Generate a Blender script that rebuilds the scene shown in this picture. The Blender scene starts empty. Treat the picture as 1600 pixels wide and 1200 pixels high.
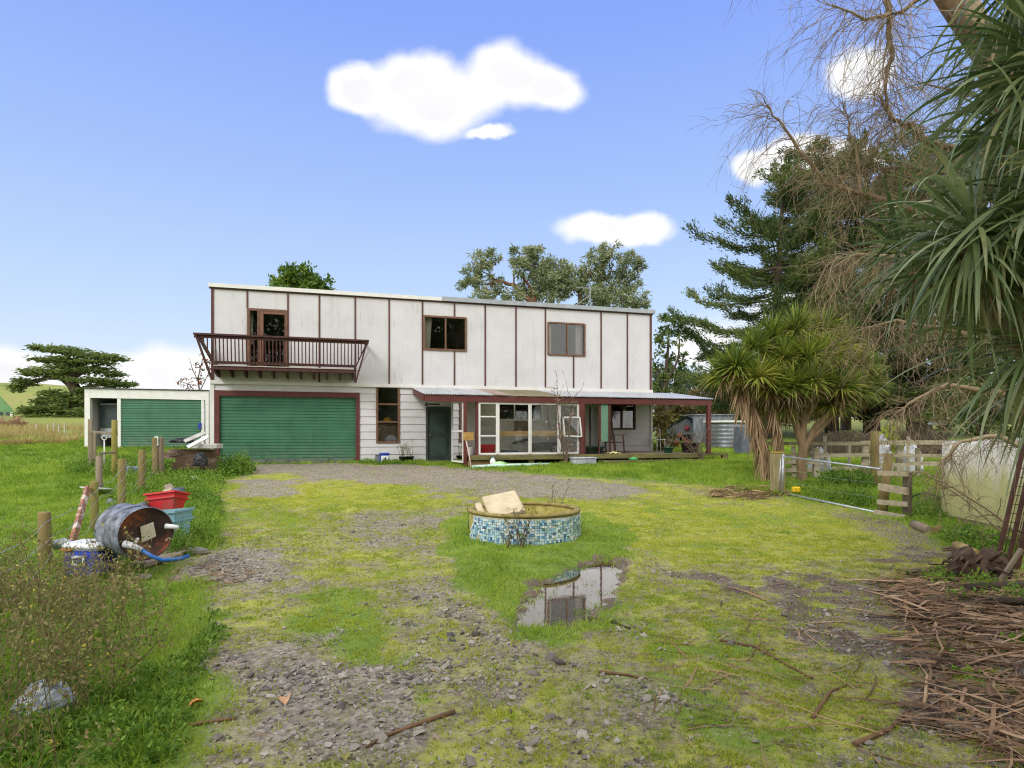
import bpy, math, random
import numpy as np
from mathutils import Vector, Matrix
rng = np.random.default_rng(11)
R = random.Random(5)
F, H, HY = 960.0, 1.6, 678.0
SC = bpy.context.scene
COL = SC.collection
rad = math.radians

def sst(x, a, b):
    t = np.clip((np.asarray(x, float) - a) / (b - a), 0, 1)
    return t * t * (3 - 2 * t)

# ---------- value noise (numpy) ----------
def vnoise(x, y, seed=0):
    x = np.asarray(x, float); y = np.asarray(y, float)
    xi = np.floor(x).astype(np.int64); yi = np.floor(y).astype(np.int64)
    fx = x - xi; fy = y - yi
    fx = fx * fx * (3 - 2 * fx); fy = fy * fy * (3 - 2 * fy)
    def h(a, b):
        n = (a * 374761393 + b * 668265263 + seed * 974711) & 0x7fffffff
        n = ((n ^ (n >> 13)) * 1274126177) & 0x7fffffff
        return ((n ^ (n >> 16)) & 0xffff) / 65535.0
    return (h(xi, yi) * (1 - fx) + h(xi + 1, yi) * fx) * (1 - fy) + (h(xi, yi + 1) * (1 - fx) + h(xi + 1, yi + 1) * fx) * fy

def fbm(x, y, seed=0, o=4):
    s = 0; a = 1; t = 0
    for i in range(o):
        s = s + a * vnoise(x, y, seed + i * 17); t += a
        x = np.asarray(x) * 2.03 + 3.1; y = np.asarray(y) * 2.03 + 1.7; a *= .55
    return s / t

# ---------- terrain ----------
_PY = [-60, 8, 11, 14, 17, 20, 22, 26, 40, 60, 120, 300, 900, 2000]
_PZ = [0, 0, .04, .16, .38, .60, .63, .78, 1.5, 2.9, 4.6, 9, 24, 45]
PUD = None  # puddle polygon, world xy
def px2w(px, py, z=0.0):
    D = (H - z) * F / (py - HY)
    return ((px - 800) / F * D, D)

def poly_sd(x, y, poly):
    """signed distance to polygon, positive inside"""
    x = np.asarray(x, float); y = np.asarray(y, float)
    inside = np.zeros(x.shape, bool); d = np.full(x.shape, 1e9)
    n = len(poly)
    for i in range(n):
        x0, y0 = poly[i]; x1, y1 = poly[(i + 1) % n]
        c = ((y0 > y) != (y1 > y)) & (x < (x1 - x0) * (y - y0) / ((y1 - y0) or 1e-9) + x0)
        inside ^= c
        ex, ey = x1 - x0, y1 - y0
        t = np.clip(((x - x0) * ex + (y - y0) * ey) / (ex * ex + ey * ey + 1e-12), 0, 1)
        d = np.minimum(d, np.hypot(x - x0 - t * ex, y - y0 - t * ey))
    return np.where(inside, d, -d)

PUD = [px2w(*p) for p in [(838, 915), (874, 898), (900, 884), (948, 868), (972, 880), (962, 906), (948, 934), (915, 966), (868, 974), (818, 975), (826, 940)]]

def gz(x, y, fine=True):
    x = np.asarray(x, float); y = np.asarray(y, float)
    z = (np.interp(y - .35, _PY, _PZ) + np.interp(y, _PY, _PZ) + np.interp(y + .35, _PY, _PZ)) / 3
    z = z + .38 * sst(y, 18.5, 23.5) * sst(-x, 8.5, 12.5)
    z = z + 10.5 * np.exp(-((x + 165) / 75) ** 2 - ((y - 190) / 55) ** 2) + 4 * np.exp(-((x + 40) / 90) ** 2 - ((y - 230) / 60) ** 2)
    if fine:
        m = sst(y, 60, 30)
        z = z + m * (.035 * (fbm(x * .7, y * .7, 3, 3) - .5)) + sst(y, 20, 12) * (.03 * (fbm(x * 3, y * 3, 9, 3) - .5))
        near = (y > 3) & (y < 11) & (x > -2) & (x < 4)
        sd = np.where(near, poly_sd(x, y, PUD), -9)
        w = sd + .30 * (fbm(x * 3.2, y * 3.2, 5, 4) - .5) + .34 * (fbm(x * 9, y * 9, 6, 3) - .5)
        z = z - .07 * sst(w, -.16, .10)
        # raised turf round the fountain
        dx, dy = x - .2, y - 8.6
        z = z + .05 * np.exp(-((dx / 1.6) ** 2 + (dy / 1.9) ** 2)) * sst(-w, -.02, .25)
    return z
def gz1(x, y): return float(gz(np.array([x]), np.array([y]))[0])
WATER_Z = -.034

def P(px, py, D): return Vector(((px - 800) / F * D, D, H - (py - HY) / F * D))
def GP(px, D, dz=0.0):
    x = (px - 800) / F * D
    return Vector((x, D, gz1(x, D) + dz))

# ---------- mesh builders ----------
class MB:
    def __init__(s): s.v = []; s.f = []; s.sm = []
    def add(s, vs, fs, smooth=False):
        o = len(s.v); s.v += [tuple(v) for v in vs]
        s.f += [tuple(i + o for i in f) for f in fs]; s.sm += [smooth] * len(fs); return s
    def box(s, a, b, m=None):
        x0, y0, z0 = a; x1, y1, z1 = b
        if x0 > x1: x0, x1 = x1, x0
        if y0 > y1: y0, y1 = y1, y0
        if z0 > z1: z0, z1 = z1, z0
        vs = [Vector(p) for p in ((x0, y0, z0), (x1, y0, z0), (x1, y1, z0), (x0, y1, z0), (x0, y0, z1), (x1, y0, z1), (x1, y1, z1), (x0, y1, z1))]
        if m: vs = [m @ v for v in vs]
        return s.add(vs, [(0, 3, 2, 1), (4, 5, 6, 7), (0, 1, 5, 4), (1, 2, 6, 5), (2, 3, 7, 6), (3, 0, 4, 7)])
    def bbox(s, a, b, r=.01, m=None):
        """box with chamfered vertical edges and top"""
        x0, y0, z0 = a; x1, y1, z1 = b
        def ring(i, z):
            return [(x0 + r, y0 + i, z), (x1 - r, y0 + i, z), (x1 - i, y0 + r, z), (x1 - i, y1 - r, z), (x1 - r, y1 - i, z), (x0 + r, y1 - i, z), (x0 + i, y1 - r, z), (x0 + i, y0 + r, z)]
        rings = [ring(r, z0), ring(0, z0 + r), ring(0, z1 - r), ring(r, z1)]
        vs = [Vector(p) for q in rings for p in q]
        if m: vs = [m @ v for v in vs]
        fs = [tuple(range(7, -1, -1)), tuple(range(24, 32))]
        for k in range(3):
            for i in range(8): fs.append((k * 8 + i, k * 8 + (i + 1) % 8, k * 8 + 8 + (i + 1) % 8, k * 8 + 8 + i))
        return s.add(vs, fs)
    def beam(s, p, q, w, h, up=(0, 0, 1)):
        """rectangular bar from p to q, w across, h along up"""
        p = Vector(p); q = Vector(q); d = (q - p); L = d.length; d.normalize()
        u = Vector(up); x = d.cross(u)
        if x.length < 1e-4: x = d.cross(Vector((1, 0, 0)))
        x.normalize(); u = x.cross(d)
        vs = [p + x * a * w / 2 + u * b * h / 2 + d * c for c in (0, L) for a, b in ((-1, -1), (1, -1), (1, 1), (-1, 1))]
        return s.add(vs, [(0, 3, 2, 1)[::-1], (4, 5, 6, 7)[::-1], (0, 1, 5, 4), (1, 2, 6, 5), (2, 3, 7, 6), (3, 0, 4, 7)])
    def tube(s, pts, rs, n=6, cap=True, smooth=True):
        pts = [Vector(p) for p in pts]
        if not hasattr(rs, '__len__'): rs = [rs] * len(pts)
        o = []; ref = None
        for i, p in enumerate(pts):
            d = (pts[min(i + 1, len(pts) - 1)] - pts[max(i - 1, 0)])
            if d.length < 1e-9: d = Vector((0, 0, 1))
            d.normalize()
            if ref is None: ref = d.orthogonal()
            x = (ref - d * ref.dot(d))
            if x.length < 1e-6: x = d.orthogonal()
            x.normalize(); ref = x; y = d.cross(x)
            for k in range(n):
                a = 2 * math.pi * k / n
                o.append(p + (x * math.cos(a) + y * math.sin(a)) * rs[i])
        fs = []
        for i in range(len(pts) - 1):
            for k in range(n): fs.append((i * n + k, i * n + (k + 1) % n, (i + 1) * n + (k + 1) % n, (i + 1) * n + k))
        s.add(o, fs, smooth)
        if cap:
            b = len(s.v) - len(o)
            s.f.append(tuple(b + k for k in range(n - 1, -1, -1))); s.sm.append(False)
            s.f.append(tuple(b + (len(pts) - 1) * n + k for k in range(n))); s.sm.append(False)
        return s
    def lathe(s, prof, n=24, m=None, smooth=True, close=False):
        vs = []
        for r, z in prof:
            for k in range(n):
                a = 2 * math.pi * k / n; v = Vector((r * math.cos(a), r * math.sin(a), z)); vs.append(m @ v if m else v)
        fs = []; L = len(prof)
        for i in range(L if close else L - 1):
            j = (i + 1) % L
            for k in range(n): fs.append((i * n + k, i * n + (k + 1) % n, j * n + (k + 1) % n, j * n + k))
        return s.add(vs, fs, smooth)
    def disc(s, r, z, n=24, m=None):
        vs = [Vector((r * math.cos(2 * math.pi * k / n), r * math.sin(2 * math.pi * k / n), z)) for k in range(n)]
        if m: vs = [m @ v for v in vs]
        return s.add(vs, [tuple(range(n))])
    def prism(s, poly, y0, y1, m=None):
        """polygon in xz extruded along y"""
        n = len(poly); vs = [Vector((x, y0, z)) for x, z in poly] + [Vector((x, y1, z)) for x, z in poly]
        if m: vs = [m @ v for v in vs]
        return s.add(vs, [tuple(range(n)), tuple(range(2 * n - 1, n - 1, -1))] + [(i, i + n, (i + 1) % n + n, (i + 1) % n) for i in range(n)])
    def build(s, name, mat, parent=None, loc=None):
        me = bpy.data.meshes.new(name); me.from_pydata(s.v, [], s.f)
        me.polygons.foreach_set('use_smooth', s.sm); me.materials.append(mat); me.update()
        o = bpy.data.objects.new(name, me); COL.objects.link(o)
        if parent: o.parent = parent
        if loc is not None: o.location = loc
        return o

def npmesh(name, V, Fc, mat, parent=None, attrs=None, smooth=False):
    V = np.asarray(V, np.float32).reshape(-1, 3); Fc = np.asarray(Fc, np.int32); M, k = Fc.shape
    me = bpy.data.meshes.new(name)
    me.vertices.add(len(V)); me.vertices.foreach_set('co', V.ravel())
    me.loops.add(M * k); me.loops.foreach_set('vertex_index', Fc.ravel())
    me.polygons.add(M); me.polygons.foreach_set('loop_start', np.arange(0, M * k, k, dtype=np.int32))
    me.polygons.foreach_set('loop_total', np.full(M, k, np.int32))
    me.polygons.foreach_set('use_smooth', np.full(M, smooth, bool))
    for an, av in (attrs or {}).items():
        at = me.attributes.new(an, 'FLOAT', 'POINT'); at.data.foreach_set('value', np.asarray(av, np.float32).ravel())
    me.update(calc_edges=True); me.materials.append(mat)
    o = bpy.data.objects.new(name, me); COL.objects.link(o)
    if parent: o.parent = parent
    return o

def tag(o, label=None, cat=None, group=None, kind=None):
    if label: o['label'] = label
    if cat: o['category'] = cat
    if group: o['group'] = group
    if kind: o['kind'] = kind
    return o
def empty(name, label, cat, loc=(0, 0, 0), rz=0, group=None):
    o = bpy.data.objects.new(name, None); COL.objects.link(o)
    o.location = loc; o.rotation_euler = (0, 0, rz); o.empty_display_size = .2
    return tag(o, label, cat, group)
def copy_thing(o, loc, rz, label, scale=1.0):
    c = o.copy(); COL.objects.link(c); c.location = loc; c.rotation_euler = (0, 0, rz); c.scale = (scale,) * 3; c['label'] = label
    for ch in o.children:
        d = ch.copy(); COL.objects.link(d); d.parent = c
    return c

# ---------- leaf builders (numpy) ----------
def unit(a): return a / (np.linalg.norm(a, axis=-1, keepdims=True) + 1e-9)
def leaves(pos, d, ln, wd, rnd=None, fold=0.0):
    """diamond leaf quads: pos (N,3) base, d (N,3) direction"""
    N = len(pos); d = unit(d); r = unit(rng.normal(size=(N, 3)))
    sd = unit(np.cross(d, r)); ln = np.broadcast_to(ln, (N,))[:, None]; wd = np.broadcast_to(wd, (N,))[:, None]
    mid = pos + d * ln * .5
    V = np.stack([pos, mid + sd * wd * .5, pos + d * ln, mid - sd * wd * .5], 1)
    Fc = np.arange(N * 4).reshape(N, 4)
    rn = rng.random(N) if rnd is None else rnd
    return V.reshape(-1, 3), Fc, np.repeat(rn, 4)
class LV:
    def __init__(s): s.V = []; s.F = []; s.A = []; s.n = 0
    def add(s, V, Fc, A): s.V.append(V); s.F.append(Fc + s.n); s.A.append(A); s.n += len(V)
    def build(s, name, mat, parent=None, smooth=False):
        return npmesh(name, np.concatenate(s.V), np.concatenate(s.F), mat, parent, {'rnd': np.concatenate(s.A)}, smooth)
def in_ellipsoid(n, c, r, shell=0.0):
    d = unit(rng.normal(size=(n, 3))); q = rng.random(n) ** (1 / 3)
    q = shell + (1 - shell) * q
    return np.asarray(c) + d * q[:, None] * np.asarray(r), d
def strips(base, d0, ln, wd, droop, seg=4, rnd=None, twist=0.0, widest=.35, fold=.0):
    """long blade leaves bending under droop. base,d0:(N,3)"""
    N = len(base); d = unit(d0); ln = np.broadcast_to(ln, (N,)); wd = np.broadcast_to(wd, (N,)); droop = np.broadcast_to(droop, (N,))
    side = unit(np.cross(d, np.array([0, 0, 1.0]) + .02 * rng.normal(size=(N, 3))))
    if twist:
        a = (rng.random(N) - .5) * twist; up = np.cross(side, d)
        side = unit(side * np.cos(a)[:, None] + up * np.sin(a)[:, None])
    p = base.copy(); rows = []
    for i in range(seg + 1):
        t = i / seg
        w = wd * (min(1, .45 + t / widest * .55) if t < widest else max(.02, (1 - t) / (1 - widest)) ** .7)
        rows.append((p - side * w[:, None] / 2, p + side * w[:, None] / 2))
        d = unit(d + np.array([0, 0, -1.0]) * (droop * (0.25 + 1.5 * t) / seg)[:, None])
        p = p + d * (ln / seg)[:, None]
    V = np.stack([q for r in rows for q in r], 1)   # N, 2(seg+1), 3
    k = 2 * (seg + 1); o = (np.arange(N) * k)[:, None]
    Fc = np.concatenate([o + np.array([[2 * i, 2 * i + 1, 2 * i + 3, 2 * i + 2]]) for i in range(seg)], 0)
    rn = rng.random(N) if rnd is None else rnd
    return V.reshape(-1, 3), Fc, np.repeat(rn, k)

class TW:
    """many thin tubes, numpy: polylines (N,k,3) with radii (N,k)"""
    def __init__(s): s.V = []; s.F = []; s.A = []; s.n = 0
    def add(s, P_, r, n=3, rnd=None):
        N, k, _ = P_.shape
        r = np.broadcast_to(r, (N, k))
        d = np.empty_like(P_); d[:, 1:-1] = P_[:, 2:] - P_[:, :-2]; d[:, 0] = P_[:, 1] - P_[:, 0]; d[:, -1] = P_[:, -1] - P_[:, -2]
        d = unit(d); ref = unit(rng.normal(size=(N, 1, 3))) + np.zeros_like(P_)
        x = unit(np.cross(d, ref)); y = np.cross(d, x)
        ang = np.arange(n) * 2 * np.pi / n
        ring = P_[:, :, None, :] + r[:, :, None, None] * (x[:, :, None, :] * np.cos(ang)[None, None, :, None] + y[:, :, None, :] * np.sin(ang)[None, None, :, None])
        V = ring.reshape(-1, 3)
        i = np.arange(k - 1)[:, None]; j = np.arange(n)[None, :]
        f = np.stack([i * n + j, i * n + (j + 1) % n, (i + 1) * n + (j + 1) % n, (i + 1) * n + j], -1).reshape(-1, 4)
        Fc = (np.arange(N)[:, None, None] * (k * n) + f[None]).reshape(-1, 4)
        rn = rng.random(N) if rnd is None else rnd
        s.V.append(V); s.F.append(Fc + s.n); s.A.append(np.repeat(rn, k * n)); s.n += len(V)
    def build(s, name, mat, parent=None):
        return npmesh(name, np.concatenate(s.V), np.concatenate(s.F), mat, parent, {'rnd': np.concatenate(s.A)}, True)

# ---------- materials ----------
MATS = {}
def nodes(name):
    m = bpy.data.materials.new(name); m.use_nodes = True; nt = m.node_tree
    return m, nt, nt.nodes, nt.links, nt.nodes['Principled BSDF']
def C(r, g=None, b=None):
    """sRGB 0-255 -> linear"""
    if g is None: r, g, b = r
    f = lambda c: (c / 255 / 12.92) if c / 255 <= .04045 else ((c / 255 + .055) / 1.055) ** 2.4
    return (f(r), f(g), f(b), 1)
def noise(nt, vec, scale, detail=4, rough=.6):
    n = nt.nodes.new('ShaderNodeTexNoise'); n.inputs['Scale'].default_value = scale; n.inputs['Detail'].default_value = detail; n.inputs['Roughness'].default_value = rough
    if vec is not None: nt.links.new(vec, n.inputs['Vector'])
    return n.outputs[0]
def ramp(nt, fac, stops):
    r = nt.nodes.new('ShaderNodeValToRGB'); nt.links.new(fac, r.inputs[0]); e = r.color_ramp.elements
    e[0].position, e[0].color = stops[0][0], stops[0][1]; e[1].position, e[1].color = stops[1][0], stops[1][1]
    for p, c in stops[2:]:
        x = e.new(p); x.color = c
    return r.outputs[0]
def mix(nt, fac, a, b, mode='MIX'):
    m = nt.nodes.new('ShaderNodeMix'); m.data_type = 'RGBA'; m.blend_type = mode
    for i, v in ((0, fac), (6, a), (7, b)):
        if isinstance(v, (int, float)): m.inputs[i].default_value = v
        elif isinstance(v, tuple): m.inputs[i].default_value = v
        else: nt.links.new(v, m.inputs[i])
    return m.outputs[2]
def math_(nt, op, a, b=0.0, clamp=False):
    m = nt.nodes.new('ShaderNodeMath'); m.operation = op; m.use_clamp = clamp
    for i, v in ((0, a), (1, b)):
        if isinstance(v, (int, float)): m.inputs[i].default_value = v
        else: nt.links.new(v, m.inputs[i])
    return m.outputs[0]
def mrange(nt, v, a, b, c=0.0, d=1.0):
    m = nt.nodes.new('ShaderNodeMapRange'); m.clamp = True; nt.links.new(v, m.inputs[0])
    for i, q in ((1, a), (2, b), (3, c), (4, d)): m.inputs[i].default_value = q
    return m.outputs[0]
def objco(nt, scale=(1, 1, 1)):
    t = nt.nodes.new('ShaderNodeTexCoord'); mp = nt.nodes.new('ShaderNodeMapping'); mp.inputs['Scale'].default_value = scale
    nt.links.new(t.outputs['Object'], mp.inputs[0]); return mp.outputs[0]
def bump(nt, h, bs, strength=.3, dist=.01):
    b = nt.nodes.new('ShaderNodeBump'); b.inputs['Strength'].default_value = strength; b.inputs['Distance'].default_value = dist
    nt.links.new(h, b.inputs['Height']); nt.links.new(b.outputs[0], bs.inputs['Normal'])
def attr(nt, name):
    a = nt.nodes.new('ShaderNodeAttribute'); a.attribute_name = name; return a.outputs['Fac']
def surf(name, base, var=None, scale=8, rough=.6, dirt=None, dscale=3, damt=(.55, .75), bm=.15, bdist=.004, bscale=None, metal=0, stretch=(1, 1, 1), spec=.4):
    """general weathered surface"""
    if name in MATS: return MATS[name]
    m, nt, N, L, bs = nodes(name)
    co = objco(nt, stretch); n1 = noise(nt, co, scale, 5)
    col = mix(nt, mrange(nt, n1, .35, .65), base, var or tuple(c * .75 for c in base[:3]) + (1,))
    if dirt:
        n2 = noise(nt, co, dscale, 7, .7); col = mix(nt, mrange(nt, n2, damt[0], damt[1]), col, dirt)
    L.new(col, bs.inputs['Base Color']); bs.inputs['Roughness'].default_value = rough; bs.inputs['Metallic'].default_value = metal
    bs.inputs['Specular IOR Level'].default_value = spec
    if bm: bump(nt, noise(nt, co, bscale or scale * 4, 6), bs, bm, bdist)
    MATS[name] = m; return m
def foliage(name, cols, trans=.3, rough=.55, nscale=.5, spec=.3):
    """leaf material, colour from per-leaf random and broad noise"""
    if name in MATS: return MATS[name]
    m, nt, N, L, bs = nodes(name)
    a = attr(nt, 'rnd'); n = noise(nt, objco(nt), nscale, 3)
    f = math_(nt, 'ADD', math_(nt, 'MULTIPLY', a, .65), math_(nt, 'MULTIPLY', mrange(nt, n, .3, .7), .35))
    k = len(cols); col = ramp(nt, f, [(i / (k - 1), c) for i, c in enumerate(cols)])
    L.new(col, bs.inputs['Base Color']); bs.inputs['Roughness'].default_value = rough; bs.inputs['Specular IOR Level'].default_value = spec
    t = N.new('ShaderNodeBsdfTranslucent'); L.new(col, t.inputs[0])
    ms = N.new('ShaderNodeMixShader'); ms.inputs[0].default_value = trans
    L.new(bs.outputs[0], ms.inputs[1]); L.new(t.outputs[0], ms.inputs[2]); L.new(ms.outputs[0], N['Material Output'].inputs[0])
    MATS[name] = m; return m
def glass(name='pane_glass', tint=(1, 1, 1, 1), refl=1.0):
    if name in MATS: return MATS[name]
    m, nt, N, L, bs = nodes(name); N.remove(bs)
    t = N.new('ShaderNodeBsdfTransparent'); t.inputs[0].default_value = tint
    g = N.new('ShaderNodeBsdfGlossy'); g.inputs['Roughness'].default_value = .02
    fr = N.new('ShaderNodeFresnel'); fr.inputs[0].default_value = 1.5
    fm = math_(nt, 'MULTIPLY', fr.outputs[0], refl * 1.7, True)
    ms = N.new('ShaderNodeMixShader'); L.new(fm, ms.inputs[0]); L.new(t.outputs[0], ms.inputs[1]); L.new(g.outputs[0], ms.inputs[2])
    L.new(ms.outputs[0], N['Material Output'].inputs[0]); MATS[name] = m; return m
# ================= camera, sun, sky =================
cam = bpy.data.cameras.new('camera'); co_ = bpy.data.objects.new('camera', cam); COL.objects.link(co_)
co_.location = (0, 0, H); co_.rotation_euler = (rad(90), 0, 0); cam.sensor_width = 36; cam.lens = 21.6; cam.shift_y = (HY - 600) / 1600
cam.clip_start = .05; cam.clip_end = 6000; SC.camera = co_
SC.view_settings.view_transform = 'Standard'; SC.view_settings.look = 'None'; SC.view_settings.gamma = 1; SC.view_settings.exposure = .36
SUN_EL, SUN_AZ = 37, 205   # azimuth clockwise from +Y: behind the camera, to its left
sl = bpy.data.lights.new('sun', 'SUN'); so = bpy.data.objects.new('sun', sl); COL.objects.link(so)
sl.energy = 1.35; sl.angle = rad(16); sl.color = (1, .985, .965)
sd_ = Vector((math.sin(rad(SUN_AZ)) * math.cos(rad(SUN_EL)), math.cos(rad(SUN_AZ)) * math.cos(rad(SUN_EL)), math.sin(rad(SUN_EL))))
so.rotation_euler = sd_.to_track_quat('Z', 'Y').to_euler(); so.location = (-8, -12, 14)
SC.cycles.max_bounces = 6; SC.cycles.transparent_max_bounces = 12; SC.cycles.diffuse_bounces = 3; SC.cycles.glossy_bounces = 3
SC.cycles.use_denoising = True; SC.cycles.denoising_prefilter = 'NONE'; SC.cycles.denoising_input_passes = 'RGB_ALBEDO_NORMAL'; SC.cycles.filter_width = 1.15; SC.cycles.sample_clamp_indirect = 6; SC.cycles.caustics_reflective = False; SC.cycles.caustics_refractive = False

def make_world():
    w = bpy.data.worlds.new("World"); SC.world = w; w.use_nodes = True; nt = w.node_tree; N = nt.nodes; L = nt.links
    bg = N['Background']
    sk = N.new('ShaderNodeTexSky'); sk.sky_type = 'NISHITA'; sk.sun_disc = False
    sk.sun_elevation = rad(SUN_EL); sk.sun_rotation = rad(SUN_AZ); sk.air_density = 1; sk.dust_density = .3; sk.ozone_density = 4
    tc = N.new('ShaderNodeTexCoord'); d = tc.outputs['Generated']
    sp = N.new('ShaderNodeSeparateXYZ'); L.new(d, sp.inputs[0]); X, Y, Z = sp.outputs
    # clear blue, deeper overhead, pale near the horizon
    clear = ramp(nt, Z, [(0.0, (.86, .91, .985, 1)), (.07, (.76, .86, .985, 1)), (.20, (.56, .73, .985, 1)), (.36, (.40, .575, 1.0, 1)), (.56, (.265, .415, 1.0, 1)), (1.0, (.17, .32, .85, 1))])
    skb = N.new('ShaderNodeVectorMath'); skb.operation = 'SCALE'; L.new(sk.outputs[0], skb.inputs[0]); skb.inputs[3].default_value = .12
    base = mix(nt, .88, skb.outputs[0], clear)
    # cloud bodies: soft lobes at fixed compass directions
    ys = math_(nt, 'MAXIMUM', Y, .05)
    cx = math_(nt, 'DIVIDE', X, ys); cz = math_(nt, 'DIVIDE', Z, ys)
    cb = N.new('ShaderNodeCombineXYZ'); L.new(cx, cb.inputs[0]); L.new(cz, cb.inputs[1])
    nz = N.new('ShaderNodeTexNoise'); nz.inputs['Scale'].default_value = 7.5; nz.inputs['Detail'].default_value = 7; nz.inputs['Roughness'].default_value = .52; L.new(cb.outputs[0], nz.inputs['Vector'])
    wv = N.new('ShaderNodeVectorMath'); wv.operation = 'SUBTRACT'; L.new(nz.outputs[1], wv.inputs[0]); wv.inputs[1].default_value = (.5, .5, .5)
    wm = N.new('ShaderNodeVectorMath'); wm.operation = 'MULTIPLY_ADD'; L.new(wv.outputs[0], wm.inputs[0]); wm.inputs[1].default_value = (.10, .085, 0); L.new(cb.outputs[0], wm.inputs[2])
    lobes = [(562, 138, 54, 38), (640, 128, 70, 56), (690, 160, 92, 52), (790, 125, 70, 56), (855, 138, 62, 42), (766, 211, 40, 9),
             (940, 352, 76, 27), (1000, 350, 50, 24), (1345, 112, 56, 44), (1185, 252, 54, 28), (1290, 250, 110, 32),
             (40, 592, 170, 48), (290, 590, 150, 52), (1098, 540, 55, 34), (1330, 500, 190, 50)]
    acc = None
    for (a, b, rx, ry) in lobes:
        s2 = N.new('ShaderNodeVectorMath'); s2.operation = 'MULTIPLY_ADD'; L.new(wm.outputs[0], s2.inputs[0]); s2.inputs[1].default_value = (F / rx, F / ry, 0); s2.inputs[2].default_value = (-(a - 800) / rx, -(HY - b) / ry, 0)
        s3 = N.new('ShaderNodeVectorMath'); s3.operation = 'LENGTH'; L.new(s2.outputs[0], s3.inputs[0]); v = s3.outputs['Value']
        if acc is None: acc = v
        else:
            m = N.new('ShaderNodeMath'); m.operation = 'SMOOTH_MIN'; L.new(acc, m.inputs[0]); L.new(v, m.inputs[1]); m.inputs[2].default_value = .5; acc = m.outputs[0]
    acc = math_(nt, 'SUBTRACT', 1.0, acc)
    mr = N.new('ShaderNodeMapRange'); mr.interpolation_type = 'SMOOTHSTEP'; L.new(acc, mr.inputs[0]); mr.inputs[1].default_value = -.22; mr.inputs[2].default_value = .34
    front = mrange(nt, Y, .2, .4)
    ca = math_(nt, 'MULTIPLY', mr.outputs[0], front)
    nb = noise(nt, cb.outputs[0], 5.5, 3, .5)
    cc = mix(nt, mrange(nt, math_(nt, 'MULTIPLY', mrange(nt, acc, .25, .6), nb), .22, .6), (1.0, 1.0, 1.0, 1), (.90, .90, .93, 1))
    s = mix(nt, ca, base, cc)
    # thin bright bank low on the horizon
    hb = N.new('ShaderNodeTexNoise'); hb.inputs['Scale'].default_value = 4; hb.inputs['Detail'].default_value = 5; L.new(d, hb.inputs['Vector'])
    he = math_(nt, 'SUBTRACT', mrange(nt, Z, .11, .03), math_(nt, 'MULTIPLY', math_(nt, 'SUBTRACT', hb.outputs[0], .5), 1.5))
    s = mix(nt, math_(nt, 'MULTIPLY', mrange(nt, he, .45, .8), .55), s, (.96, .97, 1, 1))
    # broken overcast overhead and behind the camera
    ov = noise(nt, d, 2.2, 5, .55)
    oc = ramp(nt, ov, [(.3, (1.22, 1.23, 1.27, 1)), (.5, (1.50, 1.49, 1.46, 1)), (.7, (1.75, 1.73, 1.68, 1))])
    s = mix(nt, mrange(nt, Y, .60, .22), s, oc)
    w.cycles.sampling_method = 'MANUAL'; w.cycles.sample_map_resolution = 256
    L.new(s, bg.inputs[0]); bg.inputs[1].default_value = .82
make_world()
# ================= ground masks (world xy) =================
def wpoly(pts, z=0.0): return [px2w(a, b, z) for a, b in pts]
def wp(pts):
    """pixel outline on the ground -> world xy, following the terrain"""
    o = []
    for a, b in pts:
        z = 0.0
        for _ in range(25):
            x, y = px2w(a, b, z); y = min(y, 60); z = .5 * z + .5 * float(gz(np.array([(a - 800) / F * y]), np.array([y]), False)[0])
        x, y = px2w(a, b, z); o.append((x, y))
    return o
DRIVE = wp([(385, 727), (560, 724), (705, 730), (800, 737), (900, 745), (1000, 752), (1100, 760), (1200, 775), (1340, 795), (1420, 830), (1500, 862), (1600, 880)]) + [(6.5, 6.5), (6.0, 2.0), (-1.7, 2.0)] + wp([(255, 1190), (300, 1060), (330, 985), (330, 915), (265, 905), (275, 885), (330, 855), (350, 800), (330, 765), (370, 745)])
G_NEAR = wp([(300, 1200), (285, 1110), (360, 1030), (470, 1000), (560, 1050), (600, 1120), (640, 1200)])
G_HOUSE = wp([(370, 728), (560, 724), (700, 731), (790, 738), (880, 746), (960, 757), (1010, 768), (960, 779), (840, 777), (740, 775), (650, 764), (560, 752), (470, 747), (400, 741)])
G_PATCH = wp([(362, 752), (420, 746), (462, 760), (450, 776), (390, 780), (366, 772)])
G_LEFT = wp([(285, 895), (310, 872), (350, 858), (430, 860), (470, 880), (455, 905), (400, 925), (330, 918)])
G_MID = wp([(520, 815), (620, 795), (720, 788), (732, 805), (690, 830), (640, 870), (560, 860)])
G_RIGHT = wp([(700, 1080), (820, 1020), (960, 1040), (1040, 1200), (640, 1200)])
TRACK = wp([(655, 835), (682, 880), (720, 930), (775, 975), (850, 1010), (960, 1035), (930, 1065), (820, 1040), (740, 1000), (680, 950), (640, 890)])
ISLE = wp([(690, 822), (735, 800), (830, 812), (920, 800), (985, 825), (985, 850), (960, 905), (930, 980), (860, 1010), (790, 975), (722, 905), (690, 860)])
TUFT = wp([(470, 1000), (430, 965), (470, 930), (560, 920), (620, 960), (610, 1010), (640, 1060), (560, 1080)])
MOSS_B = wp([(430, 730), (560, 748), (640, 760), (760, 782), (900, 785), (1050, 790), (1240, 790), (1340, 815), (1380, 850), (1280, 880), (1100, 880), (980, 850), (900, 800), (720, 790), (560, 800), (420, 790), (340, 760)])
MUD = wp([(1085, 925), (1180, 890), (1330, 885), (1450, 860), (1600, 870)]) + [(5.2, 6.5), (5.2, 2.0), (2.0, 2.0)] + wp([(1340, 1190), (1330, 1080), (1250, 1010), (1130, 985)])
TRK2 = wp([(640, 792), (700, 828), (688, 880), (738, 950), (860, 1015), (985, 1060), (1000, 1195), (640, 1195), (590, 1060), (590, 930), (580, 830)])
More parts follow.
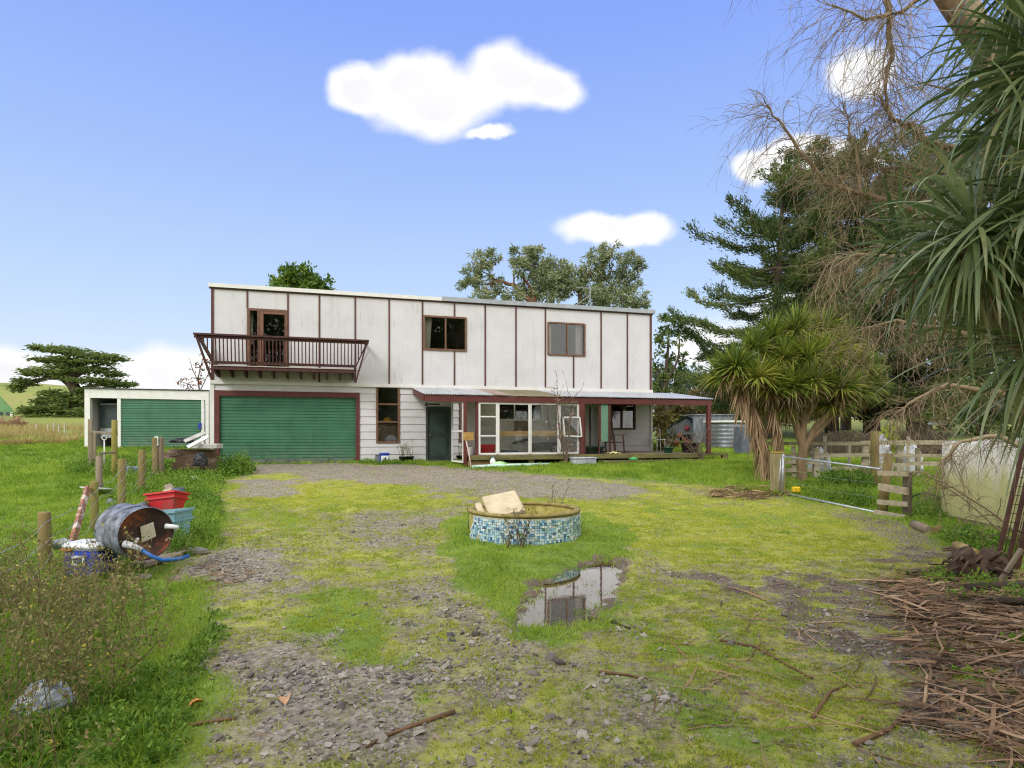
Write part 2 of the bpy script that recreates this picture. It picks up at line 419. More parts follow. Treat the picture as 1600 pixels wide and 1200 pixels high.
GTUF = wp([(1010, 930), (1120, 960), (1250, 985), (1340, 1060), (1340, 1190), (1060, 1190), (960, 1040)])
MUD2 = wp([(1300, 800), (1400, 815), (1480, 845), (1440, 865), (1370, 840)])
LITTER = wp([(1375, 915), (1450, 890), (1500, 895), (1600, 905)]) + [(5.2, 6.3), (5.2, 2.2), (2.65, 2.3)] + wp([(1420, 1130), (1440, 1050), (1400, 980)])
LITTER2 = wp([(1100, 772), (1140, 762), (1215, 762), (1240, 775), (1180, 782), (1120, 780)])
WEEDS = wp([(0, 915), (60, 918), (170, 918), (235, 932), (245, 985), (225, 1040), (180, 1090), (130, 1150)]) + [(-1.9, 2.4), (-4.0, 2.4)] + [(-5.6, 5.5)]

def masks(x, y):
    n1 = fbm(x * 1.1, y * 1.1, 21, 4) - .5; n2 = fbm(x * 3.5, y * 3.5, 22, 4) - .5; n3 = fbm(x * .45, y * .45, 23, 3) - .5
    def m(poly, soft, nz=.5): return sst(poly_sd(x, y, poly) + n1 * nz + n2 * nz * .6, -soft, soft)
    drive = m(DRIVE, .35, .9)
    gr = np.maximum.reduce([m(G_NEAR, .5, 1.3) * .92, m(G_HOUSE, .6, 1.6) * .95, m(G_PATCH, .3, .7) * .85, m(G_LEFT, .3, .8) * .9, m(G_MID, .6, 1.4) * .55, m(G_RIGHT, .8, 1.6) * .30, m(TRK2, .5, 1.0) * .30])
    gr = np.clip(gr + .35 * sst(n1 + n2, .06, .3) - .28 * sst(n2 - n1, .02, .22), 0, 1) * drive
    isle = m(ISLE, .12, .5); tuft = m(TUFT, .25, .8)
    track = m(TRACK, .3, .7) * .62
    mud = np.maximum(m(MUD, .45, 2.0) * sst(n1 * 1.3 + n2 * 1.3 + .02, -.14, .2) * .9, m(MUD2, .3, 1.0) * .5)
    rim_ = np.where((y < 11) & (x > -2) & (x < 4), sst(poly_sd(x, y, PUD) + .25 * n2, -.16, -.02), 0); mud = np.maximum(mud, rim_ * .9)
    mossb = m(MOSS_B, .4, 1.3)
    grass = np.clip(1 - drive + isle + tuft * .9 + .6 * sst(n3 + n2 * .9, .0, .22) * drive, 0, 1)
    bare = np.clip(np.maximum(np.maximum(gr, track * .85), mud), 0, 1) * (1 - isle * .95)
    gt_ = m(GTUF, .5, 1.2) * sst(n2 + .5 * n1, -.16, .10); grass = np.maximum(grass, gt_ * .85)
    grass = grass * (1 - np.maximum(np.maximum(gr * .85, track), mud * .85) * (1 - isle))
    moss = np.clip(.62 + .4 * mossb + n2 * .6, 0, 1) * drive * (1 - isle) * (1 - bare * .7)
    lush = np.clip(isle + (1 - drive), 0, 1)
    return drive, bare, grass, moss, mud, lush, mossb

def axis(segs):
    o = []
    for a, b, st in segs: o += list(np.arange(a, b - 1e-6, st))
    return o
def geo(a, b, st, g):
    o = [a]; s = st
    while o[-1] < b: o.append(o[-1] + s); s *= g
    return o
gx = [-v for v in geo(9, 1500, .3, 1.16)[::-1]][:-1] + axis([(-9, -1.2, .11), (-1.2, 2.6, .055), (2.6, 9, .11)]) + geo(9, 1500, .3, 1.16)
gy = [-v for v in geo(0, 60, .6, 1.3)[::-1]][:-1] + axis([(0, 2, .25), (2, 4.8, .1), (4.8, 8.6, .055), (8.6, 16, .1), (16, 26, .2)]) + geo(26, 2000, .4, 1.09)
gx = np.array(gx); gy = np.array(gy); XX, YY = np.meshgrid(gx, gy); ZZ = gz(XX, YY)
_dr, _ba, _gr, _mo, _mu, _lu, _mb = masks(XX.ravel(), YY.ravel())
nx_, ny_ = len(gx), len(gy)
ii = (np.arange(ny_ - 1)[:, None] * nx_ + np.arange(nx_ - 1)[None]).ravel()
Fq = np.stack([ii, ii + 1, ii + 1 + nx_, ii + nx_], 1)

def ground_mat():
    m, nt, N, L, bs = nodes('earth')
    co = objco(nt); a = lambda n: attr(nt, n)
    big = noise(nt, co, .35, 4); mid = noise(nt, co, 2.2, 6, .65); fine = noise(nt, co, 16, 6, .7); vf = noise(nt, co, 70, 4, .7)
    # stones
    vo = N.new('ShaderNodeTexVoronoi'); vo.inputs['Scale'].default_value = 34; L.new(co, vo.inputs['Vector'])
    stone = ramp(nt, math_(nt, 'ADD', math_(nt, 'MULTIPLY', vo.outputs['Color'], .55), math_(nt, 'MULTIPLY', fine, .5)), [(.25, C(86, 79, 70)), (.5, C(140, 131, 120)), (.75, C(180, 171, 158))])
    earth = ramp(nt, mid, [(.3, C(92, 80, 62)), (.55, C(134, 120, 98)), (.75, C(160, 146, 122))])
    mudc = ramp(nt, mid, [(.3, C(74, 60, 48)), (.6, C(116, 98, 82))])
    mossc = ramp(nt, math_(nt, 'ADD', math_(nt, 'MULTIPLY', mid, .6), math_(nt, 'MULTIPLY', fine, .4)), [(.30, C(106, 106, 58)), (.45, C(146, 148, 66)), (.62, C(170, 170, 70)), (.8, C(182, 178, 92))])
    grassc = ramp(nt, math_(nt, 'ADD', math_(nt, 'MULTIPLY', mid, .5), math_(nt, 'MULTIPLY', fine, .5)), [(.3, C(76, 92, 40)), (.5, C(110, 132, 50)), (.7, C(136, 154, 64))])
    farc = ramp(nt, noise(nt, co, .05, 6, .6), [(.35, C(122, 132, 64)), (.55, C(140, 146, 74)), (.7, C(150, 140, 88))])
    col = mix(nt, mrange(nt, vf, .42, .6), earth, stone)
    mossa = math_(nt, 'ADD', a('m_moss'), math_(nt, 'MULTIPLY', math_(nt, 'SUBTRACT', math_(nt, 'ADD', mid, fine), 1.0), 1.5))
    col = mix(nt, math_(nt, 'MULTIPLY', mrange(nt, mossa, .28, .72), .92), col, mossc)
    ga = math_(nt, 'ADD', a('m_grass'), math_(nt, 'MULTIPLY', math_(nt, 'SUBTRACT', math_(nt, 'ADD', mid, fine), 1.0), 1.1))
    col = mix(nt, mrange(nt, ga, .26, .70), col, grassc)
    ba = math_(nt, 'ADD', a('m_bare'), math_(nt, 'MULTIPLY', math_(nt, 'SUBTRACT', math_(nt, 'ADD', mid, fine), 1.0), 1.3))
    col = mix(nt, mrange(nt, ba, .30, .78), col, mix(nt, mrange(nt, fine, .4, .6), stone, mix(nt, .5, earth, stone)))
    mu = math_(nt, 'ADD', a('m_mud'), math_(nt, 'MULTIPLY', math_(nt, 'SUBTRACT', fine, .5), 1.4))
    col = mix(nt, mrange(nt, mu, .35, .65), col, mix(nt, mrange(nt, fine, .46, .72, 0, .55), mudc, stone))
    col = mix(nt, a('m_far'), col, farc)
    L.new(col, bs.inputs['Base Color'])
    L.new(mrange(nt, mu, .3, .7, .9, .55), bs.inputs['Roughness']); bs.inputs['Specular IOR Level'].default_value = .25
    h = math_(nt, 'ADD', math_(nt, 'MULTIPLY', fine, .6), math_(nt, 'MULTIPLY', vo.outputs['Distance'], .5)); h = math_(nt, 'ADD', h, math_(nt, 'MULTIPLY', vf, .3))
    bump(nt, h, bs, .6, .03)
    return m
far_ = sst(YY.ravel(), 28, 55)
g_ = npmesh('ground', np.stack([XX, YY, ZZ], -1).reshape(-1, 3), Fq, ground_mat(), None, {'m_bare': _ba, 'm_grass': _gr, 'm_moss': _mo, 'm_mud': _mu, 'm_far': far_}, True)
tag(g_, kind='structure')

# puddle
def water_mat():
    m, nt, N, L, bs = nodes('puddle_water')
    bs.inputs['Base Color'].default_value = C(92, 84, 72); bs.inputs['Roughness'].default_value = .015; bs.inputs['IOR'].default_value = 1.33; bs.inputs['Specular IOR Level'].default_value = .5
    tr = N.new('ShaderNodeBsdfTransparent'); tr.inputs[0].default_value = (.62, .56, .46, 1); gl = N.new('ShaderNodeBsdfGlossy'); gl.inputs['Roughness'].default_value = .012
    lw = N.new('ShaderNodeFresnel'); lw.inputs[0].default_value = 1.33
    b = N.new('ShaderNodeBump'); b.inputs['Strength'].default_value = .03; b.inputs['Distance'].default_value = .01; L.new(noise(nt, objco(nt), 9, 3), b.inputs['Height'])
    L.new(b.outputs[0], gl.inputs['Normal'])
    ms = N.new('ShaderNodeMixShader'); L.new(math_(nt, 'MULTIPLY', lw.outputs[0], 3.0, True), ms.inputs[0])
    df = N.new('ShaderNodeBsdfDiffuse'); df.inputs[0].default_value = C(112, 100, 86); m2 = N.new('ShaderNodeMixShader'); m2.inputs[0].default_value = .45
    L.new(tr.outputs[0], m2.inputs[1]); L.new(df.outputs[0], m2.inputs[2]); L.new(m2.outputs[0], ms.inputs[1]); L.new(gl.outputs[0], ms.inputs[2])
    L.new(ms.outputs[0], N['Material Output'].inputs[0]); return m
_px = np.arange(-1.0, 2.6, .06); _py = np.arange(4.6, 8.9, .06); WX, WY = np.meshgrid(_px, _py)
ok = (poly_sd(WX, WY, PUD) > -.55)
nw = len(_px); ww = (np.arange(len(_py) - 1)[:, None] * nw + np.arange(nw - 1)[None]).ravel(); okr = ok.ravel()
Wf = np.stack([ww, ww + 1, ww + 1 + nw, ww + nw], 1); Wf = Wf[okr[Wf].all(1)]
Wz = gz(WX, WY).ravel(); Wf = Wf[(Wz[Wf] < WATER_Z + .02).any(1)]
w_ = npmesh('puddle', np.stack([WX, WY, np.full(WX.shape, WATER_Z)], -1).reshape(-1, 3), Wf, water_mat(), None, None, True); tag(w_, kind='structure')
# ================= the house =================
D0, D1 = 20.0, 24.47
P0x, P0y = (330 - 800) / F * D0, D0
_x1 = (1018 - 800) / F * D1
HL = math.hypot(_x1 - P0x, D1 - D0); TH = math.atan2(D1 - D0, _x1 - P0x); cT, sT = math.cos(TH), math.sin(TH); FZ = .62
def fl(px, py, b=0.0):
    """photo point -> house coordinates (along the front, height above floor) on the plane b behind the front wall"""
    u = (px - 800) / F; ox = P0x - b * sT; oy = P0y + b * cT
    s = (u * oy - ox) / (cT - u * sT); D = oy + s * sT
    return s, H - (py - HY) / F * D - FZ
def S(px, b=0.0): return fl(px, HY, b)[0]
def Zf(px, py, b=0.0): return fl(px, py, b)[1]
def hw(s, b, z): return Vector((P0x + s * cT - b * sT, P0y + s * sT + b * cT, z + FZ))

M_BOARD = surf('white_weatherboard', C(209, 206, 207), C(201, 197, 196), 3, .55, C(180, 178, 160), 2.2, (.60, .85), .06, .003)
def panel_mat():
    m, nt, N, L, bs = nodes('white_panel')
    co = objco(nt); st = objco(nt, (7, 7, .5))
    col = mix(nt, mrange(nt, noise(nt, co, 1.1, 5), .35, .7), C(211, 208, 209), C(201, 198, 199))
    col = mix(nt, mrange(nt, noise(nt, st, 1.0, 6, .7), .56, .8, 0, .5), col, C(172, 166, 156))
    spk = math_(nt, 'MULTIPLY', mrange(nt, noise(nt, co, 26, 3, .6), .60, .70), mrange(nt, noise(nt, co, 1.7, 4), .46, .66))
    col = mix(nt, math_(nt, 'MULTIPLY', spk, .55), col, C(140, 134, 122))
    spk2 = math_(nt, 'MULTIPLY', mrange(nt, noise(nt, co, 13, 5, .75), .64, .70), mrange(nt, noise(nt, co, .9, 3), .50, .62))
    col = mix(nt, math_(nt, 'MULTIPLY', spk2, .85), col, C(112, 108, 98))
    st3 = objco(nt, (16, 16, 1.1)); sk3 = math_(nt, 'MULTIPLY', mrange(nt, noise(nt, st3, 1.4, 6, .75), .56, .70), mrange(nt, noise(nt, co, .55, 3), .50, .62)); col = mix(nt, math_(nt, 'MULTIPLY', sk3, .6), col, C(110, 108, 98))
    L.new(col, bs.inputs['Base Color']); bs.inputs['Roughness'].default_value = .55; bs.inputs['Specular IOR Level'].default_value = .3
    bump(nt, noise(nt, co, 60, 4), bs, .08, .003); return m
M_PANEL = panel_mat()
M_BROWN = surf('brown_timber', C(96, 58, 46), C(74, 46, 38), 6, .6, C(128, 96, 78), 9, (.6, .8), .2, .003, stretch=(1, 1, .2))
M_MAROON = surf('maroon_paint', C(104, 52, 48), C(88, 44, 42), 5, .5, C(134, 92, 82), 7, (.62, .8), .1, .003)
M_DARKBR = surf('dark_brown_timber', C(82, 44, 36), C(58, 34, 30), 7, .55, C(112, 74, 60), 8, (.62, .8), .2, .003)
M_WINBR = surf('window_brown', C(122, 88, 66), C(98, 68, 52), 7, .6, C(156, 130, 104), 9, (.6, .8), .2, .003)
M_WHITE = surf('white_paint', C(226, 224, 220), C(214, 212, 206), 4, .5, C(180, 176, 164), 6, (.62, .8), .05, .002)
M_GREYM = surf('grey_flashing', C(166, 170, 174), C(150, 154, 158), 4, .45, C(128, 126, 122), 6, (.6, .8), .05, .002, metal=.2)
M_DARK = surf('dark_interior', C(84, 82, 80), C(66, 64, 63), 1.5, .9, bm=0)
M_CURT = surf('cream_curtain', C(226, 220, 200), C(206, 200, 178), 3, .8, bm=.2, stretch=(6, 6, .6))
def green_door_mat():
    m, nt, N, L, bs = nodes('green_roller')
    co = objco(nt); st = objco(nt, (3, 3, .35))
    col = mix(nt, mrange(nt, noise(nt, co, 1.4, 5), .35, .65), C(66, 118, 90), C(54, 102, 76))
    col = mix(nt, mrange(nt, noise(nt, st, 1.3, 6, .7), .55, .8, 0, .5), col, C(88, 132, 104))
    t = N.new('ShaderNodeTexCoord'); sp = N.new('ShaderNodeSeparateXYZ'); L.new(t.outputs['Object'], sp.inputs[0])
    low = math_(nt, 'MULTIPLY', mrange(nt, sp.outputs[2], .8, .0), mrange(nt, noise(nt, co, 5, 6, .7), .38, .6))
    col = mix(nt, math_(nt, 'MULTIPLY', low, .8), col, C(104, 122, 102))
    L.new(col, bs.inputs['Base Color']); bs.inputs['Roughness'].default_value = .42; bump(nt, noise(nt, co, 30, 4), bs, .05, .002); return m
M_GREEN = green_door_mat()
def corr_mat(name, a, b, rust=None, rl=.6):
    m, nt, N, L, bs = nodes(name); co = objco(nt); st = objco(nt, (2.5, .4, 1))
    col = mix(nt, mrange(nt, noise(nt, st, 1.5, 5), .35, .65), a, b)
    if rust: col = mix(nt, mrange(nt, noise(nt, st, .8, 6, .65), rl, rl + .14), col, rust)
    L.new(col, bs.inputs['Base Color']); bs.inputs['Metallic'].default_value = .35; bs.inputs['Roughness'].default_value = .42; return m
M_ROOF = corr_mat('corrugated_zinc', C(196, 200, 206), C(172, 174, 178), C(168, 132, 112), .60)
M_ROOFC = corr_mat('translucent_sheet', C(214, 208, 184), C(194, 188, 162), C(160, 150, 120), .66)
GL = glass(); GLC = glass('screen_glass', (.97, .99, .98, 1), .36)

house = empty('house', 'two-storey white house with brown battens, timber balcony and green garage door', 'house', (P0x, P0y, FZ), TH)
sL0 = 0.0
z_mid = Zf(608, 601); z_top = Zf(330, 451)
# openings on the lower wall  (s0,s1,z0,z1)
def rect(x0, x1, y0, y1, b=0.0):
    xm = (x0 + x1) / 2; return [S(x0, b), S(x1, b), Zf(xm, y1, b), Zf(xm, y0, b)]
GAR = rect(336, 561, 612, 721); GAR[2] = 0
TALL = rect(588, 624, 604, 692); DOOR = rect(666, 704, 636, 721); DOOR[2] = 0
KIT = rect(777, 848, 626, 657); WIN3 = rect(953, 992, 631, 671)
low_h = [GAR, TALL, DOOR, KIT, WIN3]
mb = MB(); bh = .265; z = 0.0
while z < z_mid - .02:
    zt = min(z + bh, z_mid)
    cuts = sorted({z, zt} | {q for h in low_h for q in (h[2], h[3]) if z < q < zt})
    for a, b_ in zip(cuts[:-1], cuts[1:]):
        segs = [(0.0, HL)]
        for h in low_h:
            if h[2] <= a + 1e-6 and h[3] >= b_ - 1e-6:
                ns = []
                for s0, s1 in segs:
                    if h[1] <= s0 or h[0] >= s1: ns.append((s0, s1)); continue
                    if h[0] > s0: ns.append((s0, h[0]))
                    if h[1] < s1: ns.append((h[1], s1))
                segs = ns
        oa = .024 * (1 - (a - z) / bh); ob = .024 * (1 - (b_ - z) / bh)
        for s0, s1 in segs:
            mb.add([(s0, -oa, a), (s1, -oa, a), (s1, .12, a), (s0, .12, a), (s0, -ob, b_), (s1, -ob, b_), (s1, .12, b_), (s0, .12, b_)],
                   [(0, 3, 2, 1), (4, 5, 6, 7), (0, 1, 5, 4), (1, 2, 6, 5), (2, 3, 7, 6), (3, 0, 4, 7)])
    z = zt
HD = 8.5
mb.box((0, .12, 0), (.12, HD, z_mid)); mb.box((HL - .12, .12, 0), (HL, HD, z_mid)); mb.box((.12, HD - .12, 0), (HL - .12, HD, z_mid))
mb.build('lower_wall', M_BOARD, house)
# corner board with notched look at the garage end
for a_, b_, c_ in ((-.03, .10, 0), (HL - .06, HL + .03, .3)):
    mb = MB(); mb.box((a_, -.045, c_), (b_, -.026, z_mid)); mb.build('corner_board', M_WHITE, house)
# upper wall
BAL = rect(387, 449, 484, 582); BAL[2] = z_mid + .36
W1 = rect(661, 728, 495, 548); W2 = rect(855, 913, 505, 556)
up_h = [BAL, W1, W2]; UB = -.05
ss = sorted({0.0, HL} | {q for h in up_h for q in h[:2]}); zs = sorted({z_mid, z_top} | {q for h in up_h for q in h[2:]})
mb = MB()
for s0, s1 in zip(ss[:-1], ss[1:]):
    for a, b_ in zip(zs[:-1], zs[1:]):
        if any(h[0] <= s0 + 1e-6 and h[1] >= s1 - 1e-6 and h[2] <= a + 1e-6 and h[3] >= b_ - 1e-6 for h in up_h): continue
        mb.box((s0, UB, a), (s1, .12, b_))
mb.box((0, .12, z_mid), (.12, HD, z_top)); mb.box((HL - .12, .12, z_mid), (HL, HD, z_top)); mb.box((.12, HD - .12, z_mid), (HL - .12, HD, z_top))
mb.build('upper_wall', M_PANEL, house)
mb = MB(); mb.box((-.02, UB - .035, z_mid - .10), (HL + .02, UB - .002, z_mid + .015)); mb.build('ledge_board', M_WHITE, house)
# battens
def batten(px, za, zb, w=.05):
    s = S(px, UB); b = MB(); b.box((s - w / 2, UB - .028, za), (s + w / 2, UB - .001, zb)); return b.build('batten', M_BROWN, house)
zb0 = z_mid + .02
for px in (499, 555, 608, 660, 758, 806, 852, 939, 980): batten(px, zb0 - (.06 if px > 600 else 0), z_top)
batten(332, zb0, z_top, .08); batten(1016.5, zb0, z_top, .08)
batten(386.5, BAL[3], z_top); batten(450, zb0 + .3, z_top)
batten(710, W1[3], z_top); batten(710, zb0 - .06, W1[2] - .02); batten(896, zb0 - .06, W2[2] - .02)
mb = MB(); mb.box((-.05, UB - .03, z_top - .012), (HL + .03, UB + .02, z_top + .035)); mb.build('eave_trim', M_BROWN, house)
sF = S(690, -.1)
mb = MB(); mb.box((-.06, UB - .10, z_top + .035), (sF, UB + .03, z_top + .16)); mb.build('white_fascia', M_WHITE, house)
mb = MB(); mb.box((sF, UB - .115, z_top + .035), (HL + .08, UB + .03, z_top + .185)); mb.build('grey_fascia', M_GREYM, house)
mb = MB(); mb.prism([(-.02, z_top + .04), (HL + .02, z_top + .04), (HL + .02, z_top + .10), (-.02, z_top + .10)], UB + .03, HD); mb.build('roof', M_GREYM, house)
mb = MB(); mb.tube([(S(524), .25, z_top + .05), (S(524), .25, z_top + .30)], .045, 8); mb.build('vent_pipe', M_GREYM, house)
sA = S(922, .8); zA = z_top + .1
mb = MB(); mb.tube([(sA, .8, zA), (sA, .8, zA + 1.05)], .018, 6); mb.tube([(sA, .8, zA + .72), (sA - 1.0, .9, zA)], .013, 5); mb.tube([(sA, .8, zA + .72), (sA + .3, 1.2, zA)], .013, 5)
mb.tube([(sA - .6, .8, zA + 1.0), (sA + .15, .8, zA + 1.0)], .01, 5)
for k in range(5): mb.tube([(sA - .55 + k * .15, .62, zA + 1.0), (sA - .55 + k * .15, .98, zA + 1.0)], .007, 4)
mb.build('aerial', M_GREYM, house)

# rooms behind the glass (open boxes)
def room(name, r, depth, mat, b0=.13, grow=.25):
    s0, s1, a, b_ = r; s0 -= grow; s1 += grow; a -= grow; b_ += grow; q = MB()
    v = [(s0, b0, a), (s1, b0, a), (s1, b0, b_), (s0, b0, b_), (s0, depth, a), (s1, depth, a), (s1, depth, b_), (s0, depth, b_)]
    q.add(v, [(4, 5, 6, 7), (0, 1, 5, 4), (3, 7, 6, 2), (0, 4, 7, 3), (1, 2, 6, 5)]); return q.build(name, mat, house)
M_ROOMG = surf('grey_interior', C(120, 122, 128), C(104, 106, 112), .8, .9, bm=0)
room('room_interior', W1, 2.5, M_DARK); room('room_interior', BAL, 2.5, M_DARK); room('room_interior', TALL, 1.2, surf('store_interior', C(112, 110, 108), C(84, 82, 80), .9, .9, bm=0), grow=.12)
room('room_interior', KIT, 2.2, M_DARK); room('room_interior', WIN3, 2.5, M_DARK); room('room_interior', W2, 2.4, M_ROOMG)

def window(r, b, fw, mats, mull=(), trans=(), name='window', pane=GL, fd=.05, sill=True, parent=None):
    """frame with mullions/transoms; panes as children"""
    s0, s1, a, b_ = r; f = MB()
    f.box((s0 - .01, b - fd, a), (s0 + fw, b + .03, b_)); f.box((s1 - fw, b - fd, a), (s1 + .01, b + .03, b_))
    f.box((s0 + fw, b - fd + .004, b_ - fw), (s1 - fw, b + .03, b_ + .01)); f.box((s0 + fw, b - fd + .004, a - .01), (s1 - fw, b + .03, a + fw))
    for m in mull: f.box((m - fw * .5, b - fd + .008, a + fw), (m + fw * .5, b + .026, b_ - fw))
    for t in trans: f.box((s0 + fw, b - fd + .010, t - fw * .45), (s1 - fw, b + .024, t + fw * .45))
    o = f.build(name, mats, parent or house)
    ps = [s0 + fw] + list(mull) + [s1 - fw]; ts = [a + fw] + list(trans) + [b_ - fw]
    for i in range(len(ps) - 1):
        for j in range(len(ts) - 1):
            q = MB(); q.box((ps[i], b - .004, ts[j]), (ps[i + 1], b + .002, ts[j + 1])); q.build('pane', pane, o)
    return o
def curtain(s0, s1, z0, z1, b=.2, n=10, mat=M_CURT, lean=0, parent=house):
    q = MB(); vs = []; 
    for i in range(n + 1):
        t = i / n; y = b + .03 * math.sin(i * 2.1)
        vs += [(s0 + (s1 - s0) * t * (1 - lean), y, z0), (s0 + (s1 - s0) * t, y, z1)]
    q.add(vs, [(2 * i, 2 * i + 2, 2 * i + 3, 2 * i + 1) for i in range(n)], True); return q.build('curtain', mat, parent)
window(W1, UB, .055, M_WINBR, [(W1[0] + W1[1]) / 2 + .02]); curtain(W1[0] + .02, W1[0] + .36, W1[2], W1[3], lean=.25)
window(W2, UB, .05, M_WINBR, [(W2[0] + W2[1]) / 2 + .02]); curtain(W2[0] + .02, W2[0] + .24, W2[2], W2[3]); curtain(W2[1] - .28, W2[1] - .02, W2[2], W2[3]); 
o = window(BAL, UB, .07, M_WINBR, [S(404, UB)], name='balcony_door'); 
q = MB(); q.box((S(404) + .05, UB - .062, BAL[2]), (S(412), UB + .01, BAL[3] - .08)); q.box((S(445), UB - .062, BAL[2]), (BAL[1] - .07, UB + .01, BAL[3] - .08)); q.box((S(412), UB - .058, BAL[3] - .16), (S(445), UB + .01, BAL[3] - .08)); q.build('door_sash', surf('sash_brown', C(128, 88, 68), C(112, 76, 60), 7, .55), o)
curtain(BAL[0] + .03, BAL[0] + .14, BAL[2] + .9, BAL[3] - .05)
h3 = (TALL[3] - TALL[2])
window(TALL, 0, .06, M_WINBR, [], [TALL[2] + h3 * .375, TALL[2] + h3 * .685], name='tall_window')
window(KIT, 0, .05, M_WHITE, [KIT[0] + (KIT[1] - KIT[0]) * .37, KIT[0] + (KIT[1] - KIT[0]) * .71], name='kitchen_window')
curtain(KIT[0] + .05, KIT[1] - .05, KIT[3] - .14, KIT[3], .22, 30)
window(WIN3, 0, .06, M_BROWN, [WIN3[0] + (WIN3[1] - WIN3[0]) * .46], name='side_window', fd=.06)
curtain(WIN3[1] - .32, WIN3[1] - .20, WIN3[2] + .1, WIN3[3] - .1, .35, 5, M_CURT)
# front door
q = MB(); q.box((DOOR[0] + .05, .02, .05), (DOOR[1] - .05, .07, DOOR[3] - .06))
dr = q.build('front_door', surf('dark_green_door', C(58, 70, 66), C(46, 58, 54), 3, .4, C(76, 84, 76), 2, (.55, .8), .05), house)
q = MB(); dw = DOOR[1] - DOOR[0]
q.box((DOOR[0] + .17, .008, 1.0), (DOOR[1] - .17, .021, DOOR[3] - .2)); q.box((DOOR[0] + .17, .008, .2), (DOOR[1] - .17, .021, .85)); q.build('door_panel', surf('door_inset', C(70, 84, 80), C(54, 68, 66), 2, .3), dr)
q = MB(); q.lathe([(.0, -.05), (.03, -.045), (.035, -.02), (.015, -.005), (.015, .0)], 12, Matrix.Translation((DOOR[0] + .14, .02, .93)) @ Matrix.Rotation(rad(-90), 4, 'X')); q.build('door_knob', surf('brass', C(170, 140, 80), C(140, 112, 60), 6, .3, metal=.9), dr)
q = MB(); q.box((DOOR[0] - .02, -.04, 0), (DOOR[0] + .05, .05, DOOR[3])); q.box((DOOR[1] - .05, -.04, 0), (DOOR[1] + .02, .05, DOOR[3])); q.box((DOOR[0] + .05, -.036, DOOR[3] - .06), (DOOR[1] - .05, .05, DOOR[3] + .02)); q.box((DOOR[0], -.12, -.02), (DOOR[1], .07, .048)); q.build('door_frame', surf('door_frame_paint', C(78, 84, 80), C(62, 66, 62), 4, .5), house)
# garage
q = MB(); fw = .13
gi = [S(343), S(556), 0, Zf(450, 620)]
q.box((GAR[0] - .02, -.05, 0), (gi[0], .09, GAR[3] + .01)); q.box((gi[1], -.05, 0), (GAR[1] + .02, .09, GAR[3] + .01)); q.box((gi[0], -.046, gi[3]), (gi[1], .09, GAR[3] + .006)); q.build('garage_door_frame', M_MAROON, house)
def roller(s0, s1, z0, z1, b, pitch=.105, parent=house, name='garage_door', dip=.018):
    q = MB(); pr = []; z = z0
    while z < z1 - 1e-4:
        jd = R.uniform(-.003, .003); jz = R.uniform(-.04, .04)
        for t, d in ((0, 0), (.08 + jz * .5, dip + jd), (.30 + jz, dip + jd), (.38 + jz, jd * .5), (.98, 0)):
            zz = z + t * pitch
            if zz <= z1: pr.append((zz, b + d))
        z += pitch
    pr.append((z1, b)); vs = []
    for z, y in pr: vs += [(s0, y, z), (s1, y, z)]
    q.add(vs, [(2 * i, 2 * i + 1, 2 * i + 3, 2 * i + 2) for i in range(len(pr) - 1)])
    q.box((s0, b + .022, z0), (s1, b + .05, z1)); return q.build(name, M_GREEN, parent)
roller(gi[0], gi[1], .14, gi[3], .04)
q = MB(); q.box((gi[0], .028, .0), (gi[1], .085, .14)); q.build('door_bottom_rail', surf('grey_green_rail', C(104, 116, 100), C(84, 92, 82), 5, .6, C(60, 60, 54), 5), house)
# balcony
BB, BT = -.95, -1.12
s0b, s1b = S(334, BB), S(553, BB); s0t, s1t = S(304, BT), S(575, BT)
zr = Zf(440, 527, BT); zf_ = Zf(440, 574, BB); 
bal = MB(); bal.box((s0b, BB, zf_ - .05), (s1b, UB - .002, zf_ + .0))
balc = bal.build('balcony', surf('balcony_floor', C(120, 108, 96), C(92, 84, 74), 5, .7), house)
q = MB(); q.beam((s0t - .03, BT, zr), (s1t + .03, BT, zr), .13, .055); q.build('handrail', M_DARKBR, balc)
q = MB(); q.beam((s0t - .02, BT + .03, zr - .07), (s1t + .02, BT + .03, zr - .07), .04, .09); q.build('top_rail', M_DARKBR, balc)
q = MB(); q.beam((s0b - .06, BB - .02, zf_ + .10), (s1b + .06, BB - .02, zf_ + .10), .045, .085); q.build('bottom_rail', M_DARKBR, balc)
q = MB(); q.beam((s0b - .02, BB - .02, zf_ - .06), (s1b + .02, BB - .02, zf_ - .06), .045, .13); q.build('edge_beam', M_DARKBR, balc)
q = MB(); q.box((s0b - .0, BB - .075, zf_ - .012), (s1b, BB - .045, zf_ + .012)); q.build('floor_edge', surf('pale_board', C(196, 184, 174), C(170, 158, 148), 6, .7), balc)
nb_ = 38
for i in range(nb_):
    t = (i + .5) / nb_; q = MB(); sb = s0b + .02 + (s1b - s0b - .04) * t
    st_ = s0b + .02 + (s1b - s0b - .04) * t
    q.beam((sb, BB - .045, zf_ + .06), (st_, BT + .05 - .04, zr - .03), .034, .034, (0, 1, 0)); q.build('baluster', M_DARKBR, balc)
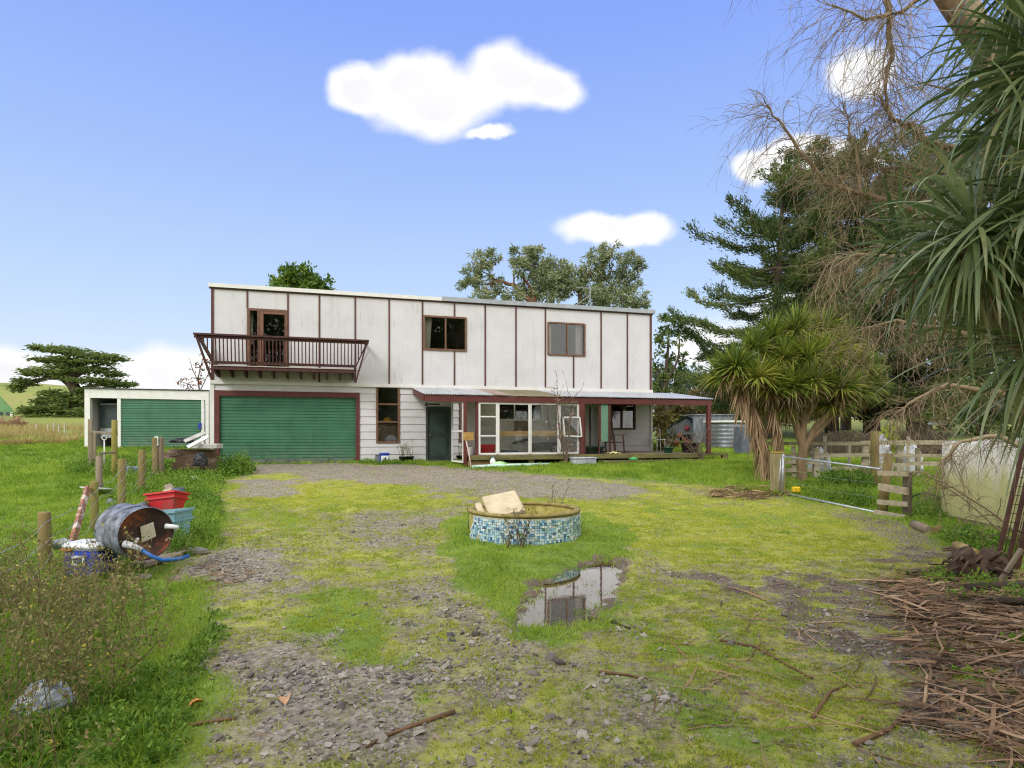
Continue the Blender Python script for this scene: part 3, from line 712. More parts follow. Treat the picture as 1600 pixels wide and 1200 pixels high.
for (sb, st_) in ((s0b - .05, s0t + .02), (s1b + .05, s1t - .02)):
    q = MB(); q.beam((sb, BB - .02, zf_ - .45), (st_, BT + .03, zr), .05, .16, (0, 1, 0)); q.build('end_brace', M_DARKBR, balc)
    q = MB(); q.beam((st_, BT, zr), (st_, UB - .03, zr), .10, .05); q.build('side_rail', M_DARKBR, balc); q = MB(); q.beam((sb, BB, zf_ + .1), (sb, UB - .03, zf_ + .1), .045, .08); q.build('side_rail', M_DARKBR, balc)
    for k in range(6):
        y = BB + (UB - BB) * (k + .6) / 6.4; q = MB(); q.beam((sb, y, zf_ + .08), (st_, y - .02, zr - .02), .034, .034, (0, 1, 0)); q.build('baluster', M_DARKBR, balc)
    sg = 1 if st_ > sb else -1
    for k in (1, 2):  # front balusters inside the flared corner
        t = k / 3; q = MB(); q.beam((sb + sg * .0 + (st_ - sb) * t * .72, BB - .05 + (BT - BB) * .4, zf_ + .1 + (zr - zf_) * t * .62), (sb + (st_ - sb) * t * .72, BT + .01, zr - .04), .034, .034, (0, 1, 0)); q.build('baluster', M_DARKBR, balc)
nj = 11
for i in range(nj):
    s = s0b + .02 + (s1b - s0b - .04) * i / (nj - 1); q = MB()
    m_ = Matrix.Translation((s, 0, 0)) @ Matrix.Rotation(rad(90), 4, 'Z')
    # profile in (y,z): deep near the front, cut back diagonally to the wall
    q.prism([(BB + .03, zf_ - .05), (UB - .01, zf_ - .05), (UB - .01, zf_ - .30), (BB + .55, zf_ - .30), (BB + .03, zf_ - .20)], -.025, .025, m_); q.build('joist', M_DARKBR, balc)
# milky sheet of the verandah roof lets daylight through
def milky():
    m, nt, N, L, bs = nodes('milky_roof_sheet'); co = objco(nt, (2.5, .4, 1))
    col = mix(nt, mrange(nt, noise(nt, co, 1.5, 5), .35, .65), C(222, 214, 190), C(200, 192, 166))
    L.new(col, bs.inputs['Base Color']); bs.inputs['Roughness'].default_value = .45
    t = N.new('ShaderNodeBsdfTranslucent'); L.new(col, t.inputs[0]); ms = N.new('ShaderNodeMixShader'); ms.inputs[0].default_value = .8
    L.new(bs.outputs[0], ms.inputs[1]); L.new(t.outputs[0], ms.inputs[2]); L.new(ms.outputs[0], N['Material Output'].inputs[0]); return m
M_ROOFC = milky()
# ---------- verandah, deck and glazed screen (parts of the house) ----------
VB = -2.8
zv = Zf(800, 619.5, VB); sv0 = S(663, VB); sv1 = S(1113, VB)
zw = z_mid - .11
def corr_sheet(s0, s1, b0, z0, b1, z1, mat, name, parent, amp=.018, pitch=.076, nb=3, sshift=0):
    n = max(4, int((s1 - s0) / pitch * 8)); vs = []; q = MB()
    for j in range(nb + 1):
        t = j / nb
        for i in range(n + 1):
            s = s0 + (s1 - s0) * i / n; vs.append((s + sshift * t, b0 + (b1 - b0) * t, z0 + (z1 - z0) * t + amp * math.sin(2 * math.pi * (s - s0) / pitch)))
    fs = [(j * (n + 1) + i, j * (n + 1) + i + 1, (j + 1) * (n + 1) + i + 1, (j + 1) * (n + 1) + i) for j in range(nb) for i in range(n)]
    q.add(vs, fs, True); return q.build(name, mat, parent)
ver = MB(); ver.beam((sv0 + .02, VB + .02, zv - .10), (sv1 - .02, VB + .02, zv - .10), .05, .19); vero = ver.build('verandah', M_MAROON, house)
# sheets: metal, faded strip, translucent, metal
sA_, sB_, sC_ = S(770, VB), S(800, VB), S(880, VB)
sw0 = S(642, -.05)
def vsheet(a, b, mat, nm, dz=0): 
    return corr_sheet(a, b, VB - .06, zv + .03 + dz, -.06, zw + dz, mat, nm, vero, nb=4)
vsheet(sv0 - .03, sA_, M_ROOF, 'roof_sheet'); vsheet(sA_, sB_, corr_mat('rusty_sheet', C(176, 158, 146), C(150, 128, 114), C(150, 108, 84), .5), 'roof_sheet', .004)
vsheet(sB_, sC_, M_ROOFC, 'roof_sheet'); vsheet(sC_, sv1 + .05, M_ROOF, 'roof_sheet', .004)
q = MB(); q.beam((sv0, VB + .05, zv - .09), (sv0, -.06, zw - .12), .04, .19); q.build('barge_board', M_MAROON, vero)
q = MB(); q.beam((sv1, VB + .05, zv - .09), (sv1, .6, zw - .12), .04, .19); q.build('barge_board', M_MAROON, vero)
for i in range(14):
    s = sv0 + .6 + (sv1 - sv0 - .8) * i / 13; q = MB(); q.beam((s, VB + .05, zv - .07), (s, -.04, zw - .09), .045, .1); q.build('rafter', M_MAROON, vero)
for f in (.33, .66):
    q = MB(); q.beam((sv0 + .1, VB + (-VB) * f, zv + (zw - zv) * f - .025), (sv1 - .1, VB + (-VB) * f, zv + (zw - zv) * f - .025), .05, .05); q.build('purlin', M_MAROON, vero)
q = MB(); q.beam((S(868, VB), VB - .03, zv - .17), (S(902, VB), VB - .03, zv - .15), .03, .07); q.build('broken_trim', surf('peeled_timber', C(120, 86, 66), C(74, 50, 42), 8, .7), vero)
zd = .30   # deck top above the house floor
sd0, sd1 = S(731, VB), S(1093, VB)
M_DECK = surf('weathered_decking', C(136, 118, 98), C(112, 96, 78), 5, .75, C(118, 118, 66), 3, (.55, .75), .3, .004, stretch=(.4, 4, 4))
M_DECKE = surf('mossy_timber', C(116, 108, 72), C(88, 84, 50), 6, .8, C(138, 134, 66), 5, (.5, .7), .4, .006, stretch=(.3, 3, 2))
q = MB(); nbd = 22
for i in range(nbd):
    b = VB - .12 + (-VB + .05) * i / nbd; q.box((sd0, b, zd - .035), (sd1, b + (-VB + .05) / nbd - .006, zd))
deck = q.build('deck', M_DECK, house)
q = MB(); q.box((sd0, VB - .16, zd - .15), (sd1 - .1, VB - .122, zd - .01)); q.build('deck_fascia', M_DECKE, deck)
q = MB(); q.box((S(945, VB) - .3, VB - .62, zd - .26), (S(1084, VB), VB - .18, zd - .21)); q.box((S(945, VB) - .3, VB - .62, zd - .34), (S(1084, VB), VB - .58, zd - .262)); q.build('deck_step', M_DECKE, deck)
q = MB(); q.box((sd0, VB - .10, zd - .17), (sd1, -.05, zd - .04)); q.build('deck_joists', surf('dark_timber', C(52, 44, 38), C(38, 34, 30), 4, .9), deck)
for px in (735, 775, 830, 880, 940, 1000, 1060, 1088):
    q = MB(); s = S(px, VB); q.box((s - .09, VB - .05, -.35), (s + .09, VB + .10, zd - .171)); q.build('deck_pile', surf('pile_timber', C(150, 122, 92), C(120, 98, 76), 5, .8), deck)
q = MB(); q.box((S(738, VB), VB - .02, -.1), (S(765, VB), VB + .02, zd - .18)); q.box((S(773, VB), VB - .02, -.1), (S(787, VB), VB + .02, zd - .18)); q.build('skirting_board', surf('bare_ply', C(178, 146, 106), C(156, 124, 90), 5, .8), deck)
# extra deck end and short bench of the deck beyond the corner
q = MB(); q.box((sd1, VB + .3, zd - .10), (S(1146, VB), VB + .55, zd - .02)); q.box((S(1138, VB), VB + .3, -.2), (S(1146, VB), VB + .46, zd - .10)); q.build('deck_bearer', M_DECKE, deck)
# posts
for px, w, b in ((726.5, .11, VB + .04), (745, .085, VB + .08), (908.5, .16, VB + .04), (1107, .13, VB + .04)):
    s = S(px, b); q = MB(); q.box((s - w / 2, b - w / 2, zd - .02 if px > 730 else -.05), (s + w / 2, b + w / 2, zv - .19)); q.build('verandah_post', M_MAROON, vero)
# glazed screen
scr = empty('glazed_screen', None, None); scr.parent = house
def gframe(x0, x1, y0, y1, trans=(), mull=(), fw=.05, b=VB + .06, pane=GLC, nm='screen_frame'):
    s0, s1 = S(x0, b), S(x1, b); r = [s0, s1, zd + .02, zv - .2]
    return window(r, b, fw, M_WHITE, [S(m, b) for m in mull], [Zf((x0 + x1) / 2, t, b) for t in trans], nm, pane, .03, parent=scr)
gframe(748, 777, 625, 709, (651, 681))
gframe(777.5, 828, 625, 709, fw=.055)
gframe(828, 873, 625, 709)
gframe(873, 904, 625, 709, fw=.06, pane=GLC)
# tilted loose sash hung in the last opening
b = VB - .02; q = MB(); p = [(S(x, b), b - .02 * k, Zf(x, y, b)) for k, (x, y) in enumerate(((880, 652), (905, 652), (908, 682), (881, 681)))]
for i in range(4): q.beam(p[i], p[(i + 1) % 4], .045, .055, (0, 1, 0))
ls = q.build('loose_sash', M_WHITE, scr)
q = MB(); q.add([(a_, b_ + .01, c_) for a_, b_, c_ in p], [(0, 1, 2, 3)]); q.build('pane', glass('frosted_pane', (.72, .72, .72, 1), 1.2), ls)
# open side door of the screen, standing out towards the viewer
sD = S(724, VB); pd = [(sD, VB + .06), (S(707, VB + .9), VB + .95)]
q = MB(); (xa, ya), (xb, yb) = pd; za, zb_ = .06, zv - .16
for (x, y) in pd: q.beam((x, y, za), (x, y, zb_), .045, .06, (0, 1, 0))
for z in (za + .03, (za + zb_) / 2 + .02, zb_ - .03): q.beam((xa, ya, z), (xb, yb, z), .03, .06)
sdoor = q.build('screen_door', M_WHITE, scr); q = MB(); q.add([(xa, ya, za), (xb, yb, za), (xb, yb, zb_), (xa, ya, zb_)], [(0, 1, 2, 3)]); q.build('pane', glass('insect_mesh', (.66, .65, .62, 1), .6), sdoor)
# right hand clear panes and ribbed green pane
b = VB + .06
def rpane(x0, x1, mat, nm, b0=VB + .06, b1=VB + .06, fw=.035, fm=M_BROWN, z0=zd):
    s0, s1 = S(x0, b0), S(x1, b1); q = MB(); z1 = zv - .2
    q.beam((s1, b1, z0), (s1, b1, z1), fw, fw); q.beam((s0, b0, z0), (s0, b0, z1), fw, fw)
    o = q.build(nm, fm, scr); q = MB(); q.add([(s0, b0, z0), (s1, b1, z0), (s1, b1, z1), (s0, b0, z1)], [(0, 1, 2, 3)]); q.build('pane', mat, o); return o
rpane(914, 936, GLC, 'clear_panel'); 
rpane(938, 951, surf('ribbed_green_sheet', C(116, 150, 132), C(92, 126, 110), 3, .3, C(150, 176, 160), 4, stretch=(14, 14, .6)), 'green_panel', z0=zd + .42)
rpane(922, 936, GLC, 'side_panel', -.9, -.1, .05, M_DARKBR)
q = MB(); q.box((S(953, VB), VB + .04, zd), (S(955.5, VB), VB + .1, zv - .2)); q.build('jamb', M_DARKBR, scr)
# timber rail across the inside of the screen
b = VB + .5; q = MB(); q.box((S(779, b), b, Zf(840, 681, b)), (S(903, b), b + .03, Zf(840, 673.5, b))); q.build('inner_rail', surf('pine_board', C(214, 176, 122), C(190, 150, 100), 4, .6, stretch=(.3, 3, 3)), scr)
# porch light
q = MB(); q.box((S(664, VB) + .15, VB + .2, zv - .30), (S(664, VB) + .5, VB + .25, zv - .25)); q.lathe([(0, 0), (.05, .0), (.06, .05), (.03, .1), (0, .1)], 10, Matrix.Translation((S(664, VB) + .08, VB + .22, zv - .33))); q.build('porch_light', surf('black_metal', C(44, 42, 42), C(36, 34, 34), 5, .5), vero)
q = MB(); q.box((S(667, -.9), -.9, -.3), (S(735, -.9), -.05, -.005)); q.build('door_slab', surf('concrete_slab', C(150, 136, 110), C(128, 118, 92), 4, .85, C(110, 112, 60), 4), house)
# ================= things by the house front =================
M_BLACKP = surf('black_plastic', C(38, 38, 40), C(28, 28, 30), 6, .45)
M_GREYP = surf('grey_plastic', C(132, 134, 142), C(112, 114, 120), 4, .5)
M_BLUEP = surf('blue_plastic', C(34, 62, 168), C(30, 52, 142), 5, .45, C(96, 108, 150), 6, (.52, .74))
M_REDP = surf('red_plastic', C(206, 40, 48), C(184, 32, 42), 5, .45, C(150, 92, 78), 5, (.50, .72))
M_WHITEP = surf('white_plastic', C(232, 232, 234), C(214, 214, 216), 5, .4, C(180, 174, 150), 8, (.62, .85))
M_OLDWOOD = surf('old_grey_timber', C(150, 134, 114), C(118, 104, 88), 6, .8, C(118, 118, 70), 4, (.55, .78), .35, .005, stretch=(1, 1, .15))
M_POST = surf('mossy_post', C(140, 120, 76), C(108, 92, 58), 7, .85, C(128, 132, 58), 5, (.48, .68), .5, .008, stretch=(1, 1, .25))
M_WIRE = surf('fence_wire', C(176, 178, 176), C(140, 138, 130), 12, .4, metal=.5, bm=0)
M_RUST = surf('rust', C(98, 64, 52), C(74, 50, 42), 7, .8, C(66, 44, 38), 5, (.5, .7), .3, .004)
M_DRY = foliage('dry_leaf', [C(104, 82, 60), C(140, 114, 84), C(166, 140, 108), C(190, 166, 134)], .15, .7)
M_TWIG = surf('bare_twig', C(110, 92, 78), C(80, 66, 56), 9, .85, bm=0)
M_STEM = foliage('plant_stem', [C(70, 84, 40), C(96, 104, 52), C(108, 96, 60)], .1, .7)
M_LEAF = foliage('bush_leaf', [C(40, 66, 26), C(62, 92, 36), C(88, 118, 44), C(110, 132, 56)], .3)

def pot(name, loc, r, h, mat, label, cat='pot', taper=.75):
    q = MB(); q.lathe([(r * taper, 0), (r, h * .86), (r * 1.06, h * .86), (r * 1.06, h), (r * .95, h), (r * .92, h * .8), (0, h * .78)], 16); q.disc(r * taper, 0, 16)
    o = q.build(name, mat); o.location = loc; return tag(o, label, cat)
def hpt(px, b, dz=0): 
    p = hw(S(px, b), b, 0); return Vector((p.x, p.y, gz1(p.x, p.y) + dz))
def dpt(px, b): return hw(S(px, b), b, zd + .003)
# blue tub with white label and grey box
def crate_box(name, w, d, h, m, label, cat, loc, rz=0, lip=True, hollow=True, tap=.06):
    q = MB(); pr = [(w / 2 - tap, d / 2 - tap, 0), (w / 2, d / 2, h)]
    v = []
    for a, b, z in pr: v += [(-a, -b, z), (a, -b, z), (a, b, z), (-a, b, z)]
    t = .015; a, b, z = pr[1]
    v += [(-a + t, -b + t, h), (a - t, -b + t, h), (a - t, b - t, h), (-a + t, b - t, h)]
    a, b, z = pr[0]; v += [(-a + t, -b + t, .02), (a - t, -b + t, .02), (a - t, b - t, .02), (-a + t, b - t, .02)]
    fs = [(3, 2, 1, 0)] + [(i, (i + 1) % 4, 4 + (i + 1) % 4, 4 + i) for i in range(4)] + [(4 + i, 4 + (i + 1) % 4, 8 + (i + 1) % 4, 8 + i) for i in range(4)] + [(8 + i, 8 + (i + 1) % 4, 12 + (i + 1) % 4, 12 + i) for i in range(4)] + [(12, 13, 14, 15)]
    q.add(v, fs)
    if lip:
        a, b = w / 2, d / 2
        for z, o_ in ((h - .03, .02), (h * .62, .008)):
            q.box((-a - o_, -b - o_, z), (a + o_, -b - .001, z + .025)); q.box((-a - o_, b + .001, z), (a + o_, b + o_, z + .025)); q.box((-a - o_, -b, z), (-a - .001, b, z + .024)); q.box((a + .001, -b, z), (a + o_, b, z + .024))
    o = q.build(name, m); o.location = loc; o.rotation_euler = (0, 0, rz); return tag(o, label, cat)
p = hpt(600.5, -.55)
bt = empty('tub', 'blue square tub with a white label and black arrow mark beside the tall window', 'tub', p, TH)
q = MB(); q.bbox((-.15, -.14, 0), (.15, .14, .30), .02); q.bbox((-.165, -.155, .27), (.165, .155, .33), .02); q.build('body', M_BLUEP, bt)
q = MB(); q.box((-.12, -.147, .03), (.13, -.1415, .24)); q.build('paper_label', M_WHITEP, bt)
q = MB(); q.add([(-.03, -.150, .13), (.05, -.150, .06), (.05, -.150, .20)], [(0, 1, 2)]); q.build('arrow_mark', M_BLACKP, bt)
q = MB(); q.tube([(-.13, -.0, .33), (-.11, 0, .40), (.11, 0, .40), (.13, 0, .33)], .008, 6); q.build('handle', M_WHITEP, bt)
crate_box('storage_box', .24, .26, .28, M_GREYP, 'small dark grey box pushed behind the blue tub', 'box', hpt(592, -.42), TH, tap=.01)
# two pots with tall weedy plants
def spiky_plant(name, loc, label, n, h, sp, mats, leafn=120, cat='plant', lw=.02, ll=.07, stem_mat=None, lean=.25):
    e = empty(name, label, cat, loc); tw = TW(); lv = LV()
    k = 5; b = rng.normal(size=(n, 3)) * np.array([sp, sp, 0]) * .35; d = unit(np.concatenate([rng.normal(size=(n, 2)) * lean, np.ones((n, 1))], 1)); L_ = h * (.55 + .45 * rng.random(n))
    t = np.linspace(0, 1, k); P_ = b[:, None] + d[:, None] * (L_[:, None] * t)[:, :, None] + (rng.normal(size=(n, 1, 3)) * .12 * h) * (t ** 2)[None, :, None] * np.array([1, 1, .2])
    tw.add(P_, (.006 * (1 - .7 * t))[None] * np.ones((n, 1)) * (.6 + h * .6), 4); tw.build('stem', stem_mat or M_STEM, e)
    i = rng.integers(0, n, leafn); u = .15 + .85 * rng.random(leafn); f = u * (k - 1); j = np.minimum(f.astype(int), k - 2); w = (f - j)[:, None]
    pos = P_[i, j] * (1 - w) + P_[i, j + 1] * w; dd = unit(rng.normal(size=(leafn, 3)) + np.array([0, 0, .35]))
    lv.add(*leaves(pos, dd, ll * (.6 + .8 * rng.random(leafn)), lw * (.6 + .8 * rng.random(leafn)))); lv.build('leaves', mats, e); return e
pa = hpt(630, -.6); pb = hpt(640, -.5)
pot('plant_pot', pa, .15, .2, M_BLACKP, 'black plant pot left of its twin, beside the front door'); pot('plant_pot', pb, .15, .2, M_BLACKP, 'black plant pot right of its twin, nearest the front door')
spiky_plant('potted_plant', pa + Vector((0, 0, .16)), 'leafy straggling plant in the left black pot', 9, .75, .12, foliage('pale_leaf', [C(120, 124, 70), C(150, 150, 92), C(176, 172, 120)], .25), 120)
spiky_plant('potted_plant', pb + Vector((0, 0, .16)), 'thin sparse plant in the right black pot by the door', 7, .85, .12, foliage('pale_leaf', []), 60)
# verandah things
crate_box('crate', .58, .4, .33, M_REDP, 'red plastic crate on the deck inside the glazed screen', 'crate', dpt(760, VB + .45), TH)
q = MB(); q.bbox((-.26, -.18, 0), (.26, .18, .14), .04); o = q.build('plastic_box', surf('slate_plastic', C(84, 96, 112), C(70, 80, 96), 4, .5)); o.location = dpt(796, VB + .7); o.rotation_euler = (0, 0, TH); tag(o, 'low slate grey lidded box on deck behind the screen glass', 'box')
q = MB(); q.lathe([(.10, 0), (.13, .22), (.12, .24), (.10, .24), (.08, .04)], 14); q.disc(.1, .0, 14); o = q.build('bucket', M_WHITEP); o.location = dpt(736, VB + .6); tag(o, 'pale bucket on the deck corner between the maroon posts', 'bucket')
# sacks / wheelbarrow
wb = empty('wheelbarrow', 'grey wheelbarrow tray standing on the deck behind the glass', 'wheelbarrow', dpt(846, VB + 1.1), TH)
q = MB(); v = [(-.3, -.25, .12), (.22, -.25, .12), (.22, .25, .12), (-.3, .25, .12), (-.42, -.33, .36), (.48, -.33, .40), (.48, .33, .40), (-.42, .33, .36)]
q.add(v, [(3, 2, 1, 0)] + [(i, (i + 1) % 4, 4 + (i + 1) % 4, 4 + i) for i in range(4)]); q.build('tray', surf('barrow_grey', C(142, 144, 146), C(112, 114, 118), 4, .5, C(96, 88, 84), 5), wb)
q = MB(); q.lathe([(.13, -.04), (.16, -.02), (.16, .02), (.13, .04)], 14, Matrix.Translation((.5, 0, .16)) @ Matrix.Rotation(rad(90), 4, 'X'), close=True); q.build('wheel', M_BLACKP, wb)
for sg in (-1, 1):
    q = MB(); q.tube([(.5, sg * .05, .16), (-.2, sg * .2, .11), (-.8, sg * .28, .42)], .015, 5); q.build('handle_bar', M_GREYP, wb)
    q = MB(); q.tube([(-.25, sg * .2, .12), (-.3, sg * .22, 0)], .015, 5); q.build('leg', M_GREYP, wb)
# shelf board and box leaning at the house wall inside
q = MB(); q.bbox((-.28, -.12, 0), (.28, .12, .38), .01); o = q.build('meter_box', surf('mottled_box', C(134, 122, 108), C(108, 98, 88), 3, .8)); o.parent = house; o.location = (S(816, -.13), -.15, Zf(816, 674))
q = MB(); q.box((-.36, 0, -.045), (.36, .03, .045)); o = q.build('plank', surf('dark_plank', C(96, 96, 96), C(74, 74, 74), 5, .7)); pp = dpt(815, -.6); o.location = pp + Vector((0, 0, .42)); o.rotation_euler = (0, rad(-14), TH); tag(o, 'short dark plank tilted against boxes behind the glass', 'plank')
q = MB(); q.bbox((-.34, -.2, 0), (.34, .2, .62), .02); o = q.build('cardboard_carton', surf('pale_carton', C(196, 192, 188), C(178, 174, 170), 3, .8)); o.location = dpt(817, -.85 + .5); o.rotation_euler = (0, 0, TH); tag(o, 'tall pale carton on deck behind the tilted plank', 'carton')
# dark tub and yellow items on the right part
q = MB(); q.lathe([(.30, 0), (.42, .22), (.44, .22), (.44, .25), (.40, .25), (.30, .06)], 20); q.disc(.3, 0, 20); o = q.build('basin', surf('teal_plastic', C(62, 82, 84), C(50, 68, 70), 4, .5)); o.location = dpt(926, VB + .5); tag(o, 'wide dark teal basin on deck beside the maroon post', 'basin')
# rocking chair
rc = empty('rocking_chair', 'dark wooden rocking chair with green slatted back on the deck', 'chair', dpt(961, VB + .55), TH + rad(14))
for sy in (-.24, .24):
    q = MB(); q.tube([(-.45, sy, .10), (-.2, sy, .03), (.1, sy, .02), (.4, sy, .07)], .022, 5); q.build('rocker', M_DARKBR, rc)
    q = MB(); q.beam((.22, sy, .03), (.16, sy, .62), .035, .04, (1, 0, 0)); q.build('leg', M_DARKBR, rc)
    q = MB(); q.beam((-.2, sy, .03), (-.34, sy, 1.1), .035, .045, (1, 0, 0)); q.build('leg', M_DARKBR, rc)
    q = MB(); q.beam((-.3, sy, .64), (.26, sy, .64), .05, .03); q.build('armrest', M_DARKBR, rc)
q = MB(); q.box((-.26, -.25, .36), (.22, .25, .40)); q.build('seat', M_DARKBR, rc)
q = MB()
for k in range(6): y = -.2 + .08 * k; q.beam((-.25, y, .45), (-.33, y, 1.08), .045, .012, (1, 0, 0))
q.beam((-.335, -.24, 1.06), (-.335, .24, 1.06), .03, .07); q.build('backrest', surf('green_slats', C(108, 138, 116), C(84, 116, 96), 5, .6), rc)
q = MB()
vs = []; n = 9
for i in range(n):
    for j in range(n):
        a, b = (i / (n - 1) - .5) * .5, (j / (n - 1) - .5) * .4; vs.append((a, b, .05 * max(0, 1 - (a / .25) ** 2 - (b / .2) ** 2) + .02 * math.sin(i * 2.3 + j * 1.7)))
q.add(vs, [(i * n + j, (i + 1) * n + j, (i + 1) * n + j + 1, i * n + j + 1) for i in range(n - 1) for j in range(n - 1)], True); o = q.build('cloth', surf('yellow_cloth', C(214, 206, 150), C(190, 184, 120), 5, .9)); o.location = dpt(958, VB + .12) + Vector((0, 0, .02)); tag(o, 'crumpled pale yellow cloth on the deck edge under the chair', 'cloth')
# white garden chair at the corner
wc = empty('garden_chair', 'white metal garden chair half hidden at the house corner', 'chair', hw(HL + .12, -.35, zd + .003), TH)
for x in (-.18, .18):
    for y in (-.18, .18):
        q = MB(); q.tube([(x, y, 0), (x * .9, y * .9, .45)], .014, 6); q.build('leg', M_WHITEP, wc)
q = MB(); q.bbox((-.21, -.21, .44), (.21, .21, .47), .01); q.build('seat', M_WHITEP, wc)
q = MB(); q.tube([(-.18, .19, .46), (-.19, .24, .85), (0, .26, .92), (.19, .24, .85), (.18, .19, .46)], .014, 6); q.tube([(0, .2, .46), (0, .26, .92)], .01, 5); q.build('backrest', M_WHITEP, wc)
# green pot, black tub on the open deck
g1 = dpt(1044, VB + .35); pot('plant_pot', g1, .18, .2, surf('green_glaze', C(28, 82, 64), C(22, 66, 52), 4, .3), 'dark green glazed pot on the deck edge')
spiky_plant('potted_plant', g1 + Vector((0, 0, .17)), 'bare pale stems growing from the green pot', 4, .5, .1, M_DRY, 12, stem_mat=surf('pale_stem', C(200, 186, 170), C(170, 156, 140), 8, .8, bm=0))
pot('planter', dpt(1078, VB + .55), .33, .36, M_BLACKP, 'large black planter tub near the far deck corner', taper=.8)
# steps things in front
q = MB(); q.bbox((-.40, -.2, 0), (.40, .2, .20), .03); q.bbox((-.42, -.22, .19), (.42, .22, .25), .02); o = q.build('storage_tub', surf('grey_tub', C(186, 188, 194), C(150, 152, 160), 3, .5)); o.location = hpt(911, VB - .45); o.rotation_euler = (0, 0, TH); tag(o, 'upturned light grey tub on the grass before the deck', 'tub')
q = MB(); q.lathe([(.0, 0), (.085, 0), (.09, .03), (.09, .2), (.05, .26), (.03, .28), (.03, .30)], 14); jug = q.build('jug', M_WHITEP); jug.location = hpt(770, VB - .35); tag(jug, 'white plastic jug with blue cap before the deck', 'jug')
q = MB(); q.lathe([(.034, .29), (.034, .325), (0, .33)], 10); q.build('cap', surf('blue_cap', C(54, 120, 170), C(44, 100, 150), 5, .4), jug)
q = MB(); q.tube([(-.03, -.09, .2), (-.03, -.12, .14), (-.03, -.09, .08)], .012, 5); q.build('grip', M_WHITEP, jug)
def crumple(name, loc, sx, sy, sz, mat, label, cat, seed=0, flat=.35):
    n = 14; vs = []; q = MB()
    for i in range(n + 1):
        for j in range(n):
            th = math.pi / 2 * i / n; a = 2 * math.pi * j / n
            r = 1 + .35 * (float(fbm(np.array([math.cos(a) * 2 + i * .3 + seed]), np.array([math.sin(a) * 2 + i * .4]), seed)[0]) - .5) * 2
            vs.append((sx * math.cos(th) * math.cos(a) * r, sy * math.cos(th) * math.sin(a) * r, sz * math.sin(th) * (1 + flat * (r - 1) * 2)))
    q.add(vs, [(i * n + j, i * n + (j + 1) % n, (i + 1) * n + (j + 1) % n, (i + 1) * n + j) for i in range(n) for j in range(n)], False)
    o = q.build(name, mat); o.location = loc; return tag(o, label, cat)
M_BAGG = surf('pale_green_bag', C(186, 226, 168), C(150, 204, 132), 6, .4); M_BAGW = surf('white_bag', C(214, 216, 222), C(186, 188, 198), 8, .35)
crumple('plastic_bag', hpt(782, VB - .45), .26, .14, .17, M_BAGG, 'pale green plastic bag beside the white jug', 'bag', 3)
crumple('plastic_bag', hpt(990, VB - .45, .12) * 1, .15, .1, .09, surf('green_bag', C(96, 190, 110), C(70, 160, 90), 6, .4), 'small bright green bag on the deck step', 'bag', 4)
a = hpt(738, VB - .5, .05); b = hpt(858, VB - .62, .05)
q = MB(); q.tube([a, a.lerp(b, .5) + Vector((0, 0, .015)), b], .05, 8); o = q.build('drain_pipe', surf('pale_aqua_pipe', C(206, 232, 224), C(180, 210, 202), 4, .4)); tag(o, 'long pale aqua pipe lying along the grass before the deck', 'pipe')
p0 = hw(S(728, VB - .05), VB - .05, Zf(728, 688, VB)); p1 = hpt(736, VB - .45, .02)
q = MB(); q.tube([p0, p0.lerp(p1, .5) + Vector((.02, -.02, 0)), p1], .02, 7); o = q.build('pole', surf('pinkish_pole', C(220, 200, 196), C(196, 150, 140), 4, .5)); tag(o, 'thin pale pole leaning on the maroon post by the side door', 'pole')
q = MB(); q.bbox((-.17, -.02, -.13), (.17, .03, .13), .01); o = q.build('letter_box', surf('yellow_ply', C(184, 146, 84), C(150, 116, 62), 5, .7), vero); o.location = (S(729, VB) + .05, VB - .06, Zf(729, 682, VB))
# things inside the tall window
TW0, TW1 = TALL[0], TALL[1]
def inside(px, py, b): return hw(S(px, b), b, Zf(px, py, b))
q = MB(); q.box((TW0 + .02, .2, TALL[2] - .1), (TW1 - .02, .9, TALL[2] + h3 * .33)); q.box((TW0 - .05, .28, TALL[2] + h3 * .36), (TW1 + .05, .8, TALL[2] + h3 * .375)); q.build('window_shelf', M_OLDWOOD, house)
q = MB(); q.lathe([(.22, 0), (.2, .012), (.15, .02), (.145, .06), (.11, .13), (.05, .16), (0, .165)], 18); o = q.build('hard_hat', surf('yellow_hat', C(226, 170, 40), C(206, 150, 30), 4, .35)); o.location = inside(605, 659, .4); tag(o, 'yellow hat on a shelf behind the tall window', 'hat')
q = MB(); q.bbox((-.22, -.15, 0), (.22, .15, .36), .01); o = q.build('carton', surf('cardboard', C(200, 160, 122), C(180, 140, 104), 4, .8)); o.location = inside(599, 679, .36); o.rotation_euler = (0, rad(5), TH); tag(o, 'brown carton standing behind the lowest pane of the tall window', 'carton')
crumple('sack', inside(610, 690, .2) , .26, .08, .22, M_BAGW, 'crumpled white sack stuffed against the lowest tall window pane', 'bag', 7)
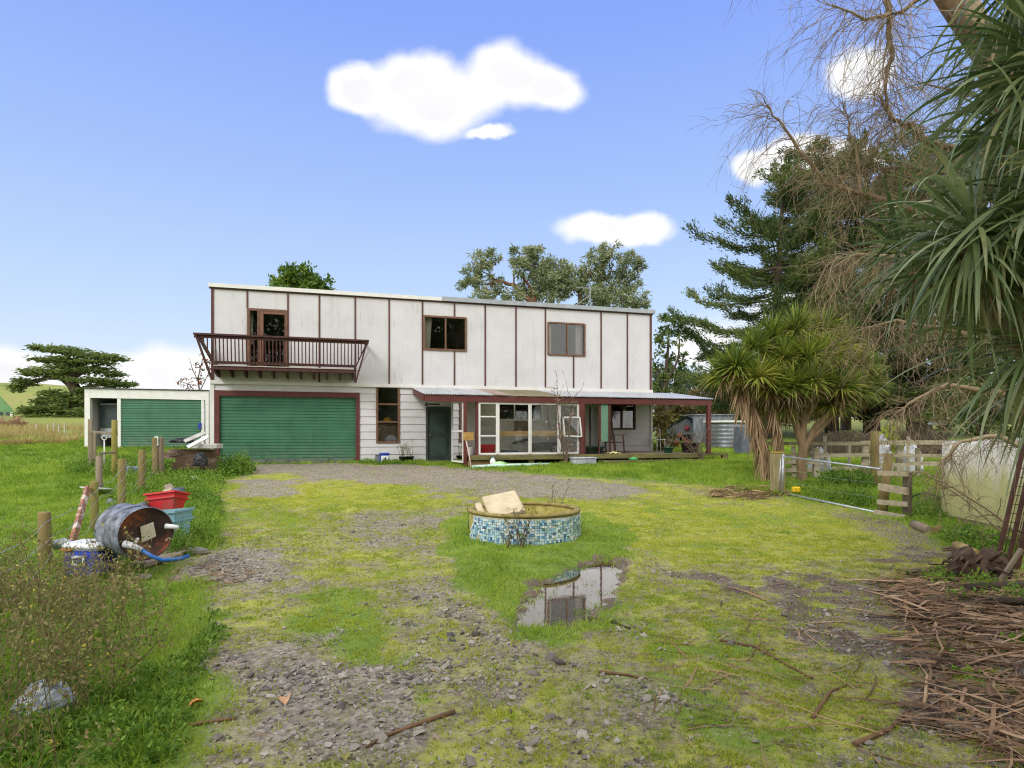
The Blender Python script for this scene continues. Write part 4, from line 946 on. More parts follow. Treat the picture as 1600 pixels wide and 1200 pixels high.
# ================= shed beside the house =================
DS = 23.5
sx = lambda px, D=DS: (px - 800) / F * D
sz = lambda py, D=DS: H - (py - HY) / F * D
SX0, SX1 = sx(132), sx(328); SZ = sz(699)
shed = empty('shed', 'low white shed with green roller door and open doorway left of the house', 'shed', (SX0, DS, SZ))
lx = lambda px: sx(px) - SX0
lz = lambda py: sz(py) - SZ
SH = lz(607.5); SHr = lz(611)
q = MB(); q.box((0, 0, -.4), (lx(140.5), .14, SH)); q.build('corner_post', M_WHITE, shed)
q = MB(); q.box((lx(182.5), .02, -.4), (lx(188), .14, lz(620))); q.build('door_post', M_WHITE, shed)
q = MB(); q.box((lx(314), .02, -.4), (lx(318.5), .14, lz(622))); q.build('door_post', M_WHITE, shed)
q = MB(); q.box((lx(320.5), 0, -.4), (lx(326), .14, SHr)); q.build('corner_post', M_WHITE, shed)
q = MB(); q.prism([(lx(140.5), lz(621.5)), (lx(320.5), lz(625)), (lx(320.5), SHr), (lx(140.5), SH)], .004, .10); q.build('front_beam', M_WHITE, shed)
q = MB(); q.box((.0, .14, -.4), (.08, 5.5, SH - .1)); q.box((lx(326) - .08, .14, -.4), (lx(326), 5.5, SHr - .1)); q.box((.08, 5.42, -.4), (lx(326) - .08, 5.5, SHr - .1)); q.build('wall', M_BOARD, shed)
q = MB(); q.box((lx(183.5), .16, -.4), (lx(188), 5.4, SH - .12)); q.build('inner_wall', surf('navy_wall', C(40, 36, 96), C(30, 28, 74), 3, .7), shed)
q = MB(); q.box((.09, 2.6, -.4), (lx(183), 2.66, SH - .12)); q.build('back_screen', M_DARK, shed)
q = MB(); q.bbox((lx(141), .55, .35), (lx(173), .60, lz(629)), .02); q.build('stored_door', surf('grey_alu_frame', C(176, 178, 180), C(150, 152, 154), 4, .5), shed)
q = MB(); q.box((lx(142), .53, .75), (lx(171), .545, lz(631.5))); q.build('dark_panel', surf('dark_mesh', C(64, 74, 72), C(48, 56, 56), 3, .5), shed)
def roller_at(s0, s1, z0, z1, b, parent):
    return roller(s0, s1, z0, z1, b, .098, parent, 'roller_door', .024)
roller_at(lx(188), lx(314), -.3, lz(623.5), .06, shed)
n = int((SX1 - SX0 + .1) / .076 * 6); vs = []
for j, (y, dz) in enumerate(((-.08, .03), (5.7, -.10))):
    for i in range(n + 1):
        x = -.03 + (lx(326) + .06) * i / n; zz = SH + (SHr - SH) * i / n; vs.append((x, y, zz + dz + .017 * math.sin(2 * math.pi * x / .076)))
q = MB(); q.add(vs, [(i, i + 1, n + 1 + i + 1, n + 1 + i) for i in range(n)], True); q.build('roof', corr_mat('old_iron', C(150, 150, 146), C(126, 124, 118), C(110, 104, 86), .55), shed)
q = MB(); q.bbox((lx(310), -.03, lz(671)), (lx(314.5), .04, lz(661)), .01); q.build('latch_cover', M_BLUEP, shed)
q = MB(); q.tube([(lx(319.7), -.02, lz(630)), (lx(319.9), -.02, -.2)], .02, 6); q.build('downpipe', M_GREYM, shed)
# gap strip between shed and house
# old frame and rail by the shed doorway
def post(name, px, D, ptop, r, label, group=None, mat=None, lean=(0, 0), square=False, sink=.15, base=None):
    b = GP(px, D, -sink); top = H - (ptop - HY) / F * D; h = top - b.z
    q = MB()
    if square: q.bbox((-r, -r, 0), (r, r, h), .008)
    else:
        q.tube([(0, 0, 0), (.004, 0, h * .35), (-.004, .003, h * .7), (0, 0, h - .012), (0, 0, h)], [r * 1.05, r, r * .99, r * .97, r * .86], 14, True, True)
    o = q.build(name, mat or M_POST); o.location = b; o.rotation_euler = (lean[1], lean[0], R.random() * .6); return tag(o, label, 'post', group)

# ================= wire fence along the left paddock =================
FP = [(72, 7.15, 800, .068), (148, 10.0, 752, .064), (190, 12.3, 717, .078), (220, 14.4, 703, .078), (243, 16.6, 684, .08)]
fence = empty('wire_fence', 'sagging wire fence on mossy round posts along the left paddock', 'fence', GP(72, 7.15))
fi = Matrix.Translation(-Vector(fence.location))
tops = []; bases = []
for px, D, pt, r in FP:
    b = GP(px, D, -.2); top = P(px, pt, D); h = top.z - b.z; bl = b - Vector(fence.location)
    q = MB(); lean = Vector((R.uniform(-.03, .03), 0, 0)) * h
    q.tube([bl, bl + Vector((0, 0, h * .4)) + lean * .4, bl + Vector((0, 0, h - .015)) + lean, bl + Vector((0, 0, h)) + lean], [r * 1.03, r, r * .96, r * .84], 14); q.build('fence_post', M_POST, fence)
    tops.append(bl + Vector((0, 0, h)) + lean); bases.append(bl)
# the fence also continues towards the viewer, out of frame
d_ = (tops[0] - tops[1]); near = tops[0] + Vector((d_.x * .95, d_.y * .95, 0))
ts = [near] + tops
for k, fr in enumerate((.06, .26, .46, .66, .84)):
    q = MB(); pts = []
    for i in range(len(ts) - 1):
        a = ts[i] - Vector((0, 0, 1.0 * fr)); b = ts[i + 1] - Vector((0, 0, 1.0 * fr))
        a = a + Vector((.10, 0, 0)); b = b + Vector((.10, 0, 0))
        for t in np.linspace(0, 1, 9)[:-1]: pts.append(a.lerp(b, t) + Vector((0, 0, -.10 * R.uniform(.8, 1.2) * 4 * t * (1 - t) * (1.0 if k != 2 else 1.6))) + Vector((R.gauss(0, .008), 0, R.gauss(0, .006))))
    pts.append(ts[-1] - Vector((-.1, 0, fr)))
    q.tube(pts, .0042, 4, False); q.build('wire', M_WIRE, fence)
# loose leaning timber and other posts
def plank(name, a, b, w, t, mat, label, up=(0, 0, 1), cat='plank'):
    q = MB(); L_ = (Vector(b) - Vector(a)).length; o = None
    mid = (Vector(a) + Vector(b)) / 2; q.beam(Vector(a) - mid, Vector(b) - mid, w, t, up); o = q.build(name, mat); o.location = mid; return tag(o, label, cat)
plank('batten', GP(100, 7.25, -.05), P(137, 762, 9.9), .085, .05, surf('flaked_paint_batten', C(158, 106, 84), C(132, 88, 72), 5, .8, C(200, 184, 170), 3.2, (.5, .56), .2), 'long brown batten with flaking white paint leaning on a fence post', (1, 0, .3), 'timber')
post('fence_post', 179, 17.2, 656, .075, 'tall thin mossy post rising before the shed doorway', None, surf('yellow_lichen_post', C(150, 140, 72), C(124, 112, 58), 6, .85, C(158, 152, 70), 4))
post('stump_post', 155, 14.8, 712, .075, 'short grey post stub standing in the paddock grass', None, M_OLDWOOD)
plank('rail', P(155, 709, 14.7), P(180, 707, 17), .05, .05, M_OLDWOOD, 'thin grey rail resting from the post stub to the tall post')
post('fence_post', 141, 19, 655, .055, 'dark thin post against the shed corner, leftmost by the doorway', None, M_OLDWOOD, square=True)
post('fence_post', 147.5, 19.5, 673, .05, 'dark short post in the shed doorway, right of the leftmost thin one', None, M_OLDWOOD, square=True)
plank('rail', P(141, 674, 19.1), P(182, 678, 17.3), .07, .06, M_OLDWOOD, 'grey rail spanning the shed doorway at waist height')
q = MB(); c = Vector((0, 0, 0)); q.tube([(0, 0, -.7), (0, 0, 0)], .018, 6); 
for i in range(12):
    a = 2 * math.pi * i / 12; b = 2 * math.pi * (i + 1) / 12; q.tube([(.07 * math.cos(a), 0, .08 + .07 * math.sin(a)), (.07 * math.cos(b), 0, .08 + .07 * math.sin(b))], .014, 5, False)
o = q.build('ring_stake', M_WHITEP); o.location = P(163, 688, 18); tag(o, 'white ring topped stake in the weeds before the shed', 'stake')
b = empty('gate_post', 'broad weathered post with white insulator at the end of the wire fence', 'post', GP(247, 16.7, -.1))
q = MB(); h = H - (683 - HY) / F * 16.7 - b.location.z; q.bbox((-.09, -.08, 0), (.13, .08, h), .02); q.build('post', M_OLDWOOD, b)
q = MB(); q.bbox((-.03, -.13, h - .24), (.07, -.085, h + .02), .01); q.build('insulator', surf('pale_green_white', C(206, 222, 206), C(180, 200, 180), 5, .4), b)
# dish and scraps in the grass
def scrap(px, D, sx_, sy_, sz_, mat, label, name='scrap', cat='scrap', seed=1, dz=0): return crumple(name, GP(px, D, dz), sx_, sy_, sz_, mat, label, cat, seed)
q = MB(); q.lathe([(0, .02), (.3, .03), (.33, .06), (.31, .05), (0, .04)], 22); o = q.build('lid', M_WHITEP); o.location = GP(150, 14.3, .12); o.rotation_euler = (rad(-6), rad(4), 0); tag(o, 'round white lid lying in the paddock beside the post stub', 'lid')
scrap(172, 13, .09, .08, .12, M_GREYP, 'small grey plastic scrap in grass between two fence posts', seed=2)
scrap(201, 11.6, .12, .1, .1, M_BAGW, 'white plastic scrap in grass right of a fence post', seed=3); scrap(181, 11.3, .09, .07, .08, M_BAGW, 'white paper scrap at the foot of a fence post', seed=5)
q = MB(); q.bbox((-.32, -.2, 0), (.32, .2, .26), .04); o = q.build('fuel_can', surf('dusty_blue', C(126, 136, 178), C(104, 114, 156), 4, .5)); o.location = GP(206, 17.5); tag(o, 'dusty blue container in weeds before the green roller door', 'container')
# ================= rubbish pile at the garage corner =================
def rp(px, py, D): return P(px, py, D)
DR = 17.6
logm = surf('rotten_log', C(116, 94, 74), C(86, 70, 56), 5, .9, C(140, 134, 112), 4, (.55, .7), .6, .012, stretch=(.3, 2, 2))
for k, (x0, x1, y, D, hh, lab) in enumerate([(268, 336, 709, 17.6, .26, 'thick rotten beam, topmost of the stack by the garage'), (276, 318, 717, 17.4, .2, 'split brown beam in the middle of the stack by the garage'), (308, 339, 722, 17.3, .2, 'short rotten beam end at the base of the stack by the garage'), (270, 312, 728, 17.3, .2, 'lowest brown beam under the left end of the stack by the garage'), (306, 340, 734, 17.2, .22, 'wide rotten beam end lying lowest on the right of the stack by the garage'), (322, 339, 714, 17.8, .2, 'squared log end on the right of the stack by the garage')]):
    a = P(x0, y, D); bb = P(x1, y, D + .2); plank('beam', a, bb, .3, hh, logm, lab, cat='beam')
o = plank('board', P(288, 690, 17.2), P(320, 676, 17.6), .10, .05, surf('dirty_white', C(196, 194, 190), C(170, 166, 160), 5, .6, C(140, 130, 116), 7, (.55, .75)), 'white painted board tilted up on the rubbish stack', (.3, -1, .5), 'board')
o = plank('board', P(293, 699, 17.0), P(325, 682, 17.4), .10, .05, surf('white_red_board', C(224, 222, 222), C(206, 204, 204), 4, .5, C(178, 60, 60), 3.2, (.62, .66)), 'white board with red marks tilted below another on the rubbish stack', (.3, -1, .5), 'board')
q = MB(); q.bbox((-.36, -.2, 0), (.36, .2, .14), .02); o = q.build('tray', surf('dirty_white', (0, 0, 0, 1))); o.location = P(324, 701, 17.5); tag(o, 'low white tray on the right of the rubbish stack', 'tray')
crumple('rubbish_bag', P(285, 692, 17.4), .35, .22, .14, M_BLACKP, 'black plastic sheet crumpled on top of the rubbish stack', 'bag', 9)
crumple('rubbish_bag', P(313, 722, 16.9) - Vector((0, 0, .1)), .2, .18, .36, M_BLACKP, 'shiny black bag slumped against the beams by the garage', 'bag', 11)
scrap(302, 16.2, .2, .13, .14, M_BAGW, 'white paper rubbish on the ground before the beam stack', seed=12); 
plank('stick', GP(308, 16.2, .06), GP(322, 16.1, .05), .05, .04, M_WHITEP, 'short white batten on the ground before the beam stack', cat='batten')
scrap(268, 17.4, .35, .2, .22, surf('brown_sack', C(120, 100, 84), C(96, 80, 68), 6, .9), 'brown ragged sack at the left end of the beam stack', 'sack', 'sack', 14, .5)
plank('plank', GP(243, 12.3, .1), GP(263, 13.4, .24), .16, .05, surf('pale_split_wood', C(204, 190, 164), C(170, 150, 124), 5, .8), 'pale split plank leaning in the weeds beyond the red crate', (0, -.5, 1))
plank('plank', GP(262, 13.7, .32), GP(275, 12.8, .12), .15, .04, M_OLDWOOD, 'grey plank crossing the pale one in the weeds', (0, -.5, 1))
q = MB(); q.lathe([(.10, 0), (.115, .26), (.12, .26), (.11, .0)], 12, close=True); o = q.build('paint_tin', surf('slate_blue', C(86, 96, 120), C(66, 74, 96), 4, .5)); o.location = GP(279, 13.2, .05); tag(o, 'slate blue open tin in weeds beyond the red crate', 'tin')
# crates behind the drum
o = crate_box('fish_crate', .44, .34, .27, M_REDP, 'faded red crate tipped on the teal crate behind the drum', 'crate', P(261, 799, 9.0), rad(-4)); o.rotation_euler = (rad(-12), rad(-7), rad(-4))
teal = surf('faded_teal', C(132, 172, 182), C(104, 150, 164), 5, .5, C(150, 150, 124), 5, (.5, .72))
o = crate_box('fish_crate', .52, .4, .40, teal, 'faded teal crate in the weeds under the red crate', 'crate', P(264, 842, 8.6), rad(-8)); o.rotation_euler = (0, rad(-5), rad(-8))
for k in range(4):
    q = MB(); q.box((-.24 + .13 * k, -.205 + .006 * k * 0, .06), (-.20 + .13 * k, -.19, .30)); r_ = q.build('crate_rib', teal, o)
scrap(250, 9.2, .22, .16, .14, surf('bright_leafage', C(136, 190, 60), C(104, 160, 44), 8, .7), 'pale green rag lying in the red crate', 'rag', 'rag', 15, .46)
q = MB(); m_ = Matrix.Rotation(rad(90), 4, 'X'); q.lathe([(.085, 0), (.085, .5), (.072, .5), (.072, 0)], 18, m_, close=True); o = q.build('pipe', surf('grey_pipe', C(120, 128, 130), C(98, 104, 106), 4, .5)); o.location = P(225, 793, 8.9); o.rotation_euler = (0, rad(0), rad(18)); tag(o, 'open ended dark grey pipe lying behind the drum', 'pipe')
# ================= the drum =================
DD = 7.0; DRr = .285
dc = P(229, 834, 6.75); dax = Vector((-.80, .60, 0)).normalized()
drum = empty('oil_drum', 'rusty black steel drum lying on its side by the fence', 'drum', (dc.x, dc.y, gz1(dc.x, dc.y) + .08))
ax = dax.to_track_quat('Z', 'Y').to_matrix().to_4x4(); M0 = Matrix.Translation(dc - Vector(drum.location)) @ ax
pr = [(DRr, 0), (DRr * 1.035, .01), (DRr * 1.035, .03), (DRr, .045), (DRr, .20), (DRr * 1.03, .212), (DRr * 1.03, .23), (DRr, .242), (DRr, .40), (DRr * 1.03, .412), (DRr * 1.03, .43), (DRr, .442), (DRr, .60), (DRr * 1.03, .615), (DRr, .63), (0, .62)]
def drum_mat():
    m, nt, N, L, bs = nodes('drum_paint'); co = objco(nt); n1 = noise(nt, co, 7, 7, .7)
    col = mix(nt, mrange(nt, n1, .42, .6), C(52, 54, 60), C(132, 138, 152)); col = mix(nt, mrange(nt, noise(nt, co, 4, 6, .7), .6, .7), col, C(96, 60, 44))
    L.new(col, bs.inputs['Base Color']); bs.inputs['Roughness'].default_value = .42; bump(nt, n1, bs, .1, .004); return m
q = MB(); q.lathe(pr, 36, M0); q.build('body', drum_mat(), drum)
q = MB(); q.lathe([(0, .035), (DRr * .96, .03), (DRr, .012)], 36, M0)
def rustend():
    m, nt, N, L, bs = nodes('drum_rust'); co = objco(nt); n1 = noise(nt, co, 3.2, 6, .65)
    col = ramp(nt, math_(nt, 'ADD', math_(nt, 'MULTIPLY', n1, .75), math_(nt, 'MULTIPLY', noise(nt, co, 22, 5), .25)), [(.36, C(34, 28, 28)), (.47, C(62, 42, 34)), (.56, C(128, 66, 38)), (.68, C(166, 86, 44))])
    L.new(col, bs.inputs['Base Color']); bs.inputs['Roughness'].default_value = .75; bump(nt, n1, bs, .2, .004); return m
q.build('end_plate', rustend(), drum)
def onend(x, y, z=0.0): return M0 @ Vector((x, y, z))
# find end-plate axes: sideways (to the right in the photo) and up
ex = Vector((0, 0, 1)).cross(dax).normalized() * -1
ex = Vector((dax.y, -dax.x, 0)).normalized()
def ep(r, u, out=0.0): return Vector(dc) - Vector(drum.location) + ex * r + Vector((0, 0, u)) - dax * out
q = MB(); a = [ep(-.10, -.08, -.02), ep(.09, -.05, -.02), ep(.06, .12, -.02), ep(-.12, .06, -.02)]
a = [ep(-.04, -.09, .0), ep(.10, -.04, .0), ep(.07, .12, .0), ep(-.06, .08, .0)]; q.add(a + [v + dax * .012 for v in a], [(0, 1, 2, 3), (0, 4, 5, 1), (1, 5, 6, 2), (2, 6, 7, 3), (3, 7, 4, 0)]); q.build('patch', surf('cream_patch', C(200, 194, 174), C(178, 166, 142), 8, .6, C(120, 96, 70), 12, (.58, .66)), drum)
q = MB(); q.tube([ep(.2, .06, 0), ep(.24, .055, .05), ep(.30, .04, .09)], [.03, .026, .024], 10); q.build('bung', M_WHITEP, drum)
q = MB(); q.tube([ep(-.22, -.08, 0), ep(-.17, -.10, .08), ep(-.10, -.15, .14)], [.04, .034, .028], 10); q.tube([ep(-.17, -.10, .08), ep(-.12, -.02, .10)], [.02, .014], 8); q.build('tap', surf('grey_fitting', C(206, 206, 210), C(180, 180, 188), 8, .4), drum)
lo = Vector(drum.location); hs_ = [ep(-.10, -.15, .14), ep(-.03, -.22, .2), ep(.06, -.268, .26), ep(.20, -.275, .30), ep(.32, -.262, .28)]
q = MB(); q.tube([h + lo for h in hs_], .022, 10); o = q.build('hose', surf('blue_hose', C(50, 108, 178), C(36, 90, 160), 5, .35)); tag(o, 'short bright blue hose running from the drum tap to the ground', 'hose')
for k, (x0, y0, x1, y1, w, t, lab) in enumerate([(212, 892, 272, 873, .2, .05, 'grey plank under the blue hose, nearest the viewer'), (235, 880, 283, 858, .19, .05, 'grey plank under the drum front, behind the nearest one'), (250, 885, 293, 866, .14, .035, 'thin broken grey board at the right of the drum planks')]):
    a = Vector((*px2w(x0, y0), 0)); b = Vector((*px2w(x1, y1), 0)); a.z = gz1(a.x, a.y) + .05; b.z = gz1(b.x, b.y) + .05 + .01 * k; plank('plank', a, b, w, t, M_OLDWOOD, lab)
q = MB(); 
def rock(px, py, r, label, seed):
    n = 10; vs = []; q = MB()
    for i in range(7):
        for j in range(n):
            th = math.pi * (i / 6 - .5); a = 2 * math.pi * j / n; rr = r * (1 + .3 * (float(fbm(np.array([math.cos(a) * 1.5 + seed]), np.array([math.sin(a) * 1.5 + i * .5]), seed)[0]) - .5) * 2)
            vs.append((rr * 1.4 * math.cos(th) * math.cos(a), rr * math.cos(th) * math.sin(a), rr * .5 * math.sin(th)))
    q.add(vs, [(i * n + j, i * n + (j + 1) % n, (i + 1) * n + (j + 1) % n, (i + 1) * n + j) for i in range(6) for j in range(n)], False)
    o = q.build('rock', surf('grey_rock', C(136, 130, 120), C(104, 100, 92), 6, .85, C(120, 122, 80), 4)); x, y = px2w(px, py); o.location = (x, y, gz1(x, y) + r * .2); return tag(o, label, 'rock')
rock(305, 866, .13, 'flat grey rock at the gravel edge right of the drum planks', 2)
rock(222, 905, .08, 'small dark rock under the planks in front of the drum', 5)
# ================= cool box =================
cb = empty('cool_box', 'blue and white picnic cool box in the weeds beside the drum', 'cooler', GP(142, 6.95, 0), rad(-8))
q = MB(); q.bbox((-.225, -.16, 0), (.225, .16, .30), .035); q.build('body', M_BLUEP, cb)
q = MB(); q.bbox((-.235, -.17, .30), (.235, .17, .385), .035); q.build('lid', M_WHITEP, cb)
q = MB(); q.bbox((-.232, -.172, .295), (-.10, -.10, .32), .008); q.build('hinge_strip', surf('orange_strip', C(206, 130, 50), C(180, 110, 40), 5, .5), cb)
q = MB(); q.beam((-.065, -.175, .24), (.075, -.175, .24), .02, .022); q.beam((-.065, -.175, .155), (.075, -.175, .155), .02, .022); q.beam((-.06, -.175, .15), (-.06, -.175, .25), .02, .02, (1, 0, 0)); q.beam((.07, -.175, .15), (.07, -.175, .25), .02, .02, (1, 0, 0)); q.build('handle', M_WHITEP, cb)
q = MB(); q.lathe([(.0, 0), (.06, 0), (.065, .12), (.03, .16), (.03, .2), (0, .2)], 10, Matrix.Rotation(rad(80), 4, 'Y')); o = q.build('bottle', surf('clear_bottle', C(180, 190, 190), C(150, 160, 160), 4, .2)); o.location = GP(86, 7.3, .28); tag(o, 'clear bottle caught in weeds left of the cool box', 'bottle')
# ================= fountain =================
fx, fy = px2w(819, 806 + 24); FD = 9.35
fc = Vector(((819 - 800) / F * FD, FD, gz1(.2, FD)))
FRr = (908 - 731) / 2 / F * FD * .985; FHt = H - (793 - HY) / F * FD - fc.z
ft = empty('fountain', 'round moss-stained fountain basin with broken blue mosaic tiles', 'fountain', fc)
concm = surf('mossy_concrete', C(176, 164, 92), C(138, 126, 58), 6, .9, C(112, 104, 46), 9, (.5, .68), .5, .006)
q = MB(); q.lathe([(FRr - .02, -.2), (FRr - .02, FHt - .05), (FRr - .085, FHt - .05), (FRr - .085, -.2)], 72, close=True); q.build('wall', concm, ft)
q = MB(); q.lathe([(FRr, FHt - .046), (FRr + .006, FHt - .022), (FRr - .004, FHt - .004), (FRr - .05, FHt), (FRr - .088, FHt - .006), (FRr - .092, FHt - .046)], 72, close=True); q.build('rim', surf('rim_moss', C(160, 142, 88), C(126, 112, 64), 8, .9, C(120, 112, 50), 12, (.5, .66), .6, .008), ft)
q = MB(); q.disc(FRr - .088, .06, 48); q.build('floor', surf('fountain_silt', C(92, 92, 40), C(70, 68, 34), 5, .95), ft)
# mosaic of small tiles, missing at the left end
tl = []; tf = []; ta = []; nt_ = 0; ts_ = .036; na = int(2 * math.pi * FRr / ts_); nr = int((FHt - .04) / ts_)
for k in range(na):
    a = 2 * math.pi * k / na; fa = math.degrees(a) % 360   # 270 faces the viewer
    for r_ in range(nr):
        z0 = -.02 + r_ * ts_ + .0; fr_ = r_ / nr
        edge = 196 + 14 * fr_ + 5 * (float(fbm(np.array([fr_ * 4.]), np.array([1.3]), 4)[0]) - .5)
        if 130 < fa < edge + 3 * R.random(): continue
        if fbm(np.array([fa * .06]), np.array([fr_ * 3.]), 8, 2)[0] > .80 or R.random() < .03: continue
        if abs(fa - 252) < 2.2 and R.random() < .75: continue
        rr = FRr + .004; da = (ts_ - .006) / FRr / 2; am = a + R.uniform(-.002, .002); zj = R.uniform(-.0015, .0015)
        tx = [(rr * math.cos(am - da), rr * math.sin(am - da)), (rr * math.cos(am + da), rr * math.sin(am + da))]
        ri = rr - .022; ty = [(ri * math.cos(am - da), ri * math.sin(am - da)), (ri * math.cos(am + da), ri * math.sin(am + da))]
        zb, zt_ = z0 + zj, z0 + ts_ - .006 + zj
        tl += [(*tx[0], zb), (*tx[1], zb), (*tx[1], zt_), (*tx[0], zt_), (*ty[0], zb), (*ty[1], zb), (*ty[1], zt_), (*ty[0], zt_)]
        o_ = nt_ * 8; tf += [(o_, o_ + 1, o_ + 2, o_ + 3), (o_ + 3, o_ + 2, o_ + 6, o_ + 7), (o_, o_ + 4, o_ + 5, o_ + 1), (o_ + 1, o_ + 5, o_ + 6, o_ + 2), (o_, o_ + 3, o_ + 7, o_ + 4)]
        grn = float(sst(np.array([fa]), 255, 330)[0]); base_ = R.random(); ta += [base_ * .5 + (.5 if R.random() < grn * .75 else 0)] * 8; nt_ += 1
def mosaic():
    m, nt, N, L, bs = nodes('mosaic'); c = ramp(nt, attr(nt, 'rnd'), [(0, C(216, 224, 226)), (.10, C(190, 212, 222)), (.2, C(150, 188, 212)), (.30, C(106, 152, 190)), (.38, C(62, 104, 154)), (.42, C(170, 206, 212)), (.5, C(212, 220, 214)), (.6, C(170, 194, 182)), (.7, C(126, 158, 148)), (.8, C(88, 126, 122)), (.88, C(146, 178, 180)), (.97, C(204, 214, 206))])
    c.node.color_ramp.interpolation = 'CONSTANT'
    c = mix(nt, mrange(nt, noise(nt, objco(nt), 9, 5), .55, .75, 0, .6), c, C(150, 146, 110))
    L.new(c, bs.inputs['Base Color']); bs.inputs['Roughness'].default_value = .3; return m
npmesh('mosaic', np.array(tl) + rng.normal(size=(len(tl), 3)) * .0012, tf, mosaic(), ft, {'rnd': ta})
q = MB(); gpts = [(math.radians(a), None) for a in range(205, 360 + 110, 3)]
q.add([((FRr - .012) * math.cos(a), (FRr - .012) * math.sin(a), z) for a, _ in gpts for z in (-.03, FHt - .06)], [(2 * i, 2 * i + 2, 2 * i + 3, 2 * i + 1) for i in range(len(gpts) - 1)], True); q.build('grout', surf('pale_grout', C(188, 188, 176), C(160, 158, 136), 12, .9, C(140, 134, 84), 6, (.5, .7)), ft)
# concrete slab resting in the basin
slabm = surf('pale_slab', C(206, 190, 160), C(182, 166, 134), 6, .85, C(140, 130, 84), 5, (.58, .78), .2, .004)
sa = empty('concrete_trough', 'broken pale concrete trough tipped up inside the fountain', 'trough', fc + Vector((-.42, -.12, .20)), rad(12)); sa.scale = (1.25,) * 3
q = MB(); m_ = Matrix.Rotation(rad(-10), 4, 'Y') @ Matrix.Rotation(rad(24), 4, 'X'); q.bbox((-.10, -.22, .18), (.32, .26, .25), .01, m_); q.build('slab', slabm, sa)
q = MB(); q.bbox((-.20, -.24, -.16), (-.12, .24, .19), .01, m_); q.build('end_block', slabm, sa)
q = MB(); q.bbox((.28, -.14, -.12), (.36, .0, .06), .02, m_); q.build('broken_leg', slabm, sa)
q = MB(); q.box((-.10, -.03, -.16), (.30, .02, .17), m_); q.build('inner_face', concm, sa)
q = MB()
for k in range(7): q.tube([(-.10 + .055 * k, -.28, -.14), (-.10 + .055 * k, -.28, -.055)], .006, 5)
q.beam((-.13, -.28, -.13), (.26, -.28, -.13), .02, .02); q.build('comb', M_WHITEP, sa)
M_RLEAF = foliage('rose_leaf', [C(56, 70, 34), C(88, 100, 48), C(120, 112, 60)], .2)
def bare_bush(name, loc, label, h, n, spread, leafn, lmat, tmat=None, cat='bush', r0=.008, sub=4, ll=.035, tilt=.5):
    e = empty(name, label, cat, loc); tw = TW(); k = 6; t = np.linspace(0, 1, k)
    d = unit(np.concatenate([rng.normal(size=(n, 2)) * spread, np.ones((n, 1))], 1)); L_ = h * (.6 + .4 * rng.random(n))
    P_ = rng.normal(size=(n, 1, 3)) * np.array([.04, .04, 0]) + d[:, None] * (L_[:, None] * t)[:, :, None] + np.cumsum(rng.normal(size=(n, k, 3)) * .03 * h, 1) * t[None, :, None]
    tw.add(P_, (r0 * (1 - .75 * t))[None], 5)
    m = n * sub; i = rng.integers(0, n, m); j = rng.integers(1, k, m); b = P_[i, j]; dd = unit(d[i] + rng.normal(size=(m, 3)) * .7); l2 = h * .35 * (.4 + .6 * rng.random(m)); t2 = np.linspace(0, 1, 4)
    Q = b[:, None] + dd[:, None] * (l2[:, None] * t2)[:, :, None] + np.cumsum(rng.normal(size=(m, 4, 3)) * .03 * h, 1) * t2[None, :, None]
    tw.add(Q, (r0 * .5 * (1 - .7 * t2))[None], 3); tw.build('stem', tmat or M_TWIG, e)
    if leafn:
        i = rng.integers(0, m, leafn); pos = Q[i, rng.integers(1, 4, leafn)] + rng.normal(size=(leafn, 3)) * .01; lv = LV(); lv.add(*leaves(pos, rng.normal(size=(leafn, 3)), ll * (.6 + .8 * rng.random(leafn)), ll * .6)); lv.build('leaves', lmat, e)
    return e
def at_px(px, py): x, y = px2w(px, py); return Vector((x, y, gz1(x, y)))
bare_bush('rose_bush', at_px(815, 862), 'thin thorny bush standing in front of the mosaic wall', .52, 6, .28, 60, M_RLEAF)
bare_bush('rose_bush', at_px(796, 862), 'sparse low twiggy plant at the left foot of the mosaic bush', .5, 4, .2, 70, M_RLEAF)
bare_bush('weed_bush', fc + Vector((.55, .95, 0)), 'thin weed standing behind the fountain rim', .75, 6, .22, 60, M_RLEAF)
bare_bush('weed_bush', fc + Vector((.02, -.35, .05)), 'straggly weed growing inside the basin by the broken trough', .42, 8, .35, 120, M_RLEAF)
bare_bush('weed_bush', fc + Vector((-.85, .75, 0)), 'single short twig behind the left rim of the fountain', .6, 2, .1, 16, M_RLEAF)
bare_bush('weed_bush', at_px(895, 842), 'low twiggy weed at the right foot of the fountain', .3, 6, .4, 70, M_RLEAF)
# leafless shrubs by the verandah
e = bare_bush('bare_shrub', hpt(884, VB - .4), 'tall leafless shrub with pale buds growing before the verandah screen', 2.35, 5, .16, 260, foliage('pinkish_bud', [C(150, 110, 100), C(188, 160, 150), C(206, 184, 176)], .2), surf('grey_brown_bark', C(128, 108, 94), C(96, 80, 70), 9, .9, bm=0), r0=.024, sub=9, ll=.05)
e = bare_bush('bare_shrub', hpt(1094, VB - .1), 'leafless twiggy shrub at the far deck corner post', 1.6, 14, .38, 60, foliage('pinkish_bud', []), surf('grey_brown_bark', (0, 0, 0, 1)), r0=.014, sub=8, ll=.04)
